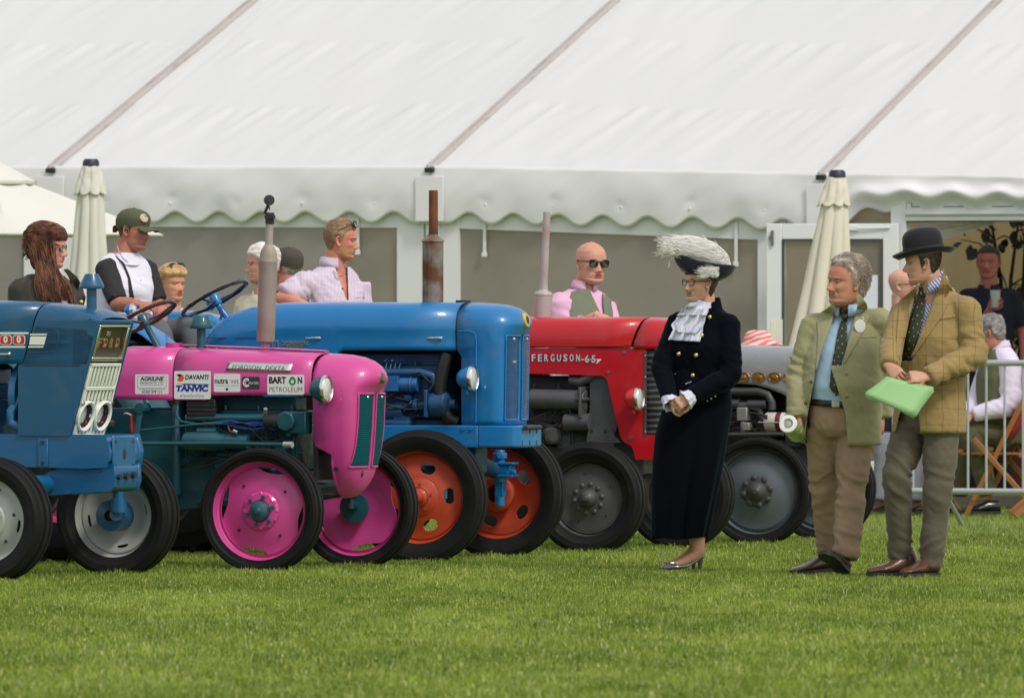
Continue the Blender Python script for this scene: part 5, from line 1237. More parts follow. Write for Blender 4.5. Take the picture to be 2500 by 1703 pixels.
def wrinkle(b, amp, seed, fx=7, fz=16, detail=True, spots=()):
    """soft folds: broad drift plus oblique creases, stronger round the given spots (centre, radius, direction, frequency, amp)"""
    out = []
    for v, n in zip(b.v, b.n):
        p = Vector(v); q = Vector((p.x*fx+p.z*2.5, p.y*fx, p.z*fz*.45+p.x*3))+Vector((seed, seed*2, 0))
        d = amp*(noise.noise(q)+.6*(1-2*abs(noise.noise(q*2.1+Vector((5, 1, 3)))))+.35*(1-2*abs(noise.noise(q*4.3+Vector((2, 7, 3))))))
        for c, rr, dr, fq, am in spots:
            dr = dr.normalized()
            w = math.exp(-((p-c).length/rr)**2)
            if w > .02:
                r0 = p-c; t = r0.dot(dr); a = (r0-dr*t)
                q2 = Vector((t*fq*.42, a.x*fq*.09+seed, (a.y+a.z)*fq*.09))
                q2 = q2+Vector((.8*noise.noise(p*7+Vector((seed, 3, 0))), 0, 0))
                k1 = 1-abs(noise.noise(q2))*3.2; d += am*w*(max(-.35, k1)*1.1-.15)
        out.append((v[0]+n[0]*d, v[1]+n[1]*d, v[2]+n[2]*d))
    b.v = out; return b
def cloth(b, voxel, name, m, parent, seed, amp=.004, smooth=3, spots=(), fx=7, fz=16, cuts=None, solid=0.0):
    r = remesh(b, voxel, smooth); wrinkle(r, amp, seed, fx, fz, spots=spots)
    tree = BVHTree.FromPolygons([Vector(v) for v in r.v], r.f)
    if cuts:
        for poly in cuts: r = cut_front(r, poly)
    o = r.build(name, m, parent, smooth=0, solid=solid)
    o.data.polygons.foreach_set('use_smooth', [True]*len(o.data.polygons))
    return o, tree
def cut_front(b, poly):
    me = bpy.data.meshes.new('c'); me.from_pydata(b.v, [], b.f); bm = bmesh.new(); bm.from_mesh(me); bpy.data.meshes.remove(me)
    bm.normal_update()
    cx = sum(p[0] for p in poly)/len(poly); cz = sum(p[1] for p in poly)/len(poly); n = len(poly); planes = []
    for i in range(n):
        (x0, z0), (x1, z1) = poly[i], poly[(i+1) % n]; nx, nz_ = (z1-z0), -(x1-x0)
        if (cx-x0)*nx+(cz-z0)*nz_ > 0: nx, nz_ = -nx, -nz_
        planes.append((Vector((x0, 0, z0)), Vector((nx, 0, nz_)).normalized()))
    for co, no in planes:
        fs = [f for f in bm.faces if f.normal.y < .25 and max((f.calc_center_median()-c2).dot(n2) for c2, n2 in planes) < .08]
        g = list({v for f in fs for v in f.verts})+list({e for f in fs for e in f.edges})+fs
        bmesh.ops.bisect_plane(bm, geom=g, plane_co=co, plane_no=no, dist=1e-5); bm.normal_update()
    rm = [f for f in bm.faces if f.normal.y < .25 and all((f.calc_center_median()-co).dot(no) < -1e-5 for co, no in planes)]
    bmesh.ops.delete(bm, geom=rm, context='FACES')
    bm.verts.index_update(); r = MB(); r.v = [tuple(v.co) for v in bm.verts]; r.f = [tuple(v.index for v in f.verts) for f in bm.faces]; r.m = [0]*len(r.f); bm.free(); return r
def drape(tree, left, right, name, m, parent, off=.006, th=.004, nc=8, nr=14, wave=None, smooth=60):
    """cloth piece laid on a surface: left and right edges are (x, z) polylines"""
    L = resample(left, nr+1); Rr = resample(right, nr+1); rows = []
    for i in range(nr+1):
        row = []
        for j in range(nc+1):
            x = lerp(L[i][0], Rr[i][0], j/nc); z = lerp(L[i][1], Rr[i][1], j/nc)
            h = tree.ray_cast(Vector((x, -3, z)), Vector((0, 1, 0)))
            row.append([x, h[0].y if h[0] is not None else None, z])
        rows.append(row)
    ys = [p[1] for r in rows for p in r if p[1] is not None]; my = (sum(ys)/len(ys)) if ys else 0
    for r in rows:
        for j, p in enumerate(r):
            if p[1] is None:
                c = [q for q in r if q[1] is not None]; p[1] = min(c, key=lambda q: abs(q[0]-p[0]))[1] if c else my
    for _ in range(2):
        for i in range(1, nr):
            for j in range(1, nc): rows[i][j][1] = .5*rows[i][j][1]+.125*(rows[i-1][j][1]+rows[i+1][j][1]+rows[i][j-1][1]+rows[i][j+1][1])
    for i in range(nr+1):
        for j in range(nc+1): rows[i][j][1] -= off+(wave(i/nr, j/nc) if wave else 0)
    b = MB(); b.grid([[tuple(p) for p in r] for r in rows]); return b.build(name, m, parent, smooth=smooth, solid=th)

HF = [(-.118, .056), (-.112, .070), (-.103, .080), (-.092, .083), (-.080, .079), (-.070, .083), (-.060, .086), (-.048, .085), (-.03, .086), (-.01, .084), (.004, .082), (.018, .090), (.03, .091), (.05, .089), (.07, .081), (.09, .064), (.104, .044), (.113, .022), (.118, .002)]
HB = [(-.118, .002), (-.10, -.035), (-.08, -.055), (-.06, -.068), (-.04, -.074), (-.01, -.090), (.03, -.101), (.06, -.099), (.08, -.088), (.10, -.062), (.112, -.032), (.118, -.004)]
HW = [(-.118, .022), (-.110, .036), (-.095, .050), (-.075, .0585), (-.05, .064), (-.02, .069), (.01, .0735), (.04, .0765), (.065, .073), (.085, .061), (.10, .044), (.112, .022), (.118, .003)]
NOSE = [(-.054, 0), (-.048, .004), (-.043, .019), (-.037, .025), (-.030, .0235), (-.02, .018), (-.008, .0115), (.004, .006), (.014, .002), (.022, 0)]
def head_grid(o):
    nu, nv = 88, 84; rows = []; jw = o.get('jaw', 1.0); fat = o.get('fat', 1.0); nl = o.get('nose', 1.0)
    for i in range(nv+1):
        z = -.118+.236*i/nv; F = interp(z, HF); Bk = interp(z, HB); W = interp(z, HW)*(fat if z < 0 else lerp(fat, 1, min(1, z/.05)))
        if z < -.04: W *= lerp(1, jw, min(1, (-.04-z)/.05))
        cx = lerp(F, Bk, .5); row = []
        for k in range(nu):
            a = 2*PI*k/nu; cs, sn = math.cos(a), math.sin(a); e = 2/2.25
            x = cx+(F-Bk)/2*math.copysign(abs(cs)**e, cs); y = W*math.copysign(abs(sn)**e, sn)
            if x > 0:
                ay = abs(y); g = lambda c, s: math.exp(-((c)/s)**2)
                x += nl*interp(z, NOSE)*g(y, lerp(.0075, .0125, min(1, max(0, (.01-z)/.045))))
                x += nl*.006*g(ay-.014, .006)*g(z+.042, .007)                       # nostril wings
                x -= .010*g(ay-.031, .014)*g(z-.003, .0085)                           # sockets
                x += .0045*g(ay-.030, .020)*g(z-.019, .006)                           # brow ridge
                x += .005*g(ay-.048, .016)*g(z+.022, .016)                            # cheekbone
                x -= .0035*g(ay-.034-.25*abs(z+.05), .005)*g(z+.052, .018)*o.get('crease', 1)   # smile crease
                zc = z-o.get('smile', 0)*.011*min(1.6, (ay/.022)**2); m_ = g(y, .021); x += .0040*m_*g(zc+.060, .0042)-.0050*g(y, .026)*g(zc+.0662, .0026)+.0040*m_*g(zc+.0730, .005); x += o.get('smile', 0)*.005*g(ay-.040, .014)*g(z+.034, .014)
                x -= .003*g(y, .02)*g(z+.083, .006)
                x -= .004*g(ay-.060, .018)*g(z+.05, .02)*(2-fat)
            row.append(Vector((x, y, z)))
        rows.append(row)
    return rows
def head_matrix(c, yaw, pitch=0, roll=0, s=1.0):
    """yaw 0 looks at the camera, +90 to the right of the picture; pitch + looks down; roll + tips to the right"""
    M = Matrix.Rotation(R(-90)+R(yaw), 4, 'Z') @ Matrix.Rotation(R(pitch), 4, 'Y') @ Matrix.Rotation(R(roll), 4, 'X')
    return Matrix.Translation(c) @ M @ Matrix.Scale(s, 4)
def head_mb(M, o):
    """materials: 0 skin 1 lips 2 eye white 3 dark iris 4 brow hair 5 beard"""
    rows = head_grid(o); b = MB(); nu = len(rows[0]); nv = len(rows)-1
    b.grid(rows, 0, True, True, True)
    beard = o.get('beard'); fi = 0
    for i in range(nv):
        for k in range(nu):
            p = rows[i][k]
            if p.x > .055 and abs(p.y) < .021+.004*o.get('smile', 0) and -.0755 < p.z-o.get('smile', 0)*.011*min(1.6, (p.y/.022)**2) < -.0575: b.m[fi] = 1
            elif beard and p.z < -.045-.35*max(0, p.x-.055)+(.02 if abs(p.y) > .045 and p.x < .06 else 0) and p.x > -.005: b.m[fi] = 5
            elif beard and p.x > .07 and -.058 < p.z < -.046 and abs(p.y) < .028: b.m[fi] = 5
            fi += 1
    for s in (-1, 1):
        e = Matrix.Translation((.0715, s*.0315, .002)); b.ell((.0722, s*.0315, .0025), .0068, .0118, .0040 if not o.get('squint') else .0026, 2, 12, 8); b.ell((.0778, s*.0315, .0025), .0026, .0054, .0042 if not o.get('squint') else .0027, 3, 10, 6)
        b.tube([(.072, s*.019, .0062), (.079, s*.0315, .0078), (.070, s*.046, .0045)], [(.0018, .0026), (.0026, .0040), (.0016, .0024)], 6, True, 0); b.tube([(.072, s*.020, -.0025), (.0785, s*.0315, -.0042), (.070, s*.045, -.0020)], [(.0014, .0020), (.002, .0030), (.0014, .002)], 6, True, 0)
        b.tube([(.083, s*.015, .0165), (.0865, s*.028, .0205), (.076, s*.047, .0170)], [(.002, .0028), (.0028, .0038), (.0015, .002)], 6, True, 4)
        er = []                                                        # ear: a rolled shell
        Em = Matrix.Translation((-.006, s*.074, -.006)) @ Matrix.Rotation(s*R(-24), 4, 'Z') @ Matrix.Rotation(R(-12), 4, 'Y')
        rws = []
        for q, (sx, dy) in enumerate(((1.0, -.004), (1.03, .004), (.92, .009), (.74, .004), (.55, .000), (.25, -.001))):
            rws.append([Em @ Vector((math.cos(2*PI*t/20)*.0175*sx*(1-.25*max(0, -math.sin(2*PI*t/20))), s*dy, math.sin(2*PI*t/20)*.031*sx)) for t in range(20)])
        b.grid(rws, 0, True, False, True)
    if o.get('teeth'): b.tube([(.0795, -.013, -.0630), (.0842, 0, -.0668), (.0795, .013, -.0630)], .0017, 6, True, 2)
    b.v = [tuple(M @ Vector(v)) for v in b.v]; return b
def hair_mb(M, o, mask, th, nf=55, na=.006, seed=0, flow=(0, 0, 0)):
    rows = head_grid(o); nv = len(rows)-1; nu = len(rows[0]); P = []; K = []
    for i in range(nv+1):
        pr = []; kr = []
        for k in range(nu):
            p = rows[i][k]; c = Vector((-.008, 0, .0)); n = (p-c).normalized(); mk = max(0, min(1, mask(p)))
            if abs(p.y) < .03 and p.x > .08 and p.z < .03: mk = 0
            q = Vector((p.x*nf*.5, p.y*nf*.5, p.z*nf))+Vector((seed, 0, 0))
            d = -.003+mk**.5*(th(p)+.003)+mk*na*(noise.noise(q)+.5*noise.noise(q*2.3))
            pr.append(p+n*d+Vector(flow)*mk); kr.append(mk)
        P.append(pr); K.append(kr)
    b = MB(); vs = [p for r in P for p in r]; fs = []
    for i in range(nv):
        for k in range(nu):
            k2 = (k+1) % nu
            if max(K[i][k], K[i][k2], K[i+1][k], K[i+1][k2]) > .001: fs.append((i*nu+k, i*nu+k2, (i+1)*nu+k2, (i+1)*nu+k))
    fs.append(tuple(nv*nu+k for k in range(nu)))
    b.add([M @ p for p in vs], fs)
    # drop loose vertices
    used = sorted({i for f in b.f for i in f}); mp = {u: i for i, u in enumerate(used)}; b.v = [b.v[u] for u in used]; b.f = [tuple(mp[i] for i in f) for f in b.f]
    return b
def male_mask(line=.062, side=-.035, nape=-.075, temple=.012):
    def f(p):
        # hairline height as a function of how far forward the point is
        zl = interp(p.x, [(-.10, nape), (-.045, nape+.01), (-.028, side+.02), (-.018, side), (temple, side+.005), (temple+.012, .035), (.05, line-.006), (.10, line)])
        if -.032 < p.x < .010 and abs(p.y) > .055: zl = max(zl, .020 if p.x < .0 else side)    # round the ear
        return smoothstep(zl-.004, zl+.010, p.z)
    return f
def female_mask(line=.052, side=-.03):
    def f(p):
        zl = interp(p.x, [(-.10, -.10), (-.035, -.085), (-.024, -.06), (-.018, .03), (.010, .035), (.03, line-.004), (.10, line)])
        return smoothstep(zl-.004, zl+.010, p.z)
    return f
def lay_strands(b, capmb, n, M, flow, ln=.05, r=.0011, lift=.002, seed=0, jit=.35, seg=4, curl=0.0, pick=None):
    """fine hair or feather barbs lying along a surface"""
    tr = BVHTree.FromPolygons([Vector(v) for v in capmb.v], capmb.f); rr = random.Random(seed); M3 = M.to_3x3().normalized(); Mi = M.inverted(); nf = len(capmb.f)
    for i in range(n):
        f = capmb.f[rr.randrange(nf)]; q = sum((Vector(capmb.v[k]) for k in f[:4]), Vector())/min(4, len(f))
        if pick and not pick(Mi @ q): continue
        d = M3 @ Vector(flow(Mi @ q)); d = d.normalized()+Vector((rr.uniform(-jit, jit), rr.uniform(-jit, jit), rr.uniform(-jit, jit))); L = ln*rr.uniform(.6, 1.3)/seg; pts = []; lf = lift*rr.uniform(.3, 1.6); ph = rr.uniform(0, 6.28)
        for k in range(seg+1):
            h = tr.find_nearest(q)
            if h[0] is None: break
            nrm = h[1] if h[1].dot(h[0]-(M @ Vector((0, 0, 0)))) > 0 else -h[1]
            p = h[0]+nrm*(lf*(1+.6*k*curl)); pts.append(p); t = (d-nrm*d.dot(nrm)); t = t.normalized() if t.length > 1e-6 else d
            if curl: t = (t+nrm.cross(t)*curl*math.sin(ph+k*1.3)).normalized()
            q = p+t*L
        if len(pts) > 2: b.tube(pts, [r*(1-.7*k/(len(pts)-1)) for k in range(len(pts))], 4, False)
def hb_copy(b):
    c = MB(); c.v = list(b.v); c.f = list(b.f); c.m = list(b.m); return c
BACKDOWN = lambda p: (-.9, 0, -.35) if p.z > .06 else (-.45, 0, -1)
def strands(b, n, start, end, r0=.0016, seed=0, sag=.02, jit=.01, seg=5):
    rr = random.Random(seed)
    for i in range(n):
        a = Vector(start(rr)); c = Vector(end(rr, a)); mid = []
        bend = Vector((rr.uniform(-jit, jit), rr.uniform(-jit, jit), rr.uniform(-jit, jit)+sag))
        pts = [a.lerp(c, t/seg)+bend*math.sin(PI*t/seg) for t in range(seg+1)]
        b.tube(pts, [r0*(1-.75*t/seg) for t in range(seg+1)], 5)
def hand_mb(wrist, fwd, back, side, curl=.5, s=1.0, spread=.1, thumb_in=.3, curls=None):
    """fwd: along the hand, back: out of the back of the hand, side=+1: thumb on fwd x back side"""
    f = Vector(fwd).normalized(); bk = Vector(back); bk = (bk-f*bk.dot(f)).normalized(); t = f.cross(bk)*side; W = Vector(wrist); b = MB()
    rows = []
    for q, (l, w, d) in enumerate(((-.03, .026, .020), (0, .027, .019), (.03, .036, .018), (.06, .042, .016), (.088, .042, .013), (.098, .036, .009))):
        c = W+f*l*s
        rows.append([c+t*(w*s*math.cos(2*PI*k/16))+bk*(d*s*math.sin(2*PI*k/16)) for k in range(16)])
    b.grid(rows, 0, True, True, True)
    for i, (off, ln, rad) in enumerate(((.033, .074, .0080), (.0115, .082, .0084), (-.0115, .076, .0080), (-.033, .060, .0072))):
        cu = (curls[i] if curls else curl); p = W+f*.082*s+t*off*s; d = (f+t*(off*spread*10*.3)).normalized(); pts = [p-d*.02]; rd = [rad*s]
        for q, (fr, ka) in enumerate(((.45, .9), (.30, 1.15), (.25, .8))):
            ang = cu*ka*1.25; ax = t; d = (Matrix.Rotation(-ang*side, 3, ax) @ d).normalized() if True else d
            pts.append(p); rd.append(rad*s*(1-.06*q)); p = p+d*(ln*fr*s)
        pts.append(p); rd.append(rad*s*.72)
        limb(b, pts, rd, 10, 3); b.ell(p, rad*.72*s, rad*.72*s, rad*.72*s, nu=8, nv=6)
    p0 = W+f*.018*s+t*.026*s; d = (f*.62+t*(.75-thumb_in)-bk*(.35+thumb_in*.5)).normalized()
    pts = [p0-t*.012*s, p0+d*.034*s, p0+d*.034*s+(d*.6+f*.4-bk*.15*curl).normalized()*.03*s, p0+d*.034*s+(d*.6+f*.4-bk*.15*curl).normalized()*.03*s+(f*.9-t*.15-bk*.3*curl).normalized()*.025*s]
    limb(b, pts, [.015*s, .0115*s, .0098*s, .0075*s], 10, 3); b.ell(pts[-1], .0075*s, .0075*s, .0075*s, nu=8, nv=6)
    return b
def shoe_mb(heel, yaw, L=.29, w=.048, h=.075, pitch=0.0, sole=.022):
    """returns upper, sole; heel = point on the ground below the heel; yaw as for heads"""
    M = Matrix.Translation(heel) @ Matrix.Rotation(R(-90)+R(yaw), 4, 'Z') @ Matrix.Rotation(R(pitch), 4, 'Y')
    up = MB(); rows = []
    for x, ww, zt, zb in ((0, .55, .80, .3), (.012, .74, .97, .28), (.05, .80, 1.0, .28), (.095, .78, .98, .28), (.13, .84, .80, .28), (.17, .96, .64, .28), (.21, 1.0, .54, .28), (.25, .88, .46, .28), (.278, .62, .38, .28), (.29, .25, .33, .29)):
        x *= L/.29; z0 = sole*.8; z1 = h*zt; row = []
        for k in range(18):
            a = 2*PI*k/18; cs, sn = math.cos(a), math.sin(a); zz = (z0+z1)/2+(z1-z0)/2*math.copysign(abs(sn)**.85, sn); row.append(M @ Vector((x, w*ww*math.copysign(abs(cs)**.85, cs)*(1-.25*max(0, sn)), zz)))
        rows.append(row)
    up.grid(rows, 0, True, True, True)
    so = MB(); ol = [(0, .55), (.02, .78), (.06, .84), (.10, .74), (.15, .88), (.20, 1.03), (.245, .95), (.278, .68), (.296, .2)]
    rows = []
    for x, ww in ol:
        x *= L/.29; lift = -.006 if .09 < x < .15 else 0
        rows.append([M @ Vector(p) for p in ((x, -w*ww*1.05, 0-lift), (x, w*ww*1.05, 0-lift), (x, w*ww*1.05, sole), (x, -w*ww*1.05, sole))])
    so.grid(rows, 0, True, True, True)
    return up, so
SKINS = {}
def skin(name, rgb, red=(190, 110, 90)):
    m = mat('skin_'+name, srgb(*rgb), rough=.55, var=.16, vs=16, c2=srgb(*red), c2s=11, c2lo=.48, c2hi=.78, bump=.10, bs=90, spec=.4)
    q = m.node_tree.nodes['Principled BSDF']; q.inputs['Subsurface Weight'].default_value = .12; q.inputs['Subsurface Scale'].default_value = .01; q.inputs['Subsurface Radius'].default_value = (1, .4, .25)
    return m
m_lip = mat('lips', srgb(168, 96, 88), rough=.45); m_eye = mat('eye_white', srgb(160, 146, 138), rough=.3); m_iris = mat('iris', (.02, .018, .015), rough=.2)
m_gl = mat('sunglass_lens', (.008, .008, .009), rough=.06, coat=.6); m_glframe = mat('glasses_frame', (.02, .018, .016), rough=.3); m_clear = mat('clear_lens', (.45, .45, .45), rough=.04, alpha=.22)
def hairmat(name, rgb, rgb2): return mat('hair_'+name, srgb(*rgb), rough=.5, var=.35, vs=30, c2=srgb(*rgb2), c2s=25, c2lo=.45, c2hi=.65, bump=.6, bs=70, stretch=(1, 1, .35), detail=6)
def glasses(M, parent, mfr, mlens, dz=.003, dx=0.0, style='square', name='glasses', up=0):
    b = MB(); l = MB(); Mt = M @ Matrix.Translation((dx, 0, dz)) @ Matrix.Rotation(up, 4, 'Y')
    for s in (-1, 1):
        c = Vector((.088, s*.033, 0)); n = 20; e = .55 if style == 'square' else .8; hw, hh = .0265, .019
        ring = [c+Vector((-.14*abs(q[0])*hw*1.2, s*q[0]*hw, q[1]*hh)) for q in [(math.copysign(abs(math.cos(2*PI*k/n))**e, math.cos(2*PI*k/n)), math.copysign(abs(math.sin(2*PI*k/n))**e, math.sin(2*PI*k/n))) for k in range(n)]]
        b.tube([Mt @ p for p in ring+ring[:1]], .0024, 6, False); b.tube([Mt @ Vector(p) for p in ((.086, s*.060, .006), (.04, s*.078, .006), (-.015, s*.079, .004), (-.03, s*.076, -.008))], [(.0018, .003)]*4, 6)
        l.add([Mt @ (p+Vector((-.0005, 0, 0))) for p in ring], [tuple(range(n))])
    b.tube([Mt @ Vector(p) for p in ((.089, -.008, .006), (.093, 0, .008), (.089, .008, .006))], .002, 6)
    g = b.build(name, mfr, parent); l.build('lens', mlens, g, smooth=0); return g
class P:
    """one person: joints are measured (px, py, depth offset) points; parts hang from an Empty between the feet"""
    def __init__(s, label, Y, px, group=None):
        s.Y = Y; X = (px-1250)*Y/25000; s.o = Vector((X, Y, 0)); s.t = thing('person', label, 'person', (X, Y, 0), group=group)
    def J(s, px, py, dy=0): return at(px, py, s.Y+dy)-s.o
    def torso(s, hip, neck, *a, **k):
        global NECK
        NECK = neck; return s._torso(hip, neck, *a, **k)
    def _torso(s, hip, neck, sh, yaw, w=(.165, .155, .175, .175), d=(.115, .11, .125, .095), pw=2.5, grow=0.0, belly=0.0):
        y = R(yaw); f = Vector((math.sin(y), -math.cos(y), 0)); rg = []
        for t, ww, dd, fo in ((0, w[0], d[0], 0), (.28, w[1], d[1], belly), (.62, w[2], d[2], .010), (.84, w[3], d[3], 0), (.915, w[3]*.88, d[3]*.88, -.003), (.97, w[3]*.62, d[3]*.78, -.005), (1.0, .078, .074, -.005)):
            rg.append((hip.lerp(neck, t)+f*fo, ww+grow, dd+grow, y, pw if t < .9 else 2.2))
        return rg
def build_body(p, hip, neck, rg, headM, ho, arms, legs, sk, hands, brow, beard=None, extra=None):
    """skin mesh: trunk and limbs fused into one surface, head and hands at finer resolution in the same object"""
    b = MB(); loft(b, [(c, w*.86, d*.86, y, q) for c, w, d, y, q in rg], 24, 2)
    hc = headM @ Vector((-.022, 0, -.045)); nk = ho.get('neck', 1.0); limb(b, [neck-Vector((0, 0, .05)), neck+(hc-neck)*.45, hc], [.080*nk, .066*nk, .063*nk], 16, 4)
    for a in arms: limb(b, a, [.045, .040, .028], 12, 4)
    for l in legs: limb(b, [l[0], l[0].lerp(l[1], .5), l[1], l[1].lerp(l[2], .5), l[2]], [.066, .06, .046, .042, .034], 12, 4)
    r = remesh(b, .014, 4); out = MB(); out.merge(r)
    out.merge(head_mb(headM, ho))
    for h in hands:
        q = remesh(h, .0032, 1); out.merge(q)
    if extra: out.merge(extra)
    ob = out.build('body', [sk, m_lip, m_eye, m_iris, brow, beard or brow], p.t, smooth=0)
    ob.data.polygons.foreach_set('use_smooth', [True]*len(ob.data.polygons)); return ob
NECK = None
def sleeve(b, sh, el, wr, r=(.070, .060, .047), frac=1.0):
    if frac >= 1: limb(b, [sh, sh.lerp(el, .5), el, el.lerp(wr, .5), wr], [r[0], r[0]*.95, r[1], lerp(r[1], r[2], .5), r[2]], 16, 4)
    else: limb(b, [sh, sh.lerp(el, frac*.5), sh.lerp(el, frac)], [r[0], r[0]*.97, r[0]*.92], 16, 4)
    b.ell(sh-Vector((0, 0, r[0]*.12)), r[0]*.90, r[0]*.90, r[0]*.84, nu=16, nv=10)
    if NECK is not None: limb(b, [NECK.lerp(sh, .10)-Vector((0, 0, .045)), NECK.lerp(sh, .55)-Vector((0, 0, .030)), sh-Vector((0, 0, r[0]*.12))], [r[0]*.80, r[0]*.86, r[0]*.86], 14, 4)
def legs_mb(hip, hl, hr, kl, kr, al, ar, yaw, w=.165, d=.115, r=(.098, .078, .062)):
    b = MB(); y = R(yaw); loft(b, [(hip+Vector((0, 0, .13)), w*.93, d*.95, y, 2.4), (hip+Vector((0, 0, .03)), w, d, y, 2.4), (hip-Vector((0, 0, .08)), w*.96, d*.98, y, 2.4), (hip-Vector((0, 0, .12)), w*.8, d*.8, y, 2.2)], 30, 3)
    for h, k, a in ((hl, kl, al), (hr, kr, ar)): limb(b, [h, h.lerp(k, .5), k, k.lerp(a, .5), a], [r[0], r[0]*.95, r[1], lerp(r[1], r[2], .55), r[2]], 18, 5)
    return b
def shirt_collar(p, ctr, yaw, m, parent, r=.072, h=.03, tilt=0.0, gap=.35):
    b = MB(); rws = []; y = R(yaw)
    for dz, rr in ((-.02, r*1.12), (0, r*1.04), (h, r*.98), (h+.004, r*1.01), (h*.4, r*1.12), (-.012, r*1.20)):
        rws.append([ctr+Vector((math.cos(a)*rr, math.sin(a)*rr, dz+tilt*math.cos(a)*rr-(.028 if dz < h else .012)*max(0, math.cos(a-y+PI/2)))) for a in np.linspace(y-PI/2+gap, y-PI/2+2*PI-gap, 40)])
    b.grid(rws); return b.build('collar', m, parent, smooth=60, solid=.003)

# ================================================================== the woman in velvet
def face_mats(): return None
def gold_button(p, tree, x, z, r, parent, m, name='button'):
    h = tree.ray_cast(Vector((x, -3, z)), Vector((0, 1, 0)))
    y = h[0].y if h[0] is not None else -.12
    b = MB(); b.ell((x, y-.004, z), r, r*.6, r, nu=12, nv=8); return b.build(name, m, parent)
def lady():
    p = P('woman in dark velvet coat dress, lace jabot and white-plumed hat, hands clasped', 56.9, 1695); J = p.J
    mv = mat('velvet', (.0016, .0026, .0056), rough=.85, var=.3, vs=9, sheen=.14, sheen_tint=(.25, .42, .6), spec=.08, bump=.1, bs=120)
    ml = mat('lace', srgb(222, 224, 236), rough=.8, var=.05, vs=40, bump=.5, bs=130, translucent=.15)
    sk = skin('lady', (206, 160, 134), (200, 136, 114)); mg = mat('brass_button', srgb(206, 186, 120), rough=.3, metal=.8)
    hip = J(1705, 1005); neck = J(1722, 752, .02); yaw = -28
    sl, sr = J(1658, 780, .085), J(1780, 786, -.085); el, er = J(1615, 893, -.03), J(1782, 915, -.15); wl, wr = J(1634, 975, -.19), J(1688, 968, -.25)
    M = head_matrix(J(1709, 690, -.02), -56, 1, 0, .95); ho = dict(fat=1.0, jaw=.95, nose=.9, crease=1.2, teeth=True, smile=1.0, neck=.92)
    rg = p.torso(hip, neck, None, yaw, w=(.165, .142, .165, .160), d=(.125, .112, .135, .090))
    la, ra = J(1700, 1345, .05), J(1706, 1345, -.02)
    hands = [hand_mb(J(1640, 976, -.21), (.75, -.45, -.42), (-.15, -.75, .55), 1, .75, .92, curls=(.9, .85, .8, .8)), hand_mb(J(1687, 966, -.26), (-.80, -.15, -.50), (.05, -.85, .5), -1, .62, .92, curls=(.55, .6, .65, .7))]
    bd = build_body(p, hip, neck, rg, M, ho, [(sl, el, wl), (sr, er, wr)], [(J(1680, 1010, .03), J(1690, 1170, .02), J(1703, 1345, .05), J(1690, 1382, -.02)), ][:0]+[(J(1685, 1015, .03), J(1692, 1180, .03), J(1699, 1343, .06)), (J(1725, 1015, 0), J(1712, 1180, 0), J(1705, 1343, -.02))], sk, hands, hairmat('dark', (52, 36, 28), (80, 56, 42)))
    hp = hair_mb(M, ho, female_mask(.05), lambda q: .014 if q.x < -.02 else .006, seed=3); hr = hp.build('hair', MATS['hair_dark'], p.t, smooth=60)
    # coat
    c = MB(); loft(c, [(J(1704, 1030), .150, .115, R(yaw), 2.3), (J(1705, 985), .158, .120, R(yaw), 2.3)]+[(q[0], q[1]+.012, q[2]+.012, q[3], q[4]) for q in rg[1:]], 36, 4); sleeve(c, sl, el, wl, (.062, .056, .046)); sleeve(c, sr, er, wr, (.064, .060, .048))
    co, tree = cloth(c, .0105, 'coat', mv, p.t, 2, .004, spots=[(el, .12, Vector((.3, .2, 1)), 60, .006), (er, .13, Vector((.5, .2, 1)), 60, .007), (J(1700, 900), .12, Vector((0, 0, 1)), 40, .003)])
    # skirt
    rows = []
    rings = [(895, 1708, .140), (915, 1708, .158), (950, 1706, .176), (1000, 1702, .194), (1060, 1688, .202), (1120, 1680, .197), (1180, 1673, .187), (1240, 1666, .173), (1300, 1660, .158), (1312, 1659, .155)]
    for py, cx, w in rings:
        cc = J(cx, py); row = []
        t = max(0, (py-950)/360)
        for k in range(96):
            a = 2*PI*k/96; rr = 1+.03*t*math.sin(a*7+1.0)+.022*t*math.sin(a*11+3)
            rr -= .16*smoothstep(.25, .8, t)*math.exp(-((a-4.85)/.09)**2)
            if 4.85 < a < 5.5: rr += .05*smoothstep(.25, .8, t)*math.exp(-((a-5.05)/.2)**2)
            row.append(cc+Vector((math.cos(a)*w*rr, math.sin(a)*w*.78*rr, -.006*math.sin(a*3) if py > 1290 else 0)))
        rows.append(row)
    fr = []
    for r0, r1 in zip(rows, rows[1:]):
        for s in range(4): fr.append([r0[k].lerp(r1[k], s/4) for k in range(96)])
    fr.append(rows[-1]); b = MB(); b.grid(fr, 0, True, True); b.build('skirt', mv, p.t, smooth=70, solid=.004)
    # stand collar of the coat and white stock
    nx = J(1720, 757, 0)
    b = MB(); rws = []
    for q, (dz, r) in enumerate(((-.035, .098), (-.01, .085), (.035, .070), (.040, .066))):
        rws.append([nx+Vector((math.cos(a)*r*1.05+.012, math.sin(a)*r+.01, dz+(.03*max(0, math.cos(a-.4)) if dz > 0 else 0))) for a in np.linspace(-1.2, 2.9, 26)])
    b.grid(rws); b.build('coat_collar', mv, p.t, smooth=60, solid=.008)
    b = MB(); b.grid([[J(1713, 748, -.01)+Vector((math.cos(a)*r*1.0, math.sin(a)*r, dz+.012*math.sin(a*2))) for a in np.linspace(0, 2*PI, 40, endpoint=False)] for dz, r in ((-.03, .072), (.0, .066), (.028, .064), (.03, .060))], closed=True); so = b.build('stock', ml, p.t, smooth=60, solid=.004)
    def pt(gx, gy): q = J(1540+gx*.278, 560+gy*.278); return (q.x, q.z)
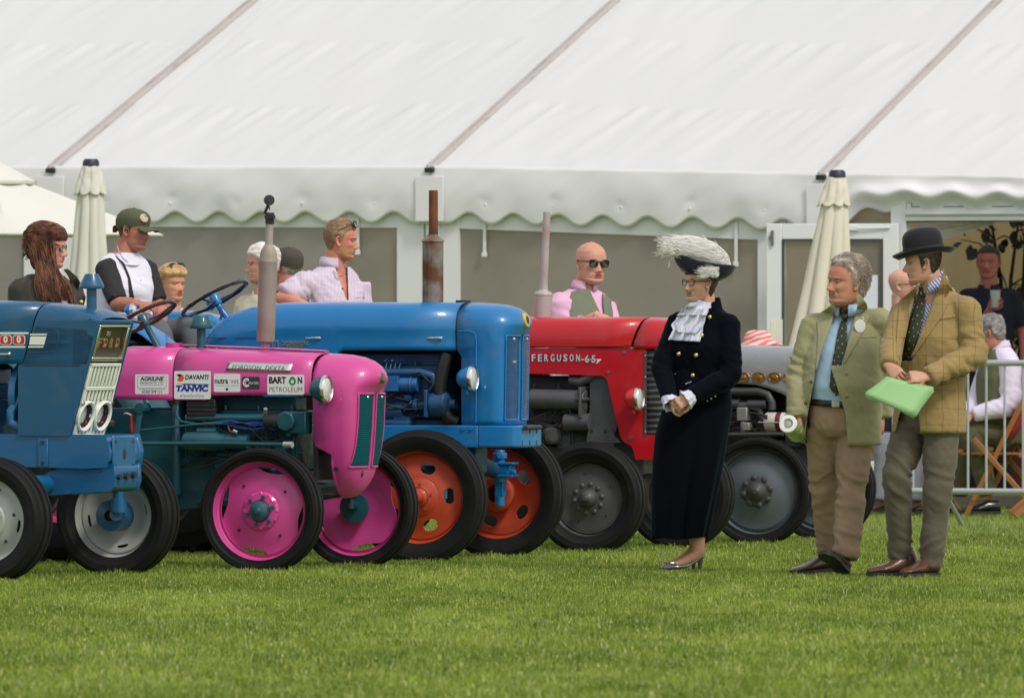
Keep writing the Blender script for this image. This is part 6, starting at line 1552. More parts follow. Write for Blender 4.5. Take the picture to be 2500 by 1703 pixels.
    for i, (L_, R_, off) in enumerate((([(400, 770), (380, 860), (325, 970)], [(640, 800), (625, 900), (600, 985)], .016), ([(445, 700), (405, 780), (352, 835), (380, 900)], [(668, 700), (650, 780), (640, 830), (560, 915)], .028), ([(520, 640), (470, 690), (405, 755)], [(690, 640), (680, 690), (662, 755)], .040))):
        def wv(v, u, i=i): return .016*v*math.sin(u*17+i*1.7+v*2)+.006*v*math.sin(u*37+i)+.008*v
        drape(tree, [pt(*q) for q in L_], [pt(*q) for q in R_], 'jabot', ml, p.t, off, .003, 44, 14, wv)
    for gx, gy in ((690, 770), (620, 930), (420, 1092), (570, 1103), (400, 1275), (542, 1280)): q = pt(gx, gy); gold_button(p, tree, q[0], q[1], .0125, co, mg)
    for gx, gy in ((600, 1535), (632, 1520), (668, 1502), (702, 1482), (738, 1462)): q = pt(gx, gy); gold_button(p, tree, q[0], q[1], .0055, co, mat('pearl', (.7, .68, .6), rough=.25), 'cuff_button')
    for w, d in ((wl, Vector((.35, -.5, -.6))), (wr, Vector((-.8, -.2, -.5)))):
        b = MB(); d = d.normalized(); a = d.orthogonal().normalized(); c2 = d.cross(a)
        b.grid([[w+d*l+(a*math.cos(2*PI*k/40)+c2*math.sin(2*PI*k/40))*(r+am*math.sin(k*2*PI/40*9)) for k in range(40)] for l, r, am in ((-.02, .040, 0), (.015, .043, .002), (.035, .050, .005), (.042, .053, .006))], closed=True); b.build('lace_cuff', ml, p.t, smooth=60, solid=.002)
    q = pt(475, 1402); h = tree.ray_cast(Vector((q[0], -3, q[1])), Vector((0, 1, 0))); yy = (h[0].y if h[0] is not None else -.2)-.03
    b = MB(); b.lathe([(0, -.001), (.032, -.001), (.032, .001), (0, .001)], o=(q[0], yy, q[1]), ax=(-.35, -.8, .35), n=28); to = b.build('round_tag', mat('lilac_card', srgb(176, 176, 214), rough=.6), p.t, smooth=20)
    q2 = pt(545, 1330); b = MB(); b.tube([(q[0], yy, q[1]+.03), ((q[0]+q2[0])/2+.012, yy-.005, (q[1]+q2[1])/2+.02), (q2[0], yy+.02, q2[1]+.01)], .002, 6); b.build('tag_string', ml, to)
    # rings and shoes
    b = MB(); b.lathe([(.010, -.003), (.012, 0), (.010, .003)], o=J(1644, 1000, -.315), ax=(.7, -.3, -.4), n=16); b.build('finger_ring', mg, p.t)
    msh = mat('silver_leather', srgb(120, 122, 128), rough=.22, metal=.6)
    for a, yw, px, py, dy in ((None, -72, 1716, 1396, -.02), (None, -66, 1700, 1392, .06)):
        H = J(px, py, dy); H.z = .012; Mx = Matrix.Translation(H) @ Matrix.Rotation(R(-90+yw), 4, 'Z'); b = MB(); rws = []
        for x, ww, zt, zb in ((0, .022, .085, .060), (.02, .030, .080, .052), (.06, .030, .052, .030), (.10, .031, .034, .010), (.14, .036, .034, .002), (.17, .036, .036, .002), (.20, .028, .028, .003), (.225, .010, .016, .006)):
            rws.append([Mx @ Vector((x, ww*math.cos(2*PI*k/16), lerp(zb, zt, .5+.5*math.sin(2*PI*k/16)))) for k in range(16)])
        b.grid(rws, 0, True, True, True); b.tube([Mx @ Vector((.015, 0, .06)), Mx @ Vector((.018, 0, .0))], [.016, .008], 10); so = b.build('shoe', msh, p.t)
        k = MB(); k.tube([Mx @ Vector(q) for q in ((.155, -.022, .040), (.185, -.022, .036), (.185, .022, .036), (.155, .022, .040), (.155, -.022, .040))], .004, 6); k.build('buckle', m_chrome, so)
        f = MB(); limb(f, [J(1703 if dy < 0 else 1699, 1335, dy), Mx @ Vector((.03, 0, .085)), Mx @ Vector((.10, 0, .045)), Mx @ Vector((.16, 0, .025))], [.036, .036, .027, .022], 14, 4); f.build('stocking', skin('stocking', (186, 138, 106)), p.t)
    # hat: navy felt with turned-up brim
    mh = mat('navy_felt', (.008, .010, .022), rough=.9, var=.15, sheen=.4); mfw = mat('white_plume', srgb(250, 249, 245), rough=.9, var=.02, spec=.1, translucent=.45)
    HC = J(1711, 667, -.015); Hm = Matrix.Translation(HC) @ Matrix.Rotation(R(15), 4, 'Y') @ Matrix.Rotation(R(-12), 4, 'Z') @ Matrix.Rotation(R(-4), 4, 'X')
    b = MB(); rws = []
    for r, z in ((.076, -.010), (.098, -.014), (.130, -.004), (.152, .026), (.162, .068), (.156, .072), (.144, .040), (.115, .014), (.092, .012), (.088, .06), (.078, .085), (.04, .098), (.001, .10)):
        rws.append([Hm @ Vector((math.cos(2*PI*k/56)*r*1.12, math.sin(2*PI*k/56)*r*.82, z+(.018*math.cos(4*PI*k/56) if r > .1 else 0))) for k in range(56)])
    b.grid(rws, 0, True); ht = b.build('hat', mh, p.t, smooth=50)
    b = MB(); b.box(-.012, .012, -.01, .01, 0, .03); q = J(1725, 600, 0); b.v = [tuple(Vector(v)+q) for v in b.v]; b.build('hat_loop', m_black, ht, bevel=.004)
    # plume: barbs swept from the back over the crown to the front
    def gp(gx, gy, dy): return J(1540+gx*.278, 560+gy*.278, dy)
    spine = [gp(850, 345, -.05), gp(780, 262, -.06), gp(680, 205, -.06), gp(550, 168, -.055), gp(420, 152, -.04), gp(300, 148, -.03)]
    sp, _ = catmull(spine, [1]*6, 8)
    b = MB(); rr = random.Random(5)
    body, br = catmull(spine, [(.02, .02), (.048, .045), (.062, .052), (.064, .052), (.056, .045), (.03, .022)], 6); b.tube(body, [(q[1], q[0]) for q in br], 18)
    pb = MB(); pb.tube(body, [(q[1], q[0]) for q in br], 18); Mp = Matrix.Translation(sp[len(sp)//2])
    lay_strands(b, pb, 3200, Mp, lambda q: (-.95, 0, .10+.5*max(-.6, min(.6, -q.x*4))), .085, .0024, .003, 9, .16, 4, .12)
    for i in range(420):
        k = rr.randrange(0, len(sp)-8); a = sp[k]+Vector((rr.uniform(-.01, .01), rr.uniform(-.03, .02), rr.uniform(-.01, .012))); side = rr.choice((-1, 1)); spd = rr.uniform(.02, .062)
        d = (sp[min(len(sp)-1, k+8)]-sp[k]).normalized(); ln = rr.uniform(.06, .15); upv = Vector((.35*d.z, 0, 1)) * (side*spd*(1 if side > 0 else .9)); dep = Vector((0, rr.uniform(-.05, .03), 0))
        e = a+d*ln+upv+dep
        if k < 6 and side < 0: e = a+Vector((-.03-rr.random()*.03, -.03, -.02))
        pts = [a, a.lerp(e, .35)+upv*.35, a.lerp(e, .7)+upv*.18, e+Vector((rr.uniform(-.012, .004), 0, rr.uniform(-.014, .004)))]
        b.tube(pts, [(.0030, .0012), (.0036, .0014), (.0028, .0011), (.0008, .0006)], 5)
    for i in range(150):
        a = gp(300+rr.uniform(0, 140), 150+rr.uniform(-60, 70), rr.uniform(-.12, .0)); e = a+Vector((-rr.uniform(.02, .055), rr.uniform(-.02, .02), rr.uniform(-.035, .03))); b.tube([a, a.lerp(e, .5)+Vector((0, 0, rr.uniform(-.006, .012))), e], [.0018, .0014, .0006], 5)
    for i in range(200):
        a = gp(rr.uniform(620, 780), rr.uniform(330, 400), -.165); e = a+Vector((-rr.uniform(.01, .05), rr.uniform(-.02, .0), rr.uniform(-.022, .018))); b.tube([a, a.lerp(e, .5)+Vector((0, 0, -.006)), e], [.0015, .0012, .0005], 5)
    for i in range(14):
        a = gp(345, 290+rr.uniform(-10, 30), -.04); e = a+Vector((-rr.uniform(.006, .012), 0, rr.uniform(-.02, .014))); b.tube([a, e], [.0022, .0008], 5)
    f = b.build('plume', mfw, ht, smooth=60)
    glasses(M, p.t, m_glframe, m_clear, dz=.004)
    e = MB(); e.ell(M @ Vector((-.006, .078, -.04)), .004, .004, .004, nu=8, nv=6); e.build('earring', m_chrome, p.t)
lady()

# ================================================================== older man in the pale green jacket
def lapel_pts(J, x0, y0, k, pts): return [(lambda q: (q.x, q.z))(J(x0+a*k, y0+b*k)) for a, b in pts]
def old_man():
    p = P('older grey-haired man in pale green jacket and blue shirt, walking', 56.0, 2050); J = p.J; I = lambda pts: lapel_pts(J, 1860, 560, .2779, pts)
    mj = mat('sage_tweed', srgb(150, 146, 110), rough=.9, var=.14, vs=90, c2=srgb(160, 154, 120), c2s=3, sheen=.2, bump=.10, bs=400); msh = mat('blue_shirt', srgb(160, 190, 212), rough=.8, var=.04)
    mt = mat('brown_chino', srgb(148, 124, 98), rough=.85, var=.08, vs=20, bump=.1, bs=300); mtie = grid_mat('green_tie', srgb(40, 46, 26), [(9, .045, .008, srgb(190, 190, 150), .8)], rough=.6)
    sk = skin('old', (192, 138, 110), (186, 112, 92)); hm_ = hairmat('grey', (150, 136, 122), (196, 182, 166)); yaw = -16
    hip = J(2056, 1012); neck = J(2072, 762, .03)
    sl, sr = J(1990, 788, .06), J(2150, 776, -.06); el, er = J(1952, 905, .04), J(2160, 905, .05); wl, wr = J(1948, 1020, -.06), J(2152, 1015, .07)
    M = head_matrix(J(2066, 690, -.03), -56, -3, -2, 1.13); ho = dict(fat=1.06, jaw=1.05, nose=1.15, crease=1.6, squint=True, teeth=True, smile=.9)
    w = (.185, .185, .185, .185); d = (.14, .15, .145, .10); rg = p.torso(hip, neck, None, yaw, w, d, belly=.035)
    hl, hr_, kl, kr, al, ar = J(2012, 1045, .02), J(2088, 1045, -.02), J(2014, 1188, .10), J(2079, 1190, -.12), J(2028, 1352, .22), J(2064, 1362, -.20)
    hands = [hand_mb(J(1950, 1022, -.06), (.05, -.35, -.95), (.95, .2, .1), 1, .95, 1.0), hand_mb(wr, (0, -.2, -1), (.9, 0, 0), -1, .4)]
    build_body(p, hip, neck, rg, M, ho, [(sl, el, wl), (sr, er, wr)], [(hl, kl, al), (hr_, kr, ar)], sk, hands, hm_)
    hb = hair_mb(M, ho, male_mask(.090, -.03, -.078, .000), lambda q: .008+.012*smoothstep(.05, .1, q.z)+.008*smoothstep(.0, -.06, q.x), nf=40, na=.006, seed=8); hs_ = MB()
    rr = random.Random(3)
    lay_strands(hs_, hb, 1500, M, BACKDOWN, .045, .0016, .004, 5, .5, 4, .7)
    hb.merge(hs_); hb.build('hair', hm_, p.t, smooth=60)
    # trousers
    b = legs_mb(hip, hl, hr_, kl, kr, al, ar, yaw, .180, .138, (.098, .080, .070)); 
    cloth(b, .0105, 'trousers', mt, p.t, 5, .0055, spots=[(kr, .14, Vector((.5, 0, 1)), 42, .015), (kl, .14, Vector((-.4, 0, 1)), 42, .013), (ar+Vector((0, 0, .08)), .10, Vector((.4, 0, 1)), 60, .014), (al+Vector((0, 0, .08)), .10, Vector((.4, 0, 1)), 60, .013), (J(2050, 1070), .12, Vector((1, 0, .6)), 45, .010)])
    # shirt and belt
    b = MB(); loft(b, [(J(2056, 990), .172, .142, R(yaw), 2.4)]+[(q[0], q[1]-.010, q[2]-.008, q[3], q[4]) for q in rg[1:]], 36, 4); so, ts = cloth(b, .011, 'shirt', msh, p.t, 9, .003)
    bl = MB(); rws = []
    for z in (-.018, .018): rws.append([(J(2056, 984)+Vector((math.cos(yw := a)*.180, math.sin(a)*.150, z-.012*math.cos(a+.5)))) for a in np.linspace(0, 2*PI, 48, endpoint=False)])
    bl.grid(rws, closed=True); bo = bl.build('belt', mat('dark_leather', srgb(40, 26, 22), rough=.35), p.t, solid=.004); q = J(2038, 984); k = MB(); k.box(q.x-.022, q.x+.022, -.155, -.149, q.z-.020, q.z+.016); k.build('buckle', m_silver, bo, bevel=.003)
    # jacket, open in front
    b = MB(); loft(b, [(J(2058, 1084), .208, .165, R(yaw), 2.4), (J(2057, 1010), .205, .165, R(yaw), 2.4)]+[(q[0], q[1]+.022, q[2]+.022, q[3], q[4]) for q in rg[1:]], 40, 4); sleeve(b, sl, el, wl, (.070, .064, .053)); sleeve(b, sr, er, wr, (.070, .062, .052))
    up = lapel_pts(J, 0, 0, 1, [(2036, 742), (2098, 728), (2052, 892), (1992, 892)]); lo = lapel_pts(J, 0, 0, 1, [(1991, 890), (2053, 890), (2062, 1010), (2090, 1100), (1958, 1100), (1972, 1000)])
    jo, tj = cloth(b, .0105, 'jacket', mj, p.t, 13, .0055, spots=[(el, .13, Vector((.4, 0, 1)), 48, .014), (wl, .10, Vector((.3, 0, 1)), 50, .006), (sl-Vector((0, 0, .06)), .1, Vector((1, 0, .2)), 40, .003), (J(2120, 960), .14, Vector((1, 0, .25)), 25, .004)], cuts=[up, lo], solid=.006)
    drape(tj, I([(845, 560), (905, 640), (930, 690), (885, 725), (938, 765), (890, 890), (800, 1040), (712, 1180)]), I([(815, 590), (835, 650), (830, 720), (805, 800), (780, 880), (752, 980), (728, 1080), (704, 1180)]), 'lapel', mj, jo, .007, .006, 8, 24)
    drape(tj, I([(650, 640), (640, 690), (615, 800), (570, 920), (530, 1020), (470, 1230)]), I([(620, 640), (560, 700), (515, 735), (545, 765), (482, 800), (490, 960), (468, 1235)]), 'lapel', mj, jo, .007, .006, 8, 24)
    drape(tj, I([(868, 940), (868, 955)]), I([(1005, 930), (1005, 945)]), 'breast_pocket', mj, jo, .004, .004, 8, 3)
    for gx, gy in ((432, 1335), (380, 1527)): q = I([(gx, gy)])[0]; gold_button(p, tj, q[0], q[1], .011, jo, mat('horn_button', srgb(96, 66, 36), rough=.4))
    for gy in (1272, 1470): q = I([(725, gy)])[0]; k = MB(); h = tj.ray_cast(Vector((q[0], -3, q[1])), Vector((0, 1, 0))); yy = h[0].y if h[0] is not None else -.16; k.box(q[0]-.001, q[0]+.016, yy-.007, yy-.004, q[1]-.0015, q[1]+.0015); k.build('buttonhole', m_iron, jo)
    # collar and tie
    tie = drape(ts, I([(705, 770), (665, 900), (635, 1050), (605, 1200), (585, 1385), (640, 1455)]), I([(742, 770), (745, 900), (738, 1050), (720, 1200), (703, 1385), (648, 1458)]), 'tie', mtie, p.t, .012, .006, 8, 26)
    drape(ts, I([(690, 712), (694, 740), (708, 785)]), I([(758, 705), (756, 740), (740, 785)]), 'tie_knot', mtie, tie, .034, .012, 6, 6)
    shirt_collar(p, J(2072, 752, .0), yaw-8, msh, so, .076, .024, gap=.34)
    b = MB(); rws = []
    for dz, r in ((-.045, .112), (-.015, .100), (.010, .088), (.012, .084)): rws.append([J(2074, 764, .02)+Vector((math.cos(a)*r*1.08, math.sin(a)*r*.9, dz+.012*math.cos(a-.6))) for a in np.linspace(-.4, 3.4, 30)])
    b.grid(rws); b.build('jacket_collar', mj, jo, smooth=60, solid=.008)
    q = I([(855, 848)])[0]; h = tj.ray_cast(Vector((q[0], -3, q[1])), Vector((0, 1, 0))); yy = h[0].y-.030
    b = MB(); rws = [[(q[0]+math.cos(2*PI*k/32)*.030*s, yy+dy, q[1]+math.sin(2*PI*k/32)*.035*s) for k in range(32)] for s, dy in ((1, .002), (1, 0), (.94, -.001), (.001, -.001))]; b.grid(rws, closed=True); tg = b.build('round_badge', m_vinyl, p.t, smooth=20); k = MB(); k.tube([(q[0]+.015, yy, q[1]+.028), (q[0]+.02, yy+.004, q[1]+.045), (q[0]+.012, yy+.01, q[1]+.05)], .0018, 5); k.build('badge_tie', m_vinyl, tg)
    # shoes
    ms = mat('brown_shoe', srgb(64, 40, 32), rough=.3, coat=.2)
    for px, py, dy, yw, pt in ((2062, 1396, -.18, -28, -24), (2036, 1399, .20, -58, 4)):
        H = J(px, py, dy); H.z = .012 if pt < 0 else .02; u, s = shoe_mb(H, yw, .285, .052, .095, pt); uo = u.build('shoe', ms, p.t); s.build('sole', m_black, uo)
    # green bottle-shaped cylinder carried in the right hand, white ring at its end
    a0 = at(1924, 1034, p.Y-.20); a1 = at(1952, 1064, p.Y+.02); ax = (a1-a0).normalized()
    t = thing('green_canister', 'short green canister with a white ringed end held low by the older man', 'canister', a0)
    b = MB(); b.lathe([(.047, .004), (.049, .010), (.049, .19), (.040, .22), (.022, .25), (.0, .25)], ax=ax, n=32); b.build('casing', mat('canister_green', srgb(150, 176, 110), rough=.3, coat=.3), t)
    b = MB(); b.lathe([(.049, .012), (.050, .0), (.046, -.004), (.030, -.005), (.028, -.002), (.026, .010)], ax=ax, n=36); b.build('end_ring', m_vinyl, t); b = MB(); b.lathe([(.027, .008), (.018, .006), (.016, .0), (.004, -.004), (.0, -.004)], ax=ax, n=28); b.build('end_cap', m_silver, t)
old_man()

# ================================================================== man in the bowler hat
def bowler_man():
    p = P('man in black bowler hat and windowpane tweed jacket reading from papers', 55.43, 2265); J = p.J; I = lambda pts: lapel_pts(J, 1860, 560, .2779, pts)
    mj = grid_mat('windowpane_tweed', srgb(150, 126, 78), [(0, .088, .0030, srgb(84, 54, 30), .6), (2, .094, .0030, srgb(84, 54, 30), .6)], sheen=.2, bump=.25)
    msh = grid_mat('gingham_shirt', srgb(206, 210, 226), [(0, .016, .0075, srgb(40, 60, 140), .8), (2, .016, .0050, srgb(60, 80, 160), .35)], rot=38, bump=.05)
    mt = mat('olive_grey_trouser', srgb(92, 84, 68), rough=.9, var=.08, vs=30, bump=.2, bs=300, sheen=.2); mtie = grid_mat('dotted_tie', srgb(44, 50, 26), [(9, .045, .008, srgb(170, 180, 150), .8)], rough=.6)
    sk = skin('bowler', (196, 150, 126), (190, 126, 106)); hm_ = hairmat('brown', (58, 44, 36), (82, 64, 52)); yaw = -32
    hip = J(2272, 1005); neck = J(2284, 712, .03)
    sl, sr = J(2206, 758, .10), J(2360, 748, -.10); el, er = J(2176, 852, -.06), J(2376, 866, -.14); wl, wr = J(2172, 893, -.24), J(2266, 922, -.32)
    M = head_matrix(J(2252, 641, -.02), -84, 4, 0, 1.0); ho = dict(fat=1.0, jaw=1.0, nose=1.1)
    rg = p.torso(hip, neck, None, yaw, (.165, .165, .180, .175), (.125, .125, .135, .095))
    hl, hr_, kl, kr, al, ar = J(2222, 1045, .05), J(2300, 1045, -.05), J(2190, 1160, -.04), J(2291, 1185, -.10), J(2199, 1360, .06), J(2272, 1384, -.06)
    hands = [hand_mb(J(2170, 893, -.25), (.45, -.55, -.45), (-.55, -.35, .65), 1, .55, .95, curls=(.75, .6, .55, .6)), hand_mb(J(2262, 920, -.33), (-.88, -.30, .02), (.10, -.75, .60), -1, .70, .98, curls=(.35, .8, .85, .9))]
    build_body(p, hip, neck, rg, M, ho, [(sl, el, wl), (sr, er, wr)], [(hl, kl, al), (hr_, kr, ar)], sk, hands, hm_)
    hb = hair_mb(M, ho, male_mask(.06, -.028, -.072, .016), lambda q: .006, nf=70, na=.002, seed=2); lay_strands(hb, hb_copy(hb), 700, M, BACKDOWN, .03, .0010, .0015, 4, .25); hb.build('hair', hm_, p.t, smooth=60)
    b = legs_mb(hip, hl, hr_, kl, kr, al, ar, yaw, .165, .130, (.096, .076, .063))
    cloth(b, .0105, 'trousers', mt, p.t, 25, .005, spots=[(kl, .13, Vector((.6, 0, 1)), 45, .015), (kr, .13, Vector((.3, 0, 1)), 40, .010), (al+Vector((0, 0, .07)), .10, Vector((.5, 0, 1)), 55, .013), (ar+Vector((0, 0, .08)), .10, Vector((-.5, 0, 1)), 55, .013), (J(2225, 1075), .12, Vector((.5, 0, 1)), 50, .011)])
    b = MB(); loft(b, [(J(2272, 990), .155, .12, R(yaw), 2.4)]+[(q[0], q[1]-.012, q[2]-.010, q[3], q[4]) for q in rg[1:]], 36, 4); so, ts = cloth(b, .011, 'shirt', msh, p.t, 29, .002)
    b = MB(); loft(b, [(J(2268, 1055), .200, .165, R(yaw), 2.4), (J(2270, 1000), .192, .155, R(yaw), 2.4), (J(2275, 940), .180, .143, R(yaw), 2.4)]+[(q[0], q[1]+.018, q[2]+.018, q[3], q[4]) for q in rg[1:]], 40, 4); sleeve(b, sl, el, wl, (.066, .060, .052)); sleeve(b, sr, er, wr, (.070, .066, .053))
    up = lapel_pts(J, 0, 0, 1, [(2238, 690), (2304, 662), (2226, 880), (2196, 882)]); lo = lapel_pts(J, 0, 0, 1, [(2216, 915), (2232, 915), (2246, 1066), (2180, 1072)])
    jo, tj = cloth(b, .0105, 'jacket', mj, p.t, 33, .005, spots=[(er, .15, Vector((.2, 0, 1)), 42, .016), (er.lerp(wr, .5), .12, Vector((1, 0, .5)), 45, .010), (el, .10, Vector((.4, 0, 1)), 55, .008), (J(2335, 880), .10, Vector((.4, 0, 1)), 40, .004)], cuts=[up, lo], solid=.006)
    drape(tj, I([(1590, 370), (1650, 510), (1640, 560), (1580, 600), (1635, 640), (1560, 780), (1460, 920), (1315, 1130)]), I([(1570, 400), (1560, 480), (1530, 560), (1500, 640), (1460, 740), (1410, 860), (1360, 990), (1300, 1125)]), 'lapel', mj, jo, .008, .006, 8, 24)
    drape(tj, I([(1385, 470), (1350, 560), (1310, 700), (1260, 880), (1195, 1140)]), I([(1370, 470), (1290, 560), (1215, 620), (1200, 720), (1180, 900), (1170, 1120)]), 'lapel', mj, jo, .008, .006, 8, 24)
    drape(tj, I([(1555, 765), (1560, 792)]), I([(1690, 745), (1690, 775)]), 'breast_pocket', mj, jo, .005, .004, 8, 3); drape(tj, I([(1560, 1320), (1560, 1365)]), I([(1775, 1275), (1780, 1320)]), 'pocket_flap', mj, jo, .007, .005, 8, 4)
    for gx in (1560, 1595, 1610): q = I([(gx, 1330)])[0]; gold_button(p, tj, q[0], q[1], .008, jo, mat('horn_button', srgb(96, 66, 36), rough=.4), 'cuff_button')
    tie = drape(ts, I([(1398, 570), (1350, 660), (1300, 800), (1250, 960), (1205, 1140), (1200, 1230)]), I([(1432, 570), (1430, 660), (1420, 760), (1370, 920), (1310, 1120), (1290, 1235)]), 'tie', mtie, p.t, .014, .006, 8, 26)
    drape(ts, I([(1375, 500), (1378, 540), (1392, 590)]), I([(1448, 520), (1448, 550), (1432, 592)]), 'tie_knot', mtie, tie, .026, .012, 6, 6)
    drape(ts, I([(1560, 372), (1470, 470), (1425, 505)]), I([(1598, 350), (1592, 470), (1480, 572)]), 'collar_flap', msh, so, .022, .005, 6, 8); drape(ts, I([(1362, 480), (1362, 530), (1350, 600)]), I([(1410, 480), (1400, 500), (1375, 530)]), 'collar_flap', msh, so, .020, .005, 6, 8)
    shirt_collar(p, J(2281, 694, .01), yaw-18, msh, so, .068, .030, tilt=.14, gap=.30)
    b = MB(); rws = []
    for dz, r in ((-.05, .112), (-.02, .098), (.008, .085), (.010, .081)): rws.append([J(2287, 712, .02)+Vector((math.cos(a)*r*1.05, math.sin(a)*r*.92, dz+.012*math.cos(a-.4))) for a in np.linspace(-.5, 3.1, 30)])
    b.grid(rws); b.build('jacket_collar', mj, jo, smooth=60, solid=.008)
    ms = mat('brown_boot', srgb(86, 54, 40), rough=.32, coat=.2)
    for px, py, dy, yw in ((2230, 1401, .06, -66), (2286, 1410, -.02, -44)):
        H = J(px, py, dy); H.z = .012; u, s = shoe_mb(H, yw, .275, .052, .115, 0); uo = u.build('boot', ms, p.t); s.build('sole', m_black, uo)
        an = MB(); a = al if px < 2260 else ar; limb(an, [H+Vector((-.02, 0, .05)), H+Vector((-.03, .0, .11)), a+Vector((0, 0, .04))], [.045, .046, .046], 16, 4); an.build('boot_shaft', ms, uo)
    # bowler hat
    mh = mat('black_felt', (.006, .006, .008), rough=.85, var=.1, sheen=.35); Hm = M @ Matrix.Translation((-.012, 0, .060)) @ Matrix.Rotation(R(4), 4, 'Y')
    b = MB(); rws = []; n = 56
    prof = [(.086, -.012, 0), (.098, -.016, 0), (.125, -.014, 1), (.146, .002, 1), (.152, .012, 1), (.148, .014, 1), (.124, -.004, 1), (.099, -.002, 0), (.098, .012, 0), (.099, .055, 0), (.094, .090, 0), (.080, .114, 0), (.055, .128, 0), (.025, .134, 0), (.001, .135, 0)]
    for r, z, br in prof:
        rws.append([Hm @ Vector((math.cos(2*PI*k/n)*(r*1.16 if br else r*1.13), math.sin(2*PI*k/n)*(r*.92 if br else r*.94), z+(br*(.022*abs(math.sin(2*PI*k/n))**2-.014))*(1 if r > .11 else .4))) for k in range(n)])
    b.grid(rws, 0, True); ho_ = b.build('bowler_hat', mh, p.t, smooth=60)
    b = MB(); rws = [[Hm @ Vector((math.cos(2*PI*k/n)*r*1.13, math.sin(2*PI*k/n)*r*.94, z)) for k in range(n)] for r, z in ((.0995, .0), (.1015, .002), (.1015, .026), (.0995, .028))]; b.grid(rws, 0, True); b.build('hat_band', mat('black_ribbon', (.012, .012, .013), rough=.5), ho_)
    # green papers in the hands
    t0 = at(2200, 960, p.Y-.42); t = thing('green_papers', 'sheaf of light green papers held by the man in the bowler hat', 'papers', t0)
    mp = mat('green_paper', srgb(140, 182, 122), rough=.6, var=.03)
    for i, (off, rot) in enumerate(((0, 0), (.002, .035), (.004, -.045), (.006, .075))):
        cs = [at(px, py, p.Y-.42+dy)-t0 for px, py, dy in ((2111, 963, -.03), (2164, 919, .02), (2280, 946, .06), (2235, 1016, -.02))]
        rows = []
        for a in range(7):
            u = a/6; rows.append([(Matrix.Rotation(rot, 3, 'Y') @ (cs[0].lerp(cs[1], u).lerp(cs[3].lerp(cs[2], u), v/6)))+Vector((0, off+.005*math.sin(v/6*PI), -off*.8)) for v in range(7)])
        b = MB(); b.grid(rows); b.build('sheet', mp, t, smooth=60, solid=.001)
bowler_man()
# ================================================================== tractor drivers and bystanders
def seated_legs(p, hip, yaw, m, seed, spread=.13, knee_up=.12, foot_drop=.42, name='trousers', reach=.42):
    y = R(yaw); f = Vector((math.sin(y), -math.cos(y), 0)); s = Vector((math.cos(y), math.sin(y), 0))
    b = MB(); loft(b, [(hip+Vector((0, 0, .14)), .155, .11, y, 2.3), (hip+Vector((0, 0, .0)), .17, .13, y, 2.3), (hip-Vector((0, 0, .10)), .16, .12, y, 2.3)], 26, 3); L = []
    for q in (-1, 1):
        h = hip+s*(q*.085)-Vector((0, 0, .03)); k = hip+s*(q*spread)+f*reach+Vector((0, 0, knee_up)); a = k+f*.12-Vector((0, 0, foot_drop)); limb(b, [h, h.lerp(k, .5), k, k.lerp(a, .5), a], [.09, .085, .072, .062, .055], 16, 4); L.append((h, k, a))
    cloth(b, .013, name, m, p.t, seed, .003)
    for h, k, a in L:
        u, so = shoe_mb(a-f*.05-Vector((0, 0, .07)), yaw, .28, .046, .08); uo = u.build('shoe', MATS['brown_shoe'], p.t); so.build('sole', m_black, uo)
    return L
def standing_legs(p, hip, yaw, m, seed):
    y = R(yaw); s = Vector((math.cos(y), math.sin(y), 0)); b = MB(); L = []
    loft(b, [(hip+Vector((0, 0, .14)), .155, .11, y, 2.3), (hip, .17, .12, y, 2.3), (hip-Vector((0, 0, .10)), .155, .11, y, 2.3)], 26, 3)
    for q in (-1, 1):
        h = hip+s*(q*.085)-Vector((0, 0, .03)); a = Vector((h.x+s.x*q*.02, h.y+s.y*q*.02, .10)); k = h.lerp(a, .52); limb(b, [h, h.lerp(k, .5), k, k.lerp(a, .5), a], [.09, .084, .07, .062, .056], 16, 4); L.append((h, k, a))
    cloth(b, .014, 'trousers', m, p.t, seed, .003)
    f = Vector((math.sin(y), -math.cos(y), 0))
    for h, k, a in L:
        H = a-f*.05; H.z = .012; u, so = shoe_mb(H, yaw, .28, .046, .08); uo = u.build('shoe', MATS['brown_shoe'], p.t); so.build('sole', m_black, uo)
    return L
def cap(M, parent, m, flat=False):
    b = MB(); rws = []; n = 48
    for r, z in ((.086, .018), (.090, .040), (.092, .062), (.086, .086), (.068, .108), (.040, .122), (.015, .127), (.001, .127)):
        rws.append([M @ Vector((-.008+math.cos(2*PI*k/n)*r*1.17, math.sin(2*PI*k/n)*r*.94, z+(.012 if math.cos(2*PI*k/n) > 0 else -.022)*abs(math.cos(2*PI*k/n))*(1-(z-.018)/.11))) for k in range(n)])
    b.grid(rws, 0, True); o = b.build('cap', m, parent, smooth=60)
    br = MB(); rws = []
    for i in range(6):
        q = i/5; rws.append([M @ Vector((.070+.088*q*math.cos(a)**.6*(1 if not flat else .6), .076*math.sin(a)*(1-.10*q), .034-.020*q-.018*math.sin(a)**2)) for a in np.linspace(-1.35, 1.35, 19)])
    br.grid(rws); br.build('cap_peak', m, o, smooth=60, solid=.004)
    bt = MB(); bt.ell(M @ Vector((-.008, 0, .128)), .007, .007, .004, nu=10, nv=6); bt.build('cap_button', m, o); return o
